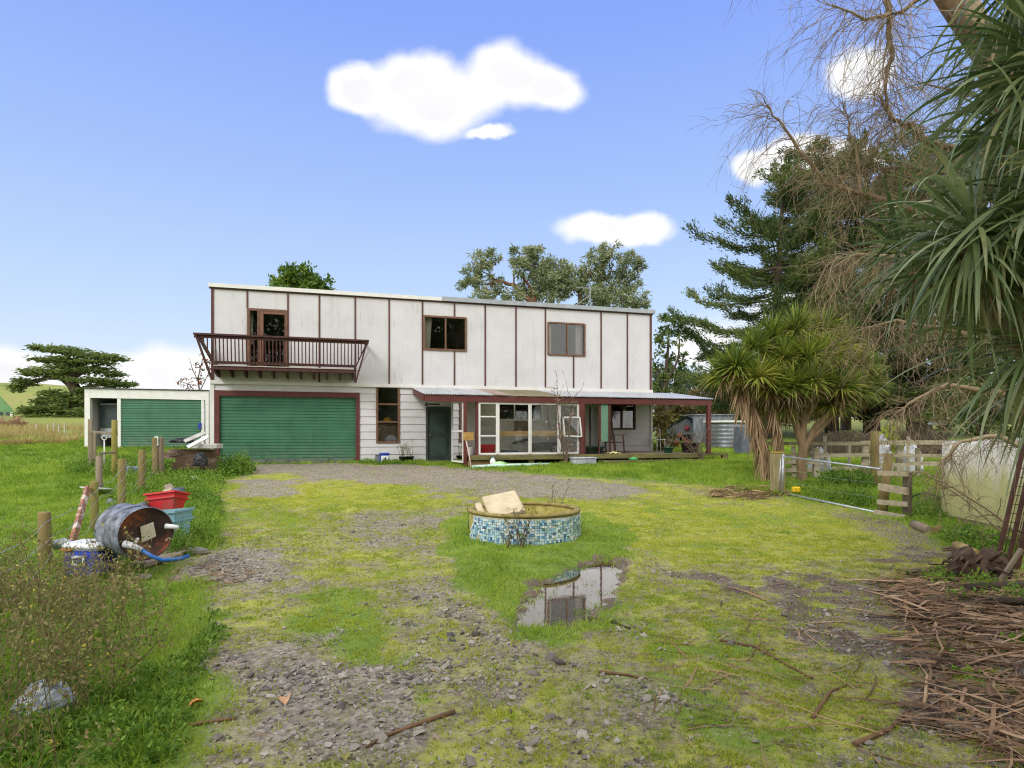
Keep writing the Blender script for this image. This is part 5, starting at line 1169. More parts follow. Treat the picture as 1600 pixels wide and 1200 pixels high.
# ================= right side: posts, gates, fences =================
M_GALV = surf('galvanised_tube', C(190, 196, 204), C(160, 166, 174), 9, .35, C(136, 130, 124), 7, (.62, .8), bm=0, metal=.5)
M_GREYRAIL = surf('grey_rail', C(182, 170, 146), C(148, 136, 114), 6, .85, C(140, 136, 84), 4, (.55, .75), .3, .005, stretch=(.25, 3, 3))
gp_ = empty('gate_post', 'thick lichen-capped square gate post beside the cabbage tree', 'post', GP(1215, 14.6, -.15))
h = H - (706 - HY) / F * 14.6 - gp_.location.z
q = MB(); q.bbox((-.14, -.12, 0), (.14, .12, h - .03), .02); q.build('post', surf('lichen_post', C(158, 146, 106), C(128, 116, 84), 7, .85, C(150, 142, 70), 4, (.5, .7), .5, .008, stretch=(1, 1, .3)), gp_)
q = MB(); q.bbox((-.145, -.125, h - .029), (.145, .125, h), .02); q.build('lichen_cap', surf('yellow_lichen', C(178, 152, 52), C(150, 130, 50), 9, .9), gp_)
# tubular field gate swung open towards the viewer
A0 = P(1224, 713, 14.35); A1 = P(1222, 770, 14.35); B0 = P(1376, 733, 12.0); B1 = P(1366, 800, 11.9)
gate = empty('field_gate', 'galvanised tube gate with missing wire standing open on the grass', 'gate', (A1.x, A1.y, A1.z))
o0 = Vector(A1); L0 = lambda v: v - o0
q = MB(); q.tube([L0(A0), L0(B0)], .021, 8); q.build('top_tube', M_GALV, gate)
q = MB(); q.tube([L0(A1), L0(B1)], .024, 8); q.build('bottom_tube', M_GALV, gate)
q = MB(); q.tube([L0(A1) - Vector((0, 0, .05)), L0(A0) + Vector((0, 0, .06))], .024, 8); q.build('hinge_tube', M_GALV, gate)
q = MB(); q.tube([L0(A0) + Vector((-.05, .02, -.05)), L0(A1) + Vector((-.06, .02, .03))], .016, 6); q.build('chain', M_GALV, gate)
for t in (.33, .66):
    a = L0(A0).lerp(L0(A1), t); b = L0(B0).lerp(L0(B1), t); q = MB(); q.tube([a, a.lerp(b, .5) - Vector((0, 0, .05)), b], .003, 3, False); q.build('wire', M_WIRE, gate)
q = MB(); q.bbox((-.09, -.05, 0), (.09, .05, .13), .02); o = q.build('tag', surf('bright_yellow', C(246, 200, 36), C(226, 180, 30), 5, .5)); o.location = L0(A1) + Vector((.28, -.10, .02)); o.parent = gate
# small wooden hurdle
hd = empty('hurdle', 'narrow wooden hurdle of four rails between a leaning and an upright post', 'hurdle', GP(1400, 11.75))
ho = Vector(hd.location)
pa_, pb_ = (P(1377, 806, 11.9) - ho, P(1389, 709, 12.0) - ho), (P(1417.5, 816, 11.35) - ho, P(1418, 738, 11.35) - ho)
q = MB(); q.tube([pa_[0] - Vector((0, 0, .1)), pa_[0].lerp(pa_[1], .5), pa_[1]], [.09, .085, .08], 10); q.build('leaning_post', M_POST, hd)
q = MB(); q.beam(pb_[0] - Vector((0, 0, .1)), pb_[1], .13, .10, (1, 0, 0)); q.build('upright_post', surf('dark_grey_post', C(104, 92, 78), C(78, 70, 60), 6, .85, stretch=(1, 1, .2)), hd)
for (x0, y0, x1, y1, w) in ((1372, 739, 1419, 741, .09), (1373, 760, 1419, 768, .13), (1371, 784, 1418, 788, .09), (1366, 801, 1415, 810, .12)):
    q = MB(); q.beam(P(x0, y0, 11.75) - ho, P(x1, y1, 11.22) - ho, .04, w); q.build('rail', M_GREYRAIL, hd)
# rail fence behind
rf = empty('rail_fence', 'weathered grey rail fence running behind the open field gate', 'fence', GP(1300, 17.3))
ro = Vector(rf.location)
def rfr(x0, y0, D0_, x1, y1, D1_, w, t=.045, nm='rail'):
    q = MB(); q.beam(P(x0, y0, D0_) - ro, P(x1, y1, D1_) - ro, t, w); q.build(nm, M_GREYRAIL, rf)
rfr(1200, 693, 17.5, 1345, 693, 17.0, .10); rfr(1345, 692, 17.02, 1482, 691, 16.6, .12)
rfr(1205, 712, 17.3, 1345, 711, 16.92, .1, nm='rail'); rfr(1345, 711, 16.95, 1470, 712, 16.7, .09)
for (x0, y0, x1, y1) in ((1226, 722, 1274, 722), (1226, 735, 1268, 734), (1226, 747, 1262, 746), (1226, 758, 1250, 757), (1300, 732, 1345, 731), (1300, 744, 1345, 742)): rfr(x0, y0, 17.0, x1, y1, 16.9, .10)
for (x0, y0, x1, y1) in ((1345, 726, 1420, 727), (1420, 724, 1490, 725)): rfr(x0, y0, 16.8, x1, y1, 16.6, .11)
for px, pt, w in ((1275, 700, .16), (1352, 690, .16), (1405, 693, .16), (1434, 700, .1), (1240, 697, .1), (1480, 690, .1)):
    b = GP(px, 17.05, -.1) - ro; q = MB(); tz = H - (pt - HY) / F * 17.05 - ro.z; q.beam((b.x, b.y, b.z), (b.x, b.y, tz), .09, w, (1, 0, 0)); q.build('fence_post', M_GREYRAIL, rf)
post('gate_post', 1367, 15.2, 674, .10, 'tall round mossy post standing above the rail fence', None, M_POST)
for k, (px, D, pt) in enumerate(((1327, 17.8, 691), (1289, 17.8, 681), (1419, 17.6, 682))): post('stake', px, D, pt, .035, ('thin bleached stake behind the rail fence, nearest the tall mossy post', 'leftmost thin bleached stake behind the rail fence', 'thin bleached stake behind the rail fence right of the tall mossy post')[k], None, surf('bleached', C(198, 188, 166), C(166, 156, 134), 6, .8), square=True)
M_SILAGE = surf('pale_wrap', C(206, 208, 212), C(178, 182, 188), 5, .4)
for k, (px, w, hh) in enumerate(((1376, .30, 1.05), (1424, .26, .9), (1281, .3, .7))):
    crumple('feed_sack', GP(px, 18.2, 0), w * 1.1, .25, hh, M_SILAGE, ('pale wrapped sack behind the tall mossy post', 'pale wrapped sack at the right of the rail fence', 'pale wrapped sack at the left of the rail fence')[k], 'sack', 20 + k)
# wire hoop lying in grass
q = MB(); c = P(1450, 795, 11.4)
pts = [c + Vector((.36 * math.cos(a), .18 * math.sin(a) * .7, .27 * math.sin(a))) for a in np.linspace(.6, 5.2, 22)]
q.tube(pts, .012, 5); q.tube([pts[0], pts[0] + Vector((.25, 0, -.02)), pts[0] + Vector((.5, .1, -.1))], .012, 5); o = q.build('wire_hoop', M_BLACKP); tag(o, 'black pipe hoop standing in the grass by the hurdle', 'hoop')
# pale moss-stained tank side
def tank_mat():
    m, nt, N, L, bs = nodes('moss_stained_panel'); co = objco(nt); st = objco(nt, (2.2, 2.2, .5))
    t = N.new('ShaderNodeTexCoord'); sp = N.new('ShaderNodeSeparateXYZ'); L.new(t.outputs['Object'], sp.inputs[0])
    k = math_(nt, 'ADD', mrange(nt, sp.outputs[2], 1.35, .55), math_(nt, 'MULTIPLY', math_(nt, 'SUBTRACT', noise(nt, st, 2.2, 6, .65), .5), 1.3))
    col = mix(nt, mrange(nt, k, .25, .75), C(218, 214, 202), C(190, 186, 134)); col = mix(nt, mrange(nt, noise(nt, st, 4, 6, .7), .55, .75, 0, .5), col, C(150, 140, 110))
    L.new(col, bs.inputs['Base Color']); bs.inputs['Roughness'].default_value = .5; return m
T0, T1 = P(1468, 802, 11.5), P(1640, 846, 8.9); T0.z = gz1(T0.x, T0.y) - .05; T1.z = gz1(T1.x, T1.y) - .05
tk = empty('water_tank', 'long low pale tank with green moss stains behind bare twigs', 'tank', T0)
e1 = T1 - T0; e1.z = 0; W_ = e1.length; tk.rotation_euler = (0, 0, math.atan2(e1.y, e1.x)); th_ = H - (690 - HY) / F * 11.5 - T0.z
q = MB(); n = 40; vs = []
prof = [(0, .0, .10), (0, -.02, .22), (0, -.03, th_ * .5), (0, -.01, th_ - .05), (0, .04, th_)]
for i in range(n + 1):
    x = W_ * i / n
    for (_, y, z) in prof: vs.append((x, y + .006 * math.sin(i * .9) + (.06 * max(0, 1 - x / .12) ** 2), z + .07 * (x / W_) * (z > .5)))
q.add(vs, [(i * 5 + j, (i + 1) * 5 + j, (i + 1) * 5 + j + 1, i * 5 + j + 1) for i in range(n) for j in range(4)], True)
q.box((.0, .55, .1), (W_, 2.2, th_ - .02)); q.build('side', tank_mat(), tk)
q = MB(); q.beam((-.03, .2, th_ + .0), (W_, .0, th_ + .075), .12, .05); q.build('top_edge', M_WHITE, tk)
q = MB(); q.box((.1, .02, -.2), (W_, .3, .09)); q.build('base_beam', M_OLDWOOD, tk)
q = MB(); q.box((0, .1, th_ - .015), (W_, 2.2, th_ + .03)); q.build('lid', surf('tank_lid', C(190, 188, 176), C(160, 158, 140), 4, .6), tk)
# rusty steel lattice leaning at the right edge
rl = empty('rusty_lattice', 'red-brown rusty steel lattice leaning at the right edge', 'lattice', GP(1572, 7.1))
lo_ = Vector(rl.location)
bars = [((1556, 886), (1601, 690)), ((1571, 897), (1616, 700)), ((1588, 889), (1632, 692))]
for k, (a, b) in enumerate(bars):
    q = MB(); q.beam(P(*a, 7.0 + .12 * k) - lo_, P(*b, 6.9 + .12 * k) - lo_, .065 if k < 2 else .12, .03, (1, -.4, 0)); q.build('bar', M_RUST, rl)
q = MB()
for i in range(15):
    t = i / 14; a = P(1556 + 45 * t, 885 - 195 * t, 7.0) - lo_; b = P(1588 + 44 * t, 888 - 196 * t, 7.24) - lo_; q.tube([a, b], .005, 4)
for i in range(5):
    t = i / 4; a = (P(1556, 885, 7.0).lerp(P(1588, 888, 7.24), t)) - lo_; b = (P(1601, 690, 6.9).lerp(P(1632, 692, 7.14), t)) - lo_; q.tube([a, b], .004, 4)
q.build('mesh', M_RUST, rl)
plank('branch', P(1550, 925, 6.55), P(1596, 858, 6.6), .035, .035, M_OLDWOOD, 'thin grey branch propped against the rusty lattice', cat='branch')
# stump and logs
def stump(loc, label, r, h, seed):
    n = 20; vs = []; q = MB()
    for i in range(9):
        for j in range(n):
            t = i / 8; a = 2 * math.pi * j / n; rr = r * (1.25 - .5 * t ** 2 if t < .9 else .3) * (1 + 1.15 * (float(fbm(np.array([math.cos(a) * 3.4 + seed]), np.array([math.sin(a) * 2.4 + t * 2.5]), seed, 3)[0]) - .5))
            vs.append((rr * math.cos(a) * 1.25, rr * math.sin(a), h * t - .05 + .06 * math.sin(a * 3 + seed)))
    q.add(vs, [(i * n + j, i * n + (j + 1) % n, (i + 1) * n + (j + 1) % n, (i + 1) * n + j) for i in range(8) for j in range(n)], True)
    for k in range(34):
        a = R.uniform(0, 6.28); p = Vector((r * 1.1 * math.cos(a), r * .9 * math.sin(a), h * R.uniform(.1, .8))); d = Vector((math.cos(a) * R.uniform(.1, .3), math.sin(a) * .2, R.uniform(-.25, .1))); q.tube([p * .7, p + d * .5 + Vector((0, 0, .03)), p + d + Vector((R.gauss(0, .05), 0, -.03))], [.03, .02, .006], 5)
    o = q.build('stump', surf('rotten_stump', C(104, 84, 68), C(70, 56, 48), 7, .95, C(132, 110, 92), 9, (.58, .7), .8, .02)); o.location = loc; return tag(o, label, 'stump')
stump(GP(1522, 6.85, 0), 'dark rotten tree stump with roots near the right edge', .17, .34, 3)
def log(a, b, r, label, mat=None, name='log'):
    a = Vector(a); b = Vector(b); q = MB(); m = (a + b) / 2; pts = [a - m, (a - m).lerp(b - m, .5) + Vector((0, .02, .01)), b - m]; q.tube(pts, [r, r * 1.05, r * .9], 9); o = q.build(name, mat or M_OLDWOOD); o.location = m; return tag(o, label, 'log')
log(P(1494, 852, 7.9), P(1526, 866, 7.4), .055, 'short pale cut branch lying behind the stump', surf('pale_bark', C(176, 150, 100), C(146, 120, 80), 6, .8))
log(GP(1428, 10.3, .05), GP(1452, 9.75, .05), .075, 'grey log on the bare ground before the hurdle'); log(GP(1462, 9.7, .05), GP(1474, 9.9, .05), .06, 'mossy short log end beside the grey log', M_POST)
log(GP(1508, 6.15, .04), GP(1640, 6.2, .06), .05, 'dark long branch lying along the litter at right', surf('dark_bark', C(78, 64, 54), C(54, 46, 42), 7, .9, C(110, 108, 64), 4))
log(GP(1540, 5.75, .03), GP(1660, 5.5, .05), .035, 'second dark branch lying nearer in the litter at right', surf('dark_bark', (0, 0, 0, 1)))
# sticks lying on the drive
def stick(pts, r, label, mat=None, name='stick', cat='stick'):
    q = MB(); ps = [at_px(*p) + Vector((0, 0, r * .8)) for p in pts]; m = ps[0].copy(); q.tube([p - m for p in ps], [r * (1.15 - .6 * i / (len(ps) - 1)) for i in range(len(ps))], 6); o = q.build(name, mat or M_OLDWOOD); o.location = m; return tag(o, label, cat)
strapm = surf('brown_strap', C(132, 100, 72), C(98, 74, 56), 7, .85, stretch=(1, 1, 1))
stick([(710, 1112), (660, 1130), (600, 1152), (572, 1168)], .013, 'long curved brown stick on the gravel in the middle foreground', strapm)
stick([(250, 1140), (310, 1132), (370, 1124)], .012, 'pale brown stick across the gravel at lower left', strapm)
stick([(1125, 1002), (1180, 1012), (1232, 1040), (1270, 1062)], .011, 'pale thin stick running through moss at right of centre', strapm)
stick([(920, 962), (955, 974), (985, 984)], .012, 'dark twig on the grass below the puddle', surf('dark_bark', (0, 0, 0, 1)))
stick([(936, 1052), (980, 1056), (1012, 1062)], .011, 'short straight stick right of the wheel track', strapm)
stick([(1270, 1124), (1298, 1080), (1324, 1072)], .010, 'bent dark stick curving through moss near the litter', strapm)
stick([(1335, 1165), (1390, 1140), (1420, 1110)], .013, 'broad curled dead leaf stalk at the edge of the litter', strapm)
def dead_leaf(px, py, s, col, label):
    n = 5; vs = []; q = MB()
    for i in range(n):
        for j in range(3): t = i / (n - 1); w = math.sin(math.pi * min(1, t * .95 + .03)); vs.append((s * (t - .5), s * .38 * w * (j - 1), .25 * s * abs(j - 1) * w + .12 * s * math.sin(t * 3)))
    q.add(vs, [(i * 3 + j, (i + 1) * 3 + j, (i + 1) * 3 + j + 1, i * 3 + j + 1) for i in range(n - 1) for j in range(2)], True)
    o = q.build('dead_leaf', surf('leaf_' + label.split()[0], C(*col), C(*[int(c * .8) for c in col]), 20, .7)); o.location = at_px(px, py) + Vector((0, 0, .012)); o.rotation_euler = (.2, .1, R.random() * 6); return tag(o, label, 'leaf')
dead_leaf(307, 1106, .09, (226, 150, 84), 'orange fallen leaf at the gravel edge on the left')
dead_leaf(447, 1098, .10, (206, 160, 120), 'tan fallen leaf on the open gravel')
dead_leaf(84, 1172, .09, (224, 180, 80), 'yellow fallen leaf low in the left corner weeds')
dead_leaf(537, 1186, .08, (150, 142, 72), 'olive fallen leaf at the bottom edge of the gravel')
crumple('plastic_bag', at_px(70, 1112), .16, .14, .16, surf('silver_bag', C(170, 176, 182), C(132, 138, 146), 9, .3), 'crumpled silvery plastic bag among dead weed stalks', 'bag', 31)
# pale sheds, kennel and bins behind the deck
kn = empty('kennel', 'small dark grey gabled hut with red gable spot behind the deck', 'hut', GP(1072, 33), rad(-28))
kz = kn.location.z; w, d, eh, rh = 1.35, 2.6, H - (676 - HY) / F * 33 - kz, H - (653 - HY) / F * 33 - kz
M_KN = surf('slate_cladding', C(88, 96, 100), C(70, 78, 84), 4, .7)
q = MB(); q.prism([(-w, 0), (-.35, 0), (-.35, eh - .1), (.3, eh - .1), (.3, 0), (w, 0), (w, eh), (0, rh), (-w, eh)], 0, .08); q.box((-w, .08, 0), (-w + .08, d, eh)); q.box((w - .08, .08, 0), (w, d, eh)); q.box((-w + .08, d - .08, 0), (w - .08, d, eh)); q.build('wall', M_KN, kn)
for sg in (-1, 1):
    q = MB(); n = 40
    vs = []
    for i in range(n + 1):
        y = -.2 + (d + .4) * i / n; bz = .05 if i % 4 == 0 else 0
        for (x, z) in ((sg * .0, rh + .06), (sg * (w + .25), eh - .12)): vs.append((x, y, z + bz))
    q.add(vs, [(2 * i, 2 * i + 1, 2 * i + 3, 2 * i + 2) for i in range(n)], False); q.build('roof', surf('slate_iron', C(92, 104, 126), C(74, 86, 106), 4, .5), kn)
q = MB(); q.lathe([(0, 0), (.15, 0), (.15, .05), (0, .05)], 14, Matrix.Translation((.05, -.03, rh - .55)) @ Matrix.Rotation(rad(90), 4, 'X')); q.build('red_disc', surf('dull_red', C(128, 48, 58), C(104, 40, 48), 4, .6), kn)
q = MB(); q.box((-.34, .5, 0), (.29, .56, eh - .1)); q.build('dark_opening', M_DARK, kn)
hb = empty('old_tank', 'weathered grey corrugated tank with white rim beyond the deck corner', 'tank', GP(1133, 29.5))
M_CGREY = corr_mat('grey_weathered_iron', C(140, 146, 152), C(104, 108, 112), C(110, 92, 80), .55)
q = MB(); q.lathe([(.95 + .02 * math.sin(k * 2), .06 * k) for k in range(20)], 26); q.build('body', M_CGREY, hb)
q = MB(); q.lathe([(.9, 1.16), (1.02, 1.16), (1.02, 1.26), (.0, 1.28)], 26); q.build('rim', M_WHITE, hb)
q = MB(); q.box((-1.0, 1.4, 0), (1.2, 1.5, 1.55)); q.box((-1.1, 1.3, 1.55), (1.3, 3, 1.61)); o = q.build('lean_to', M_CGREY); o.location = GP(1128, 30.5); tag(o, 'grey iron lean-to wall behind the weathered tank', 'shed')
q = MB(); q.bbox((-.25, -.25, 0), (.25, .25, 1.15), .03); o = q.build('bin', surf('slate_bin', C(100, 108, 120), C(80, 88, 98), 4, .6)); o.location = GP(1160, 25.5); o.rotation_euler = (0, 0, .4); tag(o, 'tall slate grey bin beside the cabbage tree', 'bin')
for k, (px, D, w, hgt) in enumerate(((1311, 46, 1.2, .95), (1462, 46, 1.7, .35))):
    e = empty('field_shelter', ('small white roofed shelter far beyond the trees', 'long low white trough cover far beyond the trees at right')[k], 'shelter', GP(px, D))
    q = MB(); q.prism([(-w * .5, hgt), (w * .5, hgt), (w * .46, hgt + .3), (-w * .46, hgt + .3)], -1, 1); q.build('roof', M_WHITE, e)
    for sx_ in (-1, 1): q = MB(); q.box((sx_ * w * .42 - .09, -.6, -.1), (sx_ * w * .42 + .09, .6, hgt - .002)); q.build('leg', M_OLDWOOD, e)
# dark picket fence under the trees
pf = empty('picket_fence', 'old dark picket fence beneath the conifers', 'fence', GP(1380, 24.5)); po = Vector(pf.location)
M_PICK = surf('dark_pickets', C(74, 62, 52), C(54, 46, 40), 6, .9, C(104, 100, 62), 4)
def fp(px, D, z): p = GP(px, D); return Vector((p.x, p.y, p.z + z)) - po
npk = 84
for i in range(npk):
    px = 1255 + (1482 - 1255) * i / npk + R.uniform(-.4, .4); hgt = 1.0 + R.uniform(-.06, .08); D = 24.6 - .8 * i / npk; b = fp(px, D, -.05)
    q = MB(); q.box((b.x - .03, b.y - .012, b.z), (b.x + .03, b.y + .012, b.z + hgt)); q.build('picket', M_PICK, pf)
for zz in (.25, .85): q = MB(); q.beam(fp(1252, 24.64, zz), fp(1484, 23.84, zz), .04, .09); q.build('rail', M_PICK, pf)
# barn and dry brush far left
bn = empty('barn', 'green metal barn cut by the left edge of the paddock', 'barn', GP(-40, 75), .74)
bz = bn.location.z; hx = (8 + 40) / F * 75
ht = H - (600 - HY) / F * 75 - bz; he = H - (640 - HY) / F * 75 - bz
q = MB(); q.prism([(-hx * 1.8, 0), (hx, 0), (hx, he), (hx * .2, ht + .9), (-hx * .6, ht + 1.6), (-hx * 1.8, he)], 0, 14); q.build('wall', surf('sage_metal', C(120, 160, 112), C(100, 140, 96), 1, .6), bn)
q = MB(); q.box((hx * .9, -.05, .0), (hx * .98, -.01, he * .7)); q.build('white_post', M_WHITE, bn)
for k in range(2): q = MB(); q.box((hx * (.62 + .18 * k), -.04, he * .25), (hx * (.72 + .18 * k), -.005, he * .7)); q.build('window', M_DARK, bn)
# ================= trees =================
def pxs(lst, D, dj=0.0): return [P(p[0], p[1], p[2] if len(p) > 2 else D) for p in lst]
M_BARKD = surf('dark_bark_trunk', C(84, 68, 56), C(56, 46, 40), 5, .95, C(112, 108, 84), 3, (.55, .75), .7, .03, stretch=(1, 1, .25))
M_BARKG = surf('grey_bark', C(128, 110, 92), C(96, 82, 70), 5, .9, C(140, 130, 104), 3, (.55, .75), .6, .02, stretch=(1, 1, .3))
M_BARKR = surf('reddish_bark', C(128, 88, 62), C(96, 66, 50), 5, .9, C(150, 122, 96), 3, (.55, .75), .4, .02)
F_MACRO = foliage('cypress_leaf', [C(58, 74, 40), C(88, 106, 54), C(118, 134, 68), C(144, 154, 88)], .35, .7, .6)
F_CONIF = foliage('conifer_leaf', [C(44, 58, 36), C(66, 84, 46), C(94, 112, 58), C(124, 136, 72), C(142, 138, 84)], .3, .7, .35)
F_EUC = foliage('gum_leaf', [C(70, 84, 54), C(104, 118, 80), C(138, 148, 106), C(168, 172, 134), C(138, 128, 70)], .25, .5, .4)
F_ROUND = foliage('round_leaf', [C(44, 66, 26), C(70, 98, 34), C(102, 128, 44), C(134, 150, 62)], .25, .55, .8)
F_RIGHT = foliage('oak_leaf', [C(42, 58, 30), C(68, 88, 40), C(100, 116, 54), C(132, 138, 74)], .25, .5, .6)
F_RED = foliage('autumn_leaf', [C(110, 60, 36), C(150, 84, 46), C(96, 96, 56), C(166, 110, 66)], .3)
F_OLIVE = foliage('olive_bush', [C(52, 56, 28), C(84, 84, 40), C(116, 104, 54), C(96, 108, 44)], .2, .7, .5)
F_YEL = foliage('yellow_bush', [C(110, 132, 30), C(150, 168, 40), C(188, 196, 56)], .35)

def limb(tw, pts, r0, r1, n=7, wob=.0):
    """one tapered limb resampled with wobble"""
    pts = [np.array(p) for p in pts]; out = []
    for i in range(len(pts) - 1):
        for t in np.linspace(0, 1, 4)[:-1]: out.append(pts[i] * (1 - t) + pts[i + 1] * t + rng.normal(size=3) * wob * (0 if (i == 0 and t == 0) else 1))
    out.append(pts[-1]); out = np.array(out)[None]; k = out.shape[1]
    tw.add(out, np.linspace(r0, r1, k)[None], n); return out[0]
def crown_tree(name, label, cat, D, base, limbs, pads, lmat, bmat, size, dens, depth=.8, flat=.2, updir=.2, asp=.35, shell=.25, group=None, droop=0.0):
    """pads: (px,py,rx,ry) lobes of foliage about the limbs, in photo measure at distance D"""
    k = D / F; b = GP(base, D); e = empty(name, label, cat, b, 0, group); bo = np.array(b)
    tw = TW()
    for pts, r0, r1 in limbs: limb(tw, [np.array(P(*((p[0], p[1]) + ((p[2],) if len(p) > 2 else (D,))))) - bo for p in pts], r0, r1, 9, r0 * .12)
    lv = LV()
    for (px, py, rx, ry) in pads:
        dd = rng.uniform(-.5, .5) * depth * rx * k
        c = np.array(P(px, py, D + dd)) - bo; r = np.array([rx * k, rx * k * depth, ry * k])
        n = int(dens * (rx * ry) ** .9 * (k / .04) ** 1.2)
        # sub-clumps give an uneven outline
        m = max(4, int(n / 45)); cc, cd = in_ellipsoid(m, c, r, shell)
        cr = (.16 + .20 * rng.random(m)) * (rx * ry * k * k) ** .5
        i = rng.integers(0, m, n); pos = cc[i] + rng.normal(size=(n, 3)) * (np.array([.34 * rx, .30 * rx, .30 * ry]) * k if flat >= .6 else cr[i][:, None] * np.array([.75, .75, .6]))
        dr = unit(pos - c + np.array([0, 0, updir]) * rx * k) * .6 + rng.normal(size=(n, 3)) * .6; dr[:, 2] = dr[:, 2] * (1 - flat) - droop
        cl = rng.random(m)[i] * .6 + rng.random(n) * .4
        lv.add(*leaves(pos, dr, size * (.5 + rng.random(n)), size * asp * (.6 + .8 * rng.random(n)), cl))
        for j in rng.integers(0, m, max(2, m // 5)):   # twigs to the clumps
            a = c + (cc[j] - c) * .1; tw.add(np.array([[a, (a + cc[j]) / 2 + rng.normal(size=3) * .05, cc[j]]]), np.array([[.02, .014, .006]]) * (D / 40) * 1.6, 4)
    tw.build('trunk', bmat, e); lv.build('crown', lmat, e); return e

crown_tree('macrocarpa_tree', 'spreading flat-topped dark evergreen standing in the left paddock behind the shed', 'tree', 60, 119,
    [([(119, 662), (119, 620), (113, 592), (108, 570), (104, 555)], .75, .2), ([(115, 605), (95, 590), (70, 590), (45, 602), (28, 612)], .3, .06), ([(114, 590), (140, 575), (165, 568)], .25, .06), ([(117, 612), (145, 603), (180, 598)], .3, .07), ([(118, 625), (90, 625), (65, 640)], .3, .06), ([(119, 640), (150, 625), (190, 610)], .3, .06)],
    [(90, 547, 30, 4), (58, 543, 11, 2.5), (112, 550, 24, 4), (138, 553, 28, 4.5), (162, 558, 18, 3.5), (182, 563, 12, 2.5), (82, 561, 22, 4), (118, 562, 26, 4), (150, 566, 22, 3), (64, 583, 22, 5), (44, 596, 15, 5), (28, 607, 8, 5), (88, 578, 24, 4.5), (110, 572, 22, 5), (142, 578, 26, 4.5), (172, 584, 16, 3), (148, 594, 26, 5), (178, 600, 20, 4), (202, 602, 9, 3), (160, 610, 28, 5), (195, 613, 12, 5), (92, 616, 18, 6), (76, 627, 18, 5), (110, 624, 22, 8), (142, 624, 26, 8), (58, 640, 18, 4), (88, 640, 24, 5), (120, 640, 28, 8), (40, 646, 12, 2.5), (72, 652, 26, 4), (112, 654, 30, 4.5), (150, 645, 28, 8), (184, 632, 18, 12), (178, 652, 20, 8), (103, 588, 12, 6)],
    F_MACRO, M_BARKD, .38, 6.5, .8, .75, .02, .36)
crown_tree('round_tree', 'rounded dense green tree top showing above the roof left end', 'tree', 40, 468, [([(468, 660), (468, 520), (466, 440)], .4, .1)],
    [(468, 428, 30, 10), (447, 440, 26, 10), (490, 441, 24, 10), (470, 442, 40, 12), (468, 460, 46, 14), (474, 421, 12, 5), (440, 452, 26, 12), (497, 455, 22, 12)], F_ROUND, M_BARKD, .26, 3.2, .9, .0, .3, .5)
crown_tree('gum_tree', 'grey-green gum tree with open crown rising behind the roof, left of its taller neighbour', 'tree', 42, 850,
    [([(858, 680), (852, 560), (840, 480), (820, 465), (803, 446), (778, 440), (755, 445)], .32, .04), ([(840, 480), (832, 455), (815, 430), (803, 422)], .14, .04), ([(803, 444), (803, 430), (818, 420)], .07, .03), ([(778, 440), (762, 428), (745, 420)], .06, .02)],
    [(740, 428, 17, 15), (752, 408, 18, 12), (773, 400, 11, 9), (733, 445, 15, 8), (762, 438, 22, 8), (757, 462, 22, 7), (740, 468, 14, 6), (818, 398, 24, 13), (838, 392, 12, 9), (808, 418, 20, 12), (838, 415, 26, 16), (850, 435, 26, 18), (830, 450, 26, 12), (800, 462, 24, 9), (860, 458, 30, 12), (785, 450, 12, 7)], F_EUC, M_BARKR, .30, 4.6, .9, 0, .1, .26, .2, 'gum trees behind the roof', .25)
crown_tree('gum_tree', 'tall grey-green gum tree behind the aerial, right of its lower neighbour', 'tree', 43, 920,
    [([(915, 680), (910, 560), (907, 470), (906, 440)], .34, .12), ([(906, 450), (925, 425), (948, 410)], .14, .04), ([(908, 470), (950, 450), (980, 430)], .16, .04), ([(906, 445), (890, 425), (880, 415)], .1, .03), ([(948, 410), (952, 392), (955, 385)], .05, .02)],
    [(952, 388, 15, 9), (935, 400, 16, 10), (958, 402, 18, 11), (985, 405, 14, 13), (1000, 415, 8, 9), (925, 420, 18, 14), (955, 425, 24, 12), (900, 430, 22, 16), (880, 420, 16, 12), (985, 440, 18, 12), (955, 448, 30, 14), (915, 455, 30, 14), (880, 450, 24, 14), (990, 462, 18, 14), (965, 470, 34, 12), (925, 475, 30, 10), (870, 440, 22, 14), (1002, 478, 10, 10)], F_EUC, M_BARKG, .30, 4.6, .9, 0, .1, .26, .2, 'gum trees behind the roof', .25)
crown_tree('broadleaf_tree', 'slender leafy dark tree just beyond the right house corner', 'tree', 34, 1042,
    [([(1042, 700), (1042, 640), (1040, 580), (1045, 520)], .2, .05), ([(1041, 600), (1060, 560), (1062, 530)], .08, .03), ([(1041, 620), (1025, 580)], .08, .03), ([(1041, 640), (1062, 610)], .07, .02)],
    [(1044, 502, 14, 8), (1030, 515, 12, 10), (1058, 515, 10, 9), (1064, 525, 6, 6), (1045, 530, 16, 10), (1028, 545, 12, 12), (1050, 552, 16, 12), (1066, 560, 8, 10), (1035, 575, 18, 14), (1058, 585, 14, 12), (1040, 602, 20, 12), (1064, 604, 10, 8), (1028, 620, 14, 12), (1052, 622, 16, 10)], F_RIGHT, M_BARKD, .24, 1.7, .9, 0, .1, .45)
crown_tree('autumn_shrub', 'sparse shrub with a few rusty leaves behind the shed roof', 'shrub', 29, 312,
    [([(318, 700), (314, 640), (310, 590), (318, 555)], .06, .012), ([(312, 620), (295, 600), (278, 595)], .03, .01), ([(311, 600), (300, 575), (296, 560)], .025, .008), ([(313, 610), (325, 585), (330, 560)], .025, .008)],
    [(292, 601, 16, 5), (278, 597, 6, 3), (305, 575, 12, 9), (318, 560, 10, 9), (318, 590, 12, 9), (300, 590, 12, 5), (326, 575, 9, 12)], F_RED, M_TWIG, .16, .55, .9, 0, .1, .5)
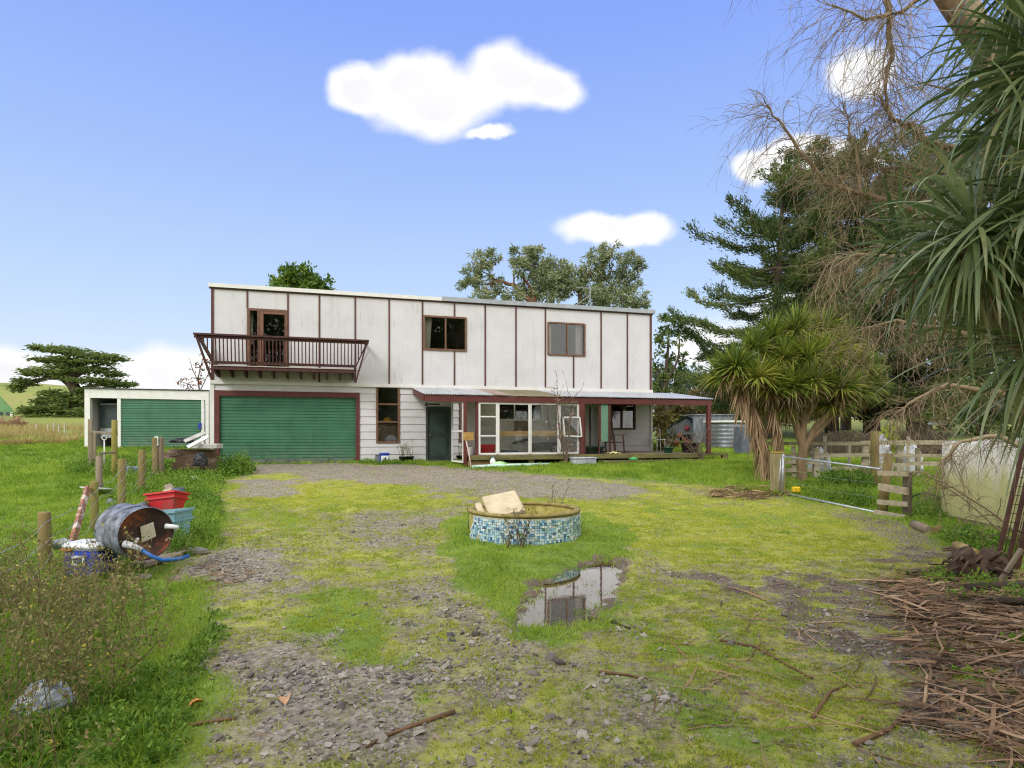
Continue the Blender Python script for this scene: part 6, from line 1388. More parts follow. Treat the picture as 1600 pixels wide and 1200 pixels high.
# bushes beyond the deck
for k, (bx, D, pads, mt, lab) in enumerate([
    (1030, 27, [(1030, 690, 14, 14), (1027, 670, 12, 14), (1035, 655, 10, 12), (1024, 650, 8, 12), (1040, 680, 10, 14)], F_OLIVE, 'olive brown bush crowding the right house corner'),
    (1052, 29, [(1056, 690, 9, 7), (1066, 694, 8, 7), (1048, 697, 10, 6)], foliage('russet_leaf', [C(120, 66, 50), C(156, 96, 74), C(176, 130, 100)], .2), 'low russet bush in front of the dark hut'),
    (1050, 52, [(1030, 625, 26, 14), (1060, 632, 26, 14), (1040, 650, 30, 16), (1070, 655, 24, 14)], F_OLIVE, 'broad olive hedge tree behind the dark hut'),
    (1100, 50, [(1095, 625, 24, 18), (1120, 632, 22, 16), (1105, 655, 26, 16), (1085, 645, 20, 16), (1130, 655, 20, 16)], foliage('brown_green', [C(70, 64, 40), C(100, 88, 56), C(128, 108, 72), C(84, 92, 48)], .2), 'brownish scrub tree behind the verandah end post'),
    (1160, 44, [(1150, 625, 26, 24), (1180, 620, 28, 26), (1165, 655, 30, 22), (1135, 660, 20, 18)], F_OLIVE, 'dark olive scrub tree behind the cabbage tree'),
    (1088, 34, [(1090, 672, 10, 12), (1085, 685, 10, 8)], F_YEL, 'bright yellow green bush right of the dark hut'),
    (1388, 21, [(1388, 690, 16, 16), (1378, 704, 14, 12), (1398, 706, 14, 12), (1384, 676, 9, 8)], F_YEL, 'yellow green leafy bush behind the tall mossy post'),
    (1475, 30, [(1480, 640, 34, 26), (1520, 650, 34, 24), (1555, 640, 30, 26), (1500, 615, 34, 22), (1590, 650, 36, 30)], F_RIGHT, 'dark green bush under the conifers behind the tank')]):
    crown_tree('bush', lab, 'bush', D, bx, [([(bx, 715), (bx, 690), (bx + 3, 660)], .05, .02)], pads, mt, M_TWIG, .22 if D < 40 else .32, 2.2, .9, 0, .2, .5)
# conifers
def conifer(label, base, D, top, hw_px, lowest=668, nbr=95, dens=1.0, skew=0, tr=.42, prof=(.9, 1.0, .9, .62, .28, .08), group='dark conifers at the right'):
    k = D / F; b = GP(base, D); bo = np.array(b); e = empty('conifer', label, 'tree', b, 0, group); tw = TW(); lv = LV()
    topv = np.array(P(top[0], top[1], D)) - bo; Ht = topv[2]
    axis_ = lambda t: np.array([topv[0] * t ** 1.3, 0, Ht * t])
    tk_ = np.array([axis_(t) for t in np.linspace(0, 1, 12)])[None]; tw.add(tk_, (tr * (1 - np.linspace(0, 1, 12)) ** .8 + .03)[None], 10)
    zl = (H - (lowest - HY) / F * D) - b.z; t0 = max(.06, zl / Ht)
    for i in range(nbr):
        t = t0 + (1 - t0) * (i + rng.random()) / nbr; u = (t - t0) / (1 - t0)
        L_ = hw_px * k * (np.interp(u, [0, .25, .5, .75, .93, 1], prof)) * (.65 + .5 * rng.random())
        az = rng.random() * 6.283; side = np.array([math.cos(az), math.sin(az), 0]); s_ = 1 + skew * side[0]; L_ *= s_
        ks = np.linspace(0, 1, 8); rise = .10 + .25 * u
        cur = axis_(t) + side * (L_ * ks)[:, None] + np.array([0, 0, 1.0]) * (L_ * (-.16 * np.sin(ks * 3.0) * (1 - u) + rise * ks ** 1.8))[:, None] + rng.normal(size=(8, 3)) * .04 * L_ * ks[:, None]
        tw.add(cur[None], (np.linspace(.055, .012, 8) * (L_ / 3) ** .5)[None], 4)
        n = int(165 * dens * L_ * (1.2 - .5 * u))
        f = rng.random(n) ** .75; f = .12 + .88 * f; ii_ = np.minimum((f * 7).astype(int), 6); w = (f * 7 - ii_)[:, None]
        pos = cur[ii_] * (1 - w) + cur[ii_ + 1] * w
        tang = unit(cur[ii_ + 1] - cur[ii_]); lat = unit(np.cross(tang, [0, 0, 1.0]))
        sp = (.05 + .30 * (1 - np.abs(f - .55) * 1.2)) * min(L_, 3.2) * .42; pos = pos + lat * (rng.normal(size=n) * sp)[:, None] + np.array([0, 0, 1.0]) * (rng.normal(size=n) * .13 - .05)[:, None]
        dr = tang * .9 + lat * rng.normal(size=(n, 1)) * .5 + rng.normal(size=(n, 3)) * .35 + np.array([0, 0, .25])
        cl = np.clip(.35 + .25 * rng.normal() + .25 * rng.normal(size=n), 0, 1)
        lv.add(*leaves(pos, dr, .25 * (.6 + .8 * rng.random(n)), .062 * (.6 + .8 * rng.random(n)), cl))
    tw.build('trunk', M_BARKD, e); lv.build('crown', F_CONIF, e); return e
conifer('leftmost dark conifer of the row, with ragged tips against the sky', 1205, 37, (1226, 262), 150, 650, 100, 1.15, -.15, .35)
conifer('dark conifer second from the left in the row, above the cabbage tree', 1300, 39, (1272, 228), 130, 640, 105, 1.3, 0, .4, (.9, 1, .95, .8, .42, .12))
conifer('dark conifer in the middle of the row, behind bare willow twigs', 1362, 40, (1352, 222), 130, 640, 105, 1.3, 0, .5, (.9, 1, .95, .85, .5, .15))
conifer('dark conifer second from the right in the row, leaning over the picket fence', 1432, 38, (1440, 215), 130, 640, 105, 1.3, 0, .55, (.9, 1, .95, .85, .5, .15))
conifer('rightmost dark conifer of the row, mostly behind the willow trunk', 1530, 40, (1540, 205), 140, 640, 95, 1.1, .1, .5, (.9, 1, .95, .85, .5, .15))
# far pine plantation
def far_forest():
    lv = LV(); n = 240; xs = rng.uniform(30, 190, n); ys = rng.uniform(190, 260, n)
    for x, y in zip(xs, ys):
        h = rng.uniform(12, 18); z = gz1(x, y); m = 130; t = rng.random(m) ** .8; a = rng.random(m) * 6.283; r = (1 - t) * h * .2 * (.5 + .6 * rng.random(m))
        pos = np.stack([x + r * np.cos(a), y + r * np.sin(a), z + t * h], 1); d = np.stack([np.cos(a), np.sin(a), .5 + t], 1)
        lv.add(*leaves(pos, d, 1.5 * (.6 + .6 * rng.random(m)), .7, rng.random(m) * .5 + rng.random() * .5))
    o = lv.build('forest', foliage('pine_far', [C(58, 74, 62), C(76, 94, 72), C(98, 112, 80)], .1)); tag(o, kind='stuff')
far_forest()
# dry brush at the far left
e = crown_tree('dry_hedge', 'dry brown brush hedge at the far left of the paddock', 'hedge', 44, 10, [([(10, 690), (10, 675)], .05, .02)], [(-20, 672, 30, 12), (14, 672, 22, 9), (32, 668, 12, 7), (0, 664, 30, 8)], foliage('dry_brush', [C(130, 100, 78), C(160, 126, 100), C(182, 150, 122)], .2, .8), M_TWIG, .5, 3.0, .9, 0, .3, .14)
for k, px in enumerate((75, 84, 92, 101, 57)):
    b = GP(px, 33.5 + .1 * k, -.05); q = MB(); q.box((-.035, -.035, 0), (.035, .035, .62 + .1 * (k % 2))); o = q.build('stake', surf('bleached', (0, 0, 0, 1))); o.location = b; tag(o, 'thin bleached stake in the tan grass of the left paddock', 'stake', 'stakes in the tan paddock grass')

# ---------- cabbage trees ----------
F_CAB = foliage('cabbage_leaf', [C(70, 92, 40), C(102, 124, 50), C(138, 150, 62), C(178, 174, 78), C(208, 194, 100)], .3, .5, .7)
F_CABN = foliage('cabbage_leaf_near', [C(62, 78, 48), C(92, 112, 66), C(120, 138, 88), C(154, 164, 122), C(170, 168, 112), C(158, 138, 100)], .3, .36, .9, .6)
M_CTR = surf('cabbage_bark', C(146, 120, 90), C(114, 94, 72), 6, .9, C(164, 140, 108), 4, (.55, .75), .6, .015, stretch=(1, 1, .4))
def rosette(lv, c, n, ln, wd, axis=(0, 0, 1), spread=1.0, droop=1.0, seg=4, back=-.35):
    a = np.array(axis, float); d = rng.normal(size=(n * 3, 3)); d = unit(d); d = d[(d @ a) > back][:n]; d = unit(d + a * .15 * rng.random((len(d), 1)))
    n = len(d); low = 1 - np.clip(d @ a, 0, 1)
    lv.add(*strips(np.asarray(c) + d * .05, d, ln * (.7 + .4 * rng.random(n)), wd * (.75 + .5 * rng.random(n)), droop * (.15 + .9 * low * rng.random(n) + .2 * rng.random(n)), seg, np.clip(rng.normal(size=n) * .30 + .34 + .25 * (low - .5), 0, 1), 1.6))
ct = empty('cabbage_tree', 'many-headed cabbage tree with yellow-green tufts beside the gate post', 'tree', GP(1235, 16.5)); bo = np.array(ct.location)
CD = 16.5; tw = TW(); lv = LV(); dry = LV()
heads = [(1150, 575, 16.2), (1178, 548, 16.6), (1208, 528, 16.9), (1245, 516, 16.8), (1285, 518, 17), (1318, 540, 17), (1342, 575, 16.8), (1315, 606, 16.2), (1262, 560, 16.2), (1238, 606, 16.0), (1205, 606, 16.1), (1270, 596, 16.0), (1290, 556, 16.4), (1335, 612, 16.9), (1225, 560, 16.4), (1128, 590, 16.6), (1185, 590, 15.9), (1225, 636, 16.6), (1300, 632, 16.6), (1352, 600, 17.3), (1276, 630, 17.2), (1190, 628, 16.9)]
hp = [np.array(P(*h_)) - bo for h_ in heads]
tr_ = [([(1208, 757), (1200, 718), (1184, 668), (1168, 622), (1152, 585)], .14, .08), ([(1219, 755), (1217, 700), (1209, 640), (1205, 612)], .16, .09), ([(1252, 757), (1253, 722), (1254, 694)], .13, .11), ([(1254, 700), (1244, 665), (1232, 632), (1228, 572)], .10, .07), ([(1254, 700), (1255, 640), (1258, 600), (1262, 566)], .11, .07), ([(1256, 702), (1275, 668), (1300, 640), (1316, 614)], .10, .07), ([(1258, 660), (1280, 620), (1290, 565)], .08, .06), ([(1262, 690), (1296, 655), (1325, 632), (1340, 590)], .08, .06), ([(1255, 640), (1248, 590), (1245, 525)], .08, .06), ([(1290, 580), (1288, 545), (1285, 525)], .07, .06), ([(1316, 620), (1322, 580), (1319, 548)], .07, .06), ([(1168, 622), (1175, 590), (1180, 556)], .07, .06), ([(1209, 640), (1208, 590), (1208, 538)], .08, .06), ([(1210, 640), (1225, 622), (1238, 612)], .07, .06), ([(1258, 640), (1266, 615), (1270, 600)], .07, .06)]
for pts, r0, r1 in tr_:
    tw = TW(); limb(tw, [np.array(P(a, b, CD)) - bo for a, b in pts], r0, r1, 9, .012); tw.build('trunk' if pts[0][1] > 750 else 'branch', M_CTR, ct)
for c in hp:
    rosette(lv, c, 300, .78, .042, (0, 0, 1), 1, 1.0, 4, -.4); n = 60
    rosette(dry, c - np.array([0, 0, .12]), 44, .6, .035, (0, 0, -.4), 1, 2.2, 4, -.1)
# hanging dead skirts down the leaning stem
for (pts, n, ln) in (([(1200, 716), (1184, 668), (1168, 622), (1156, 592)], 260, 1.0), ([(1215, 690), (1209, 640), (1206, 615)], 70, .8), ([(1310, 622), (1316, 612)], 20, .7), ([(1232, 632), (1229, 600)], 30, .7)):
    pp = np.array([np.array(P(a, b, CD - .1)) - bo for a, b in pts]); f = rng.random(n) * (len(pts) - 1); i = f.astype(int); w = (f - i)[:, None]; pos = pp[i] * (1 - w) + pp[np.minimum(i + 1, len(pts) - 1)] * w
    d = np.stack([rng.normal(size=n) * .22 - .10, rng.normal(size=n) * .22 - .1, -np.ones(n)], 1); dry.add(*strips(pos + rng.normal(size=(n, 3)) * np.array([.07, .07, .03]), d, ln * (.5 + .6 * rng.random(n)), .045, .3, 4, None, 2))
lv.build('crown', F_CAB, ct); dry.build('dead_skirt', M_DRY, ct)
nt_ = empty('cabbage_tree', 'near cabbage tree with long drooping blades hanging in from the right', 'tree', GP(1700, 3.9)); bo = np.array(nt_.location)
tw = TW(); lv = LV(); dry = LV()
nh = [(1512, 378, 3.9, 190, .78), (1438, 392, 4.6, 110, .66), (1640, 100, 3.6, 230, .86), (1670, 300, 3.6, 190, .84), (1655, 560, 3.9, 170, .85), (1630, -60, 3.8, 190, .86), (1585, 215, 4.4, 150, .72), (1590, 440, 4.6, 130, .76), (1565, 330, 4.9, 110, .7)]
for (px, py, D, n, ln) in nh:
    c = np.array(P(px, py, D)) - bo
    for g_ in range(6): rosette(lv, c + rng.normal(size=3) * .05 + np.array([-.05, -.02, .035]) * (g_ - 3), n // 5, ln * (.8 + .35 * rng.random()), .030 + .008 * rng.random(), unit(np.array([-.3, 0, .1]) + rng.normal(size=3) * .5), 1, 1.6 + 1.8 * rng.random(), 8, -.9)
    dry.add(*strips(c + rng.normal(size=(9, 3)) * .04, np.stack([rng.normal(size=9) * .3, rng.normal(size=9) * .3, -np.ones(9)], 1), .8 * (.6 + .5 * rng.random(9)), .022, .4, 5, None, 2))
J = np.array(P(1720, 640, 3.9)) - bo
limb(tw, [np.zeros(3), np.array(P(1712, 900, 3.9)) - bo, J], .17, .13, 12, .005)
for (px, py, D, n, ln) in nh:
    c = np.array(P(px, py, D)) - bo; limb(tw, [J, J * .45 + c * .55 + np.array([.10, 0, -.12]), c], .09, .05, 9, .006)
tw.build('trunk', M_CTR, nt_); lv.build('crown', F_CABN, nt_, True); dry.build('dead_leaves', M_DRY, nt_)
# ---------- bare willow ----------
wl = empty('willow_tree', 'bare willow with thick leaning trunk and drooping tan twigs at right', 'tree', GP(1665, 9.0)); bo = np.array(wl.location)
M_WILL = surf('willow_bark', C(140, 112, 88), C(104, 82, 66), 5, .9, C(160, 140, 112), 6, (.55, .75), .9, .04, stretch=(1, 1, .3))
F_TWIG = foliage('willow_twig', [C(100, 84, 66), C(134, 114, 90), C(162, 142, 114), C(188, 170, 142)], .05, .8, .5)
tw = TW(); WP = lambda l, D: [np.array(P(p[0], p[1], p[2] if len(p) > 2 else D)) - bo for p in l]
limb(tw, [np.array([0, 0, -.2])] + WP([(1650, 700), (1622, 420), (1596, 260), (1580, 170), (1545, 80), (1490, 0), (1420, -110), (1380, -240)], 9.0), .30, .13, 14, .02)
LM = [([(1598, 290), (1545, 246), (1500, 232), (1450, 222), (1420, 195), (1396, 186), (1376, 150)], 9.0, .07, .018, 120, .9), ([(1618, 430), (1540, 402), (1470, 352), (1420, 326), (1350, 302), (1290, 287), (1250, 236), (1215, 190), (1195, 160)], 9.4, .08, .008, 190, 1.1), ([(1345, 302), (1342, 250), (1330, 205), (1318, 170)], 9.4, .03, .008, 70, .9),
      ([(1392, -220), (1384, -60), (1388, 30), (1391, 90), (1384, 130), (1388, 172)], 9.0, .06, .012, 120, 1.3), ([(1470, -30), (1410, 20), (1350, 30), (1300, 8)], 8.9, .04, .01, 70, 1.2), ([(1620, 500), (1520, 440), (1420, 402), (1340, 396), (1300, 420)], 9.2, .07, .012, 170, 1.1), ([(1632, 640), (1560, 612), (1480, 600), (1420, 630), (1392, 655)], 9.2, .06, .01, 90, .9),
      ([(1640, 720), (1560, 680), (1500, 690), (1470, 720)], 8.6, .05, .01, 60, .9), ([(1650, 880), (1560, 810), (1490, 760), (1448, 742)], 8.3, .02, .006, 26, .5), ([(1660, 900), (1570, 835), (1500, 775), (1440, 735)], 8.4, .018, .005, 26, .5), ([(1610, 360), (1560, 300), (1480, 270), (1400, 262), (1330, 268)], 9.6, .06, .01, 150, 1.1), ([(1600, 560), (1500, 520), (1400, 500), (1330, 520)], 9.6, .05, .01, 120, 1.1), ([(1500, -40), (1450, -120), (1340, -160), (1240, -120), (1200, -60)], 9.2, .07, .015, 60, 1.0), ([(1580, 170), (1520, 150), (1440, 130)], 9.3, .04, .01, 60, 1.1)]
for pts, D, r0, r1, nt2, L_ in LM:
    c = limb(tw, WP(pts, D), r0, r1, 7, .012); k = len(c)
    f = (.15 + .85 * rng.random(nt2)) * (k - 1.001); i = f.astype(int); w = (f - i)[:, None]; st_ = c[i] * (1 - w) + c[i + 1] * w
    tang = unit(c[i + 1] - c[i]); d = unit(tang * .7 + rng.normal(size=(nt2, 3)) * np.array([.8, .7, .55])); ln = 1.25 * L_ * (.35 + .75 * rng.random(nt2)); K = 9; pts_ = [st_]; p = st_; cv = rng.normal(size=(nt2, 3)) * .10
    for s_ in range(K - 1):
        d = unit(d + np.array([0, 0, -.20]) * rng.random((nt2, 1)) * 2.0 + cv + rng.normal(size=(nt2, 3)) * .17); p = p + d * (ln / (K - 1))[:, None]; pts_.append(p)
    Q = np.stack(pts_, 1); rb = .0052 * (.4 + rng.random(nt2)); tw.add(Q, rb[:, None] * np.linspace(1, .32, K)[None], 4)
    m = nt2 * 5; i = rng.integers(0, nt2, m); j = rng.integers(1, K - 1, m); b = Q[i, j]; d = unit(unit(Q[i, j + 1] - Q[i, j]) + rng.normal(size=(m, 3)) * .65); l2 = L_ * .34 * (.3 + rng.random(m)); K2 = 5; p = b; pts_ = [b]
    for s_ in range(K2 - 1): d = unit(d + np.array([0, 0, -.14]) + rng.normal(size=(m, 3)) * .16); p = p + d * (l2 / (K2 - 1))[:, None]; pts_.append(p)
    tw.add(np.stack(pts_, 1), (.0028 * np.linspace(1, .4, K2))[None], 3)
V_ = tw
tw.build('branches', F_TWIG, wl)
q = MB(); pts = [Vector(p) for p in ([np.array([0, 0, -.2])] + WP([(1650, 700), (1622, 420), (1596, 260), (1580, 170), (1545, 80), (1490, 0), (1420, -110), (1380, -240)], 9.0))]
sm = []
for i in range(len(pts) - 1):
    for t in (0, .33, .66): sm.append(pts[i].lerp(pts[i + 1], t))
sm.append(pts[-1]); q.tube(sm, list(np.linspace(.315, .145, len(sm))), 16); q.build('trunk', M_WILL, wl)

# bare trees behind the viewer: they show only as dark branches mirrored in the upper windows
def far_bare(x, y, h, label):
    e = empty('bare_tree', label, 'tree', (x, y, gz1(x, y)), 0, 'bare trees mirrored in the upper windows'); tw = TW(); lv = LV()
    limb(tw, [np.array([0, 0, -.2]), np.array([.2, 0, h * .35]), np.array([-.1, .1, h * .9])], .4, .05, 8, .03)
    n = 70; t = .2 + .75 * rng.random(n); st = np.stack([.1 * t, 0 * t, h * .9 * t], 1); a = rng.random(n) * 6.283; d = np.stack([np.cos(a), np.sin(a), .7 + .5 * rng.random(n)], 1); L_ = h * .42 * (1.1 - .6 * t); K = 7; tt = np.linspace(0, 1, K)
    Q = st[:, None] + unit(d)[:, None] * (L_[:, None] * tt)[:, :, None] + np.cumsum(rng.normal(size=(n, K, 3)) * .12, 1) * tt[None, :, None]; tw.add(Q, (.09 * (1 - .85 * tt))[None], 4)
    m = n * 16; i = rng.integers(0, n, m); j = rng.integers(1, K, m); b = Q[i, j]; d = unit(rng.normal(size=(m, 3)) + unit(Q[i, -1] - Q[i, 0])); l2 = 1.5 * (.3 + rng.random(m)); P_ = b[:, None] + d[:, None] * (l2[:, None] * np.linspace(0, 1, 4))[:, :, None] - np.array([0, 0, .5]) * (np.linspace(0, 1, 4) ** 2)[None, :, None]; tw.add(P_, (.02 * (1 - .8 * np.linspace(0, 1, 4)))[None], 3)
    tw.build('trunk', M_BARKD, e)
    n = 12000; c = np.array([0, 0, h * .42]); pos, d = in_ellipsoid(n, c, (h * .32, h * .32, h * .4), .4); lv.add(*leaves(pos, d + rng.normal(size=(n, 3)), .5, .22)); lv.build('crown', F_CONIF, e)
for k, (x, y, h) in enumerate(((6.5, -10, 16), (13, -12, 17), (19, -15, 16), (-2.5, -12, 18))): far_bare(x, y, h, 'dark bare-twigged tree that shows only as a reflection in the upper windows')
# ================= ground cover (stuff) =================
F_GRASS = foliage('grass_blade', [C(84, 114, 42), C(118, 150, 48), C(150, 176, 60), C(176, 194, 80), C(198, 196, 110)], .4, .6, 1.2, .2)
F_MOSS = foliage('moss_tuft', [C(120, 145, 54), C(156, 171, 62), C(188, 191, 72), C(206, 204, 98), C(168, 154, 100)], .4, .8, 2.0, .1)
def sample(n, d0, d1, u0=-.98, u1=.98):
    D = d0 + (d1 - d0) * rng.random(n); x = (u0 + (u1 - u0) * rng.random(n)) * (D + .6); return x, D
_hs = np.array([[hw(0, -.03, 0).x, hw(0, -.03, 0).y], [hw(HL, -.03, 0).x, hw(HL, -.03, 0).y]])
def keepout(x, y):
    """no plants inside buildings, deck, basin, water"""
    rx, ry = x - P0x, y - P0y; s = rx * cT + ry * sT; b = -rx * sT + ry * cT
    k = ~((s > -.1) & (s < HL + .1) & (b > -.05) & (b < HD)) & ~((s > sd0 - .05) & (s < sd1 + .1) & (b > VB - .2) & (b < .1)) & ~((s > S(664) - .1) & (s < S(735)) & (b > -.95) & (b < 0))
    k &= ~((x > SX0 - .05) & (x < SX1) & (y > DS - .05) & (y < DS + 5.6)) & (np.hypot(x - fc.x, y - fc.y) > FRr + .01)
    return k
def tris(x, y, z, ln, wd, lean, rnd):
    n = len(x); a = rng.random(n) * 6.283; la = rng.random(n) * 6.283; w = wd / 2
    dx, dy = np.cos(a) * w, np.sin(a) * w; lx_, ly_ = np.cos(la) * lean * ln, np.sin(la) * lean * ln
    h = ln * np.sqrt(np.clip(1 - lean ** 2, .05, 1))
    V = np.stack([np.stack([x - dx, y - dy, z], 1), np.stack([x + dx, y + dy, z], 1), np.stack([x + lx_ + dx * .2, y + ly_ + dy * .2, z + h], 1), np.stack([x + lx_ * .45 - dx * .9, y + ly_ * .45 - dy * .9, z + h * .6], 1)], 1)
    return V.reshape(-1, 3), np.arange(n * 4).reshape(n, 4), np.repeat(rnd, 4)
def grass():
    lv = LV(); x, D = sample(1000000, 2.5, 33)
    dr, ba, gr, mo, mu, lu, mb_ = masks(x, D)
    patch = fbm(x * 1.6, D * 1.6, 41, 3); tuft_ = fbm(x * 5.5, D * 5.5, 42, 3)
    p = gr * np.clip(.25 + 2.2 * (tuft_ - .34), .05, 1)
    p = np.maximum(p, .8 * dr * (1 - .7 * ba) * sst(tuft_ + .25 * (patch - .5), .55, .66))
    k = (rng.random(len(x)) < p) & keepout(x, D); x, D, dr, lu, patch, tuft_ = (q_[k] for q_ in (x, D, dr, lu, patch, tuft_))
    z = gz(x, D); n = len(x); wet = z < WATER_Z - .004
    pdist = poly_sd(x, D, PUD); tf_ = fbm(x * 6, D * 6, 77, 2) > .61; k = (~wet | (rng.random(n) < .02) | tf_) & ((pdist < -.10) | (rng.random(n) < .30) | tf_); x, D, z, dr, lu, patch, tuft_ = (q_[k] for q_ in (x, D, z, dr, lu, patch, tuft_)); n = len(x)
    pd = (x < -4.2 - .2 * (D - 7)) | (D > 26)
    isl_ = sst(poly_sd(x, D, ISLE), -.2, .2); ln = (.022 + (.055 - .030 * isl_) * lu) * (.5 + .9 * rng.random(n)) * (.55 + 1.1 * tuft_) * (1 + .25 * (D > 14)) * np.where(pd, .95, 1)
    wd = (.0028 + .00062 * D) * (.7 + .6 * rng.random(n))
    lean = np.clip(.25 + .6 * rng.random(n), 0, .9); nl_ = (x < -.9) & (D < 9); ln = np.where(nl_, ln * .72, ln)
    rnd = np.clip(.42 + .9 * (patch - .5) + .22 * rng.normal(size=n) + .14 * dr - .12 * (pd & (D < 26)), 0, 1)
    lv.add(*tris(x, D, z - .004, ln, wd, lean, rnd)); o = lv.build('grass', F_GRASS); tag(o, kind='stuff'); return n
ng = grass()
def moss():
    lv = LV(); x, D = sample(1300000, 2.5, 16, -.9, .9); dr, ba, gr, mo, mu, lu, mb_ = masks(x, D)
    t_ = .6 * fbm(x * 9, D * 9, 51, 3) + .4 * fbm(x * 24, D * 24, 53, 2); p = mo * np.clip(.03 + 6.5 * (t_ - .44), 0, 1) + .10 * dr * sst(t_, .55, .65)
    p = p * (1 - .8 * ba)
    k = (rng.random(len(x)) < p) & keepout(x, D); x, D, t_, mb_ = x[k], D[k], t_[k], mb_[k]; n = len(x); z = gz(x, D); k = z > WATER_Z; x, D, t_, mb_, z = x[k], D[k], t_[k], mb_[k], z[k]; n = len(x)
    ln = (.012 + .018 * rng.random(n)) * (.7 + .9 * t_); wd = (.0035 + .0006 * D) * (.7 + .6 * rng.random(n))
    rnd = np.clip(.28 + .25 * mb_ + 1.0 * (fbm(x * 1.3, D * 1.3, 52, 3) - .5) + .17 * rng.normal(size=n), 0, 1)
    lv.add(*tris(x, D, z - .002, ln, wd, np.clip(.3 + .6 * rng.random(n), 0, .93), rnd)); o = lv.build('moss', F_MOSS); tag(o, kind='stuff'); return n
nm = moss()
def pebble_mat():
    m, nt, N, L, bs = nodes('pebble'); c = ramp(nt, attr(nt, 'rnd'), [(0, C(78, 72, 68)), (.3, C(120, 112, 102)), (.6, C(152, 144, 132)), (.85, C(170, 162, 150)), (1, C(158, 140, 118))])
    L.new(c, bs.inputs['Base Color']); bs.inputs['Roughness'].default_value = .55; bs.inputs['Specular IOR Level'].default_value = .4; bump(nt, noise(nt, objco(nt), 90, 3), bs, .3, .004); return m
def gravel():
    ph = (1 + 5 ** .5) / 2; iv = np.array([(-1, ph, 0), (1, ph, 0), (-1, -ph, 0), (1, -ph, 0), (0, -1, ph), (0, 1, ph), (0, -1, -ph), (0, 1, -ph), (ph, 0, -1), (ph, 0, 1), (-ph, 0, -1), (-ph, 0, 1)]) / 1.9
    it = np.array([(0, 11, 5), (0, 5, 1), (0, 1, 7), (0, 7, 10), (0, 10, 11), (1, 5, 9), (5, 11, 4), (11, 10, 2), (10, 7, 6), (7, 1, 8), (3, 9, 4), (3, 4, 2), (3, 2, 6), (3, 6, 8), (3, 8, 9), (4, 9, 5), (2, 4, 11), (6, 2, 10), (8, 6, 7), (9, 8, 1)])
    x, D = sample(230000, 2.5, 13, -.75, .8); D = 2.5 + (D - 2.5) ** 1.25 / 10.5 ** .25; dr, ba, gr, mo, mu, lu, mb_ = masks(x, D)
    p = np.clip(ba * .85 * (1 - .82 * mu) + .06 * dr * (1 - lu), 0, 1) * np.clip(.25 + 2.5 * (fbm(x * 2.2, D * 2.2, 61, 3) - .36), .12, 1)
    k = (rng.random(len(x)) < p) & keepout(x, D); k0_ = k; x, D = x[k], D[k]; z = gz(x, D); k = z > WATER_Z; x, D, z = x[k], D[k], z[k]; n = len(x)
    s = np.exp(rng.normal(size=n) * .55) * .0085; ba = ba[k0_][k]; s = np.clip(s * (.62 + .38 * ba) * (1 - .25 * (D > 6)), .003, .030)
    V = iv[None] * (1 + .28 * rng.normal(size=(n, 12, 1))) * (s[:, None] * np.exp(rng.normal(size=(n, 3)) * .22) * np.array([1.2, 1.0, .62]))[:, None, :]
    a = rng.random(n) * 6.283; ca, sa_ = np.cos(a)[:, None], np.sin(a)[:, None]; tl_ = rng.normal(size=(n, 1)) * .35
    X = V[..., 0] * ca - V[..., 1] * sa_; Y = V[..., 0] * sa_ + V[..., 1] * ca; Z = V[..., 2] + X * tl_
    V = np.stack([X + x[:, None], Y + D[:, None], Z + (z + s * .25)[:, None]], -1)
    Fc = (np.arange(n)[:, None, None] * 12 + it[None]).reshape(-1, 3)
    o = npmesh('gravel', V.reshape(-1, 3), Fc, pebble_mat(), None, {'rnd': np.repeat(np.clip(rng.normal(size=n) * .26 + .45, 0, 1), 12)}); tag(o, kind='stuff'); return n
np_ = gravel()
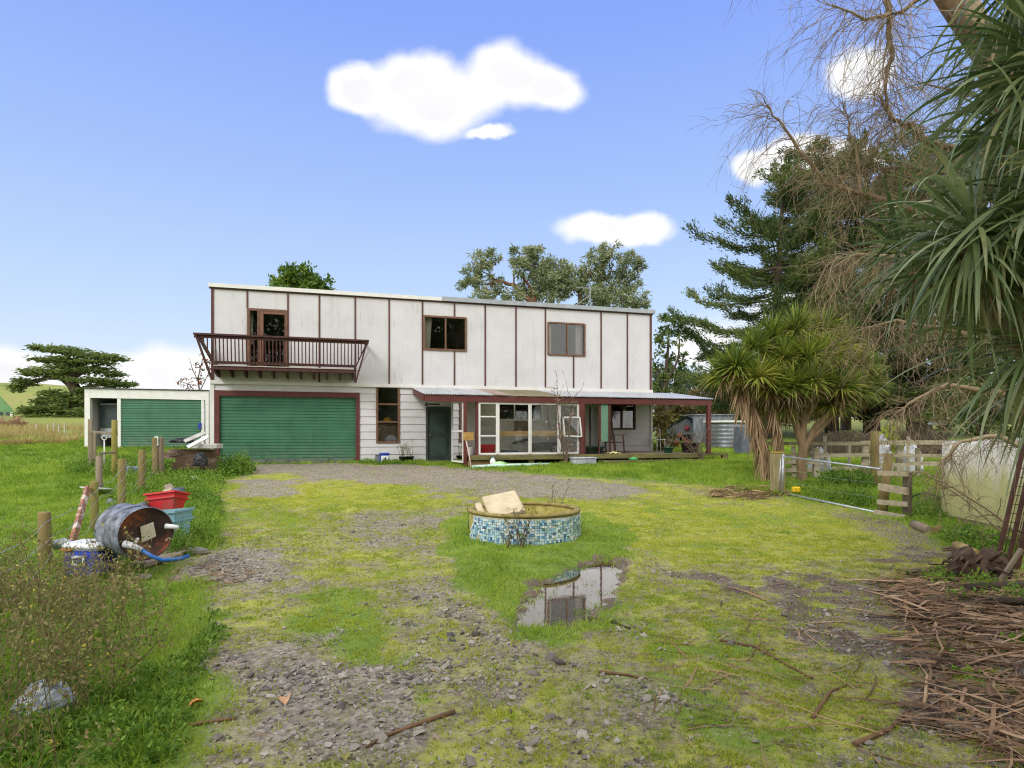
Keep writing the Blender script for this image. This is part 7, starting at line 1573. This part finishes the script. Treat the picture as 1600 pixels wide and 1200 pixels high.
# dead leaf litter under the cabbage tree and willow
F_LIT = foliage('dead_blade', [C(64, 50, 41), C(100, 77, 58), C(135, 105, 78), C(168, 136, 104), C(200, 174, 142)], .05, .75, 1.5)
def pts_in(poly, n):
    P_ = np.array(poly); a, b = P_.min(0), P_.max(0); out = np.zeros((0, 2))
    while len(out) < n:
        q_ = a + (b - a) * rng.random((n * 3, 2)); out = np.concatenate([out, q_[poly_sd(q_[:, 0], q_[:, 1], poly) > 0]])
    return out[:n]
def litter(poly, n, lmin, lmax, wmin, wmax, hz, yaw=(0, .75), curl=.25):
    xy = pts_in(poly, n); a = yaw[0] + rng.normal(size=n) * yaw[1] + (rng.random(n) < .5) * math.pi
    ln = lmin + (lmax - lmin) * rng.random(n) ** 1.4; K = 6; hd = a[:, None] + np.cumsum(rng.normal(size=(n, K)) * curl * .5, 1)
    st = ln[:, None] / (K - 1); X = xy[:, 0][:, None] + np.cumsum(np.cos(hd) * st, 1) - ln[:, None] * .5 * np.cos(a)[:, None]; Y = xy[:, 1][:, None] + np.cumsum(np.sin(hd) * st, 1) - ln[:, None] * .5 * np.sin(a)[:, None]
    h0 = hz * rng.random((n, 1)) ** 1.5; Zg = gz(X.ravel(), Y.ravel()).reshape(X.shape); Z = Zg + .006 + h0 * (.4 + .6 * rng.random((n, 1))) + .012 * rng.random((n, K)) + .05 * hz * rng.normal(size=(n, 1)) * np.linspace(-1, 1, K)[None]
    Z = np.maximum(Z, Zg + .003); w = (wmin + (wmax - wmin) * rng.random((n, 1))) * np.array([.7, 1, 1, .85, .6, .12])[None]
    nx = -np.sin(hd); ny = np.cos(hd); tw_ = rng.normal(size=(n, 1)) * .45
    Lf = np.stack([X - nx * w / 2, Y - ny * w / 2, Z - w * tw_ * .4], -1); Rt = np.stack([X + nx * w / 2, Y + ny * w / 2, Z + w * tw_ * .4], -1)
    V = np.stack([Lf, Rt], 2).reshape(n, 2 * K, 3); o_ = (np.arange(n) * 2 * K)[:, None]
    Fc = np.concatenate([o_ + np.array([[2 * i, 2 * i + 1, 2 * i + 3, 2 * i + 2]]) for i in range(K - 1)]); return V.reshape(-1, 3), Fc, np.repeat(rng.random(n), 2 * K)
lv = LV(); lv.add(*litter(LITTER, 2500, .18, .85, .006, .024, .07)); lv.add(*litter(MUD, 300, .12, .6, .004, .014, .015)); lv.add(*litter(LITTER2, 420, .2, .6, .01, .03, .10, (0.2, .9)))
lv.add(*litter(wp([(1000, 1000), (1330, 960), (1400, 1190), (1050, 1190)]), 120, .12, .5, .004, .012, .012)); lv.add(*litter(wp([(265, 905), (330, 880), (420, 890), (380, 915), (300, 925)]), 160, .06, .2, .005, .016, .015)); lv.add(*litter(DRIVE, 420, .04, .18, .004, .012, .01, (0, 1.5)))
o = lv.build('leaf_litter', F_LIT); tag(o, kind='stuff')
# ---- weeds ----
F_WLEAF = foliage('weed_leaf', [C(84, 90, 46), C(114, 122, 60), C(140, 132, 80), C(142, 118, 86), C(172, 150, 116)], .25, .7, 1.5)
F_WGREEN = foliage('weed_green', [C(66, 96, 34), C(92, 126, 42), C(118, 150, 52), C(150, 172, 70)], .3, .6, 1.5)
F_WSTEM = foliage('weed_stem', [C(92, 80, 60), C(126, 110, 78), C(118, 122, 70), C(150, 128, 98)], .05, .8)
F_YFLO = foliage('yellow_flower', [C(226, 206, 60), C(240, 222, 90), C(214, 204, 150)], .3)
def stalks(xy, h, nb, leafn, fl, spread=.28, r0=.0035, hz=None):
    n = len(xy); z = gz(xy[:, 0], xy[:, 1]); base = np.stack([xy[:, 0], xy[:, 1], z], 1); tw = TW(); lv = LV(); fv = LV(); K = 6; t = np.linspace(0, 1, K)
    d = unit(np.concatenate([rng.normal(size=(n, 2)) * spread, np.ones((n, 1))], 1)); L_ = h * (.5 + .6 * rng.random(n))
    P_ = base[:, None] + d[:, None] * (L_[:, None] * t)[:, :, None] + np.cumsum(rng.normal(size=(n, K, 3)) * .025, 1) * t[None, :, None]; tw.add(P_, (r0 * (1.2 - .7 * t))[None], 3)
    m = n * nb; i = rng.integers(0, n, m); j = rng.integers(1, K, m); b = P_[i, j]; dd = unit(d[i] + rng.normal(size=(m, 3)) * .6); l2 = h * .34 * (.4 + .8 * rng.random(m)); t2 = np.linspace(0, 1, 4)
    Q = b[:, None] + dd[:, None] * (l2[:, None] * t2)[:, :, None]; tw.add(Q, (r0 * .55 * (1 - .5 * t2))[None], 3)
    i = rng.integers(0, m, leafn); pos = Q[i, rng.integers(0, 4, leafn)] + rng.normal(size=(leafn, 3)) * .012; lv.add(*leaves(pos, rng.normal(size=(leafn, 3)) + np.array([0, 0, -.2]), .035 * (.5 + .9 * rng.random(leafn)), .014 * (.5 + .9 * rng.random(leafn))))
    if fl:
        i = rng.integers(0, m, fl); pos = Q[i, 3]; s = .010 * (.7 + .6 * rng.random(fl))
        for ax_ in range(3): fv.add(*leaves(pos - np.array([0, 0, .004]), rng.normal(size=(fl, 3)), s * 1.3, s))
    return tw, lv, fv
xy = pts_in(WEEDS, 330); tw, lv, fv = stalks(xy, .60, 8, 15000, 420)
for nm_, b_, mt in (('weed_stalks', tw, F_WSTEM), ('weed_leaves', lv, F_WLEAF), ('weed_flowers', fv, F_YFLO)): tag(b_.build(nm_, mt), kind='stuff')
def leafy(polys):
    lv = LV()
    for poly, n, h, r, per, ls, c0 in polys:
        xy = pts_in(poly, n); z = gz(xy[:, 0], xy[:, 1]); hh = h * (.4 + .8 * rng.random(n)); i = np.repeat(np.arange(n), per); d = unit(np.abs(rng.normal(size=(n * per, 3))) * np.sign(rng.normal(size=(n * per, 3)))); d[:, 2] = np.abs(d[:, 2])
        q_ = rng.random(n * per) ** .4; pos = np.stack([xy[i, 0] + d[:, 0] * r * q_, xy[i, 1] + d[:, 1] * r * q_, z[i] + d[:, 2] * hh[i] * q_], 1); k = keepout(pos[:, 0], pos[:, 1]); pos, d, i = pos[k], d[k], i[k]; m = len(pos)
        lv.add(*leaves(pos, d * .6 + rng.normal(size=(m, 3)) * .5, ls * (.5 + .9 * rng.random(m)), ls * .5 * (.6 + .7 * rng.random(m)), np.clip(c0 + .2 * rng.normal(size=m) + .2 * rng.normal(size=n)[i], 0, 1)))
    return lv
pw = lambda l: wp(l)
lv = leafy([(pw([(0, 1200), (0, 1080), (160, 1060), (280, 1040), (320, 1000), (330, 960), (345, 1000), (300, 1080), (260, 1199)]), 170, .10, .09, 34, .04, .45),
            (WEEDS, 230, .14, .12, 22, .035, .3),
            (pw([(290, 780), (320, 770), (345, 790), (335, 850), (290, 865), (262, 845), (262, 800)]), 90, .32, .16, 60, .05, .45),
            (pw([(236, 862), (292, 858), (296, 870), (262, 875)]), 40, .42, .12, 60, .045, .5),
            (pw([(150, 860), (200, 880), (215, 900), (120, 900), (110, 870)]), 60, .22, .14, 45, .04, .4),
            (pw([(185, 745), (330, 742), (345, 760), (310, 790), (240, 780), (190, 790)]), 150, .34, .28, 60, .07, .55),
            (pw([(100, 725), (240, 725), (330, 738), (260, 748), (120, 745)]), 150, .40, .32, 55, .08, .62),
            (pw([(345, 738), (392, 733), (385, 742), (348, 746)]), 40, .55, .28, 90, .08, .35),
            (pw([(563, 722.5), (662, 723.5), (664, 726.5), (566, 726)]), 46, .16, .16, 50, .05, .45),
            (pw([(735, 730), (1090, 722), (1090, 727), (735, 735)]), 60, .12, .2, 36, .05, .45),
            (pw([(1250, 772), (1330, 776), (1375, 785), (1345, 795), (1280, 778)]), 60, .30, .2, 60, .06, .3),
            (pw([(1290, 756), (1360, 758), (1365, 770), (1290, 768)]), 60, .5, .3, 80, .08, .25),
            (pw([(1420, 780), (1470, 775), (1478, 815), (1430, 815)]), 90, .18, .2, 46, .06, .5),
            (pw([(1480, 830), (1590, 850), (1599, 880), (1500, 860)]), 80, .16, .16, 46, .06, .45),
            (pw([(1440, 900), (1599, 915), (1599, 960), (1450, 940)]), 24, .16, .12, 40, .05, .55), (LITTER, 26, .09, .09, 30, .05, .6)])
tag(lv.build('weed_clumps', F_WGREEN), kind='stuff')
# taller rank grass along the fence and round the junk
def rank(polys):
    lv = LV()
    for poly, n, ln, wd in polys:
        xy = pts_in(poly, n); k = keepout(xy[:, 0], xy[:, 1]); xy = xy[k]; n = len(xy); z = gz(xy[:, 0], xy[:, 1]); d = np.concatenate([rng.normal(size=(n, 2)) * .45, np.ones((n, 1))], 1)
        lv.add(*strips(np.stack([xy[:, 0], xy[:, 1], z - .01], 1), d, ln * (.4 + .8 * rng.random(n)), wd, 1.0 * rng.random(n), 3, np.clip(.5 + .22 * rng.normal(size=n), 0, 1), 3))
    return lv
lv = rank([(pw([(60, 905), (110, 860), (180, 835), (190, 800), (230, 780), (250, 790), (210, 830), (160, 880)]), 2600, .24, .008), (pw([(285, 900), (330, 915), (330, 985), (300, 1060), (262, 1190), (180, 1190), (250, 1000)]), 1500, .12, .005), (WEEDS, 900, .2, .006), (pw([(280, 770), (345, 800), (335, 860), (270, 870)]), 2200, .2, .008),
           (pw([(180, 740), (330, 745), (345, 770), (280, 785), (190, 790)]), 2600, .3, .012), (ISLE, 700, .08, .005), (pw([(735, 733), (1000, 728), (1200, 735), (1210, 750), (1000, 742), (760, 738)]), 3200, .14, .012), (pw([(1240, 775), (1420, 800), (1420, 780), (1300, 760)]), 2600, .3, .01)])
tag(lv.build('tall_grass', F_GRASS), kind='stuff')
F_TAN = foliage('tan_grass', [C(148, 128, 78), C(176, 156, 98), C(198, 180, 124), C(150, 150, 74)], .4, .8, .6)
n = 9000; D = rng.uniform(29, 41, n); x = (rng.uniform(-40, 150, n) - 800) / F * D; k = fbm(x * .5, D * .5, 71, 3) > .44; x, D = x[k], D[k]; n = len(x); z = gz(x, D)
lv = LV(); lv.add(*strips(np.stack([x, D, z], 1), np.concatenate([rng.normal(size=(n, 2)) * .35, np.ones((n, 1))], 1), .42 * (.5 + .8 * rng.random(n)), .03, .8 * rng.random(n), 2, None, 3)); 
for (px, D_, m, r) in ((18, 25, 260, .6), (40, 25.5, 200, .5), (84, 26, 240, .5), (108, 27.5, 160, .35)):
    c = GP(px, D_); a = rng.random(m) * 6.283; q_ = r * rng.random(m) ** .5; X = c.x + q_ * np.cos(a); Y = c.y + q_ * np.sin(a); lv.add(*strips(np.stack([X, Y, gz(X, Y)], 1), np.stack([np.cos(a) * .6, np.sin(a) * .6, np.ones(m)], 1), .4 * (.5 + .8 * rng.random(m)), .025, .9 * rng.random(m), 3))
tag(lv.build('tan_grass', F_TAN), kind='stuff')
print('blades', ng, nm, np_)
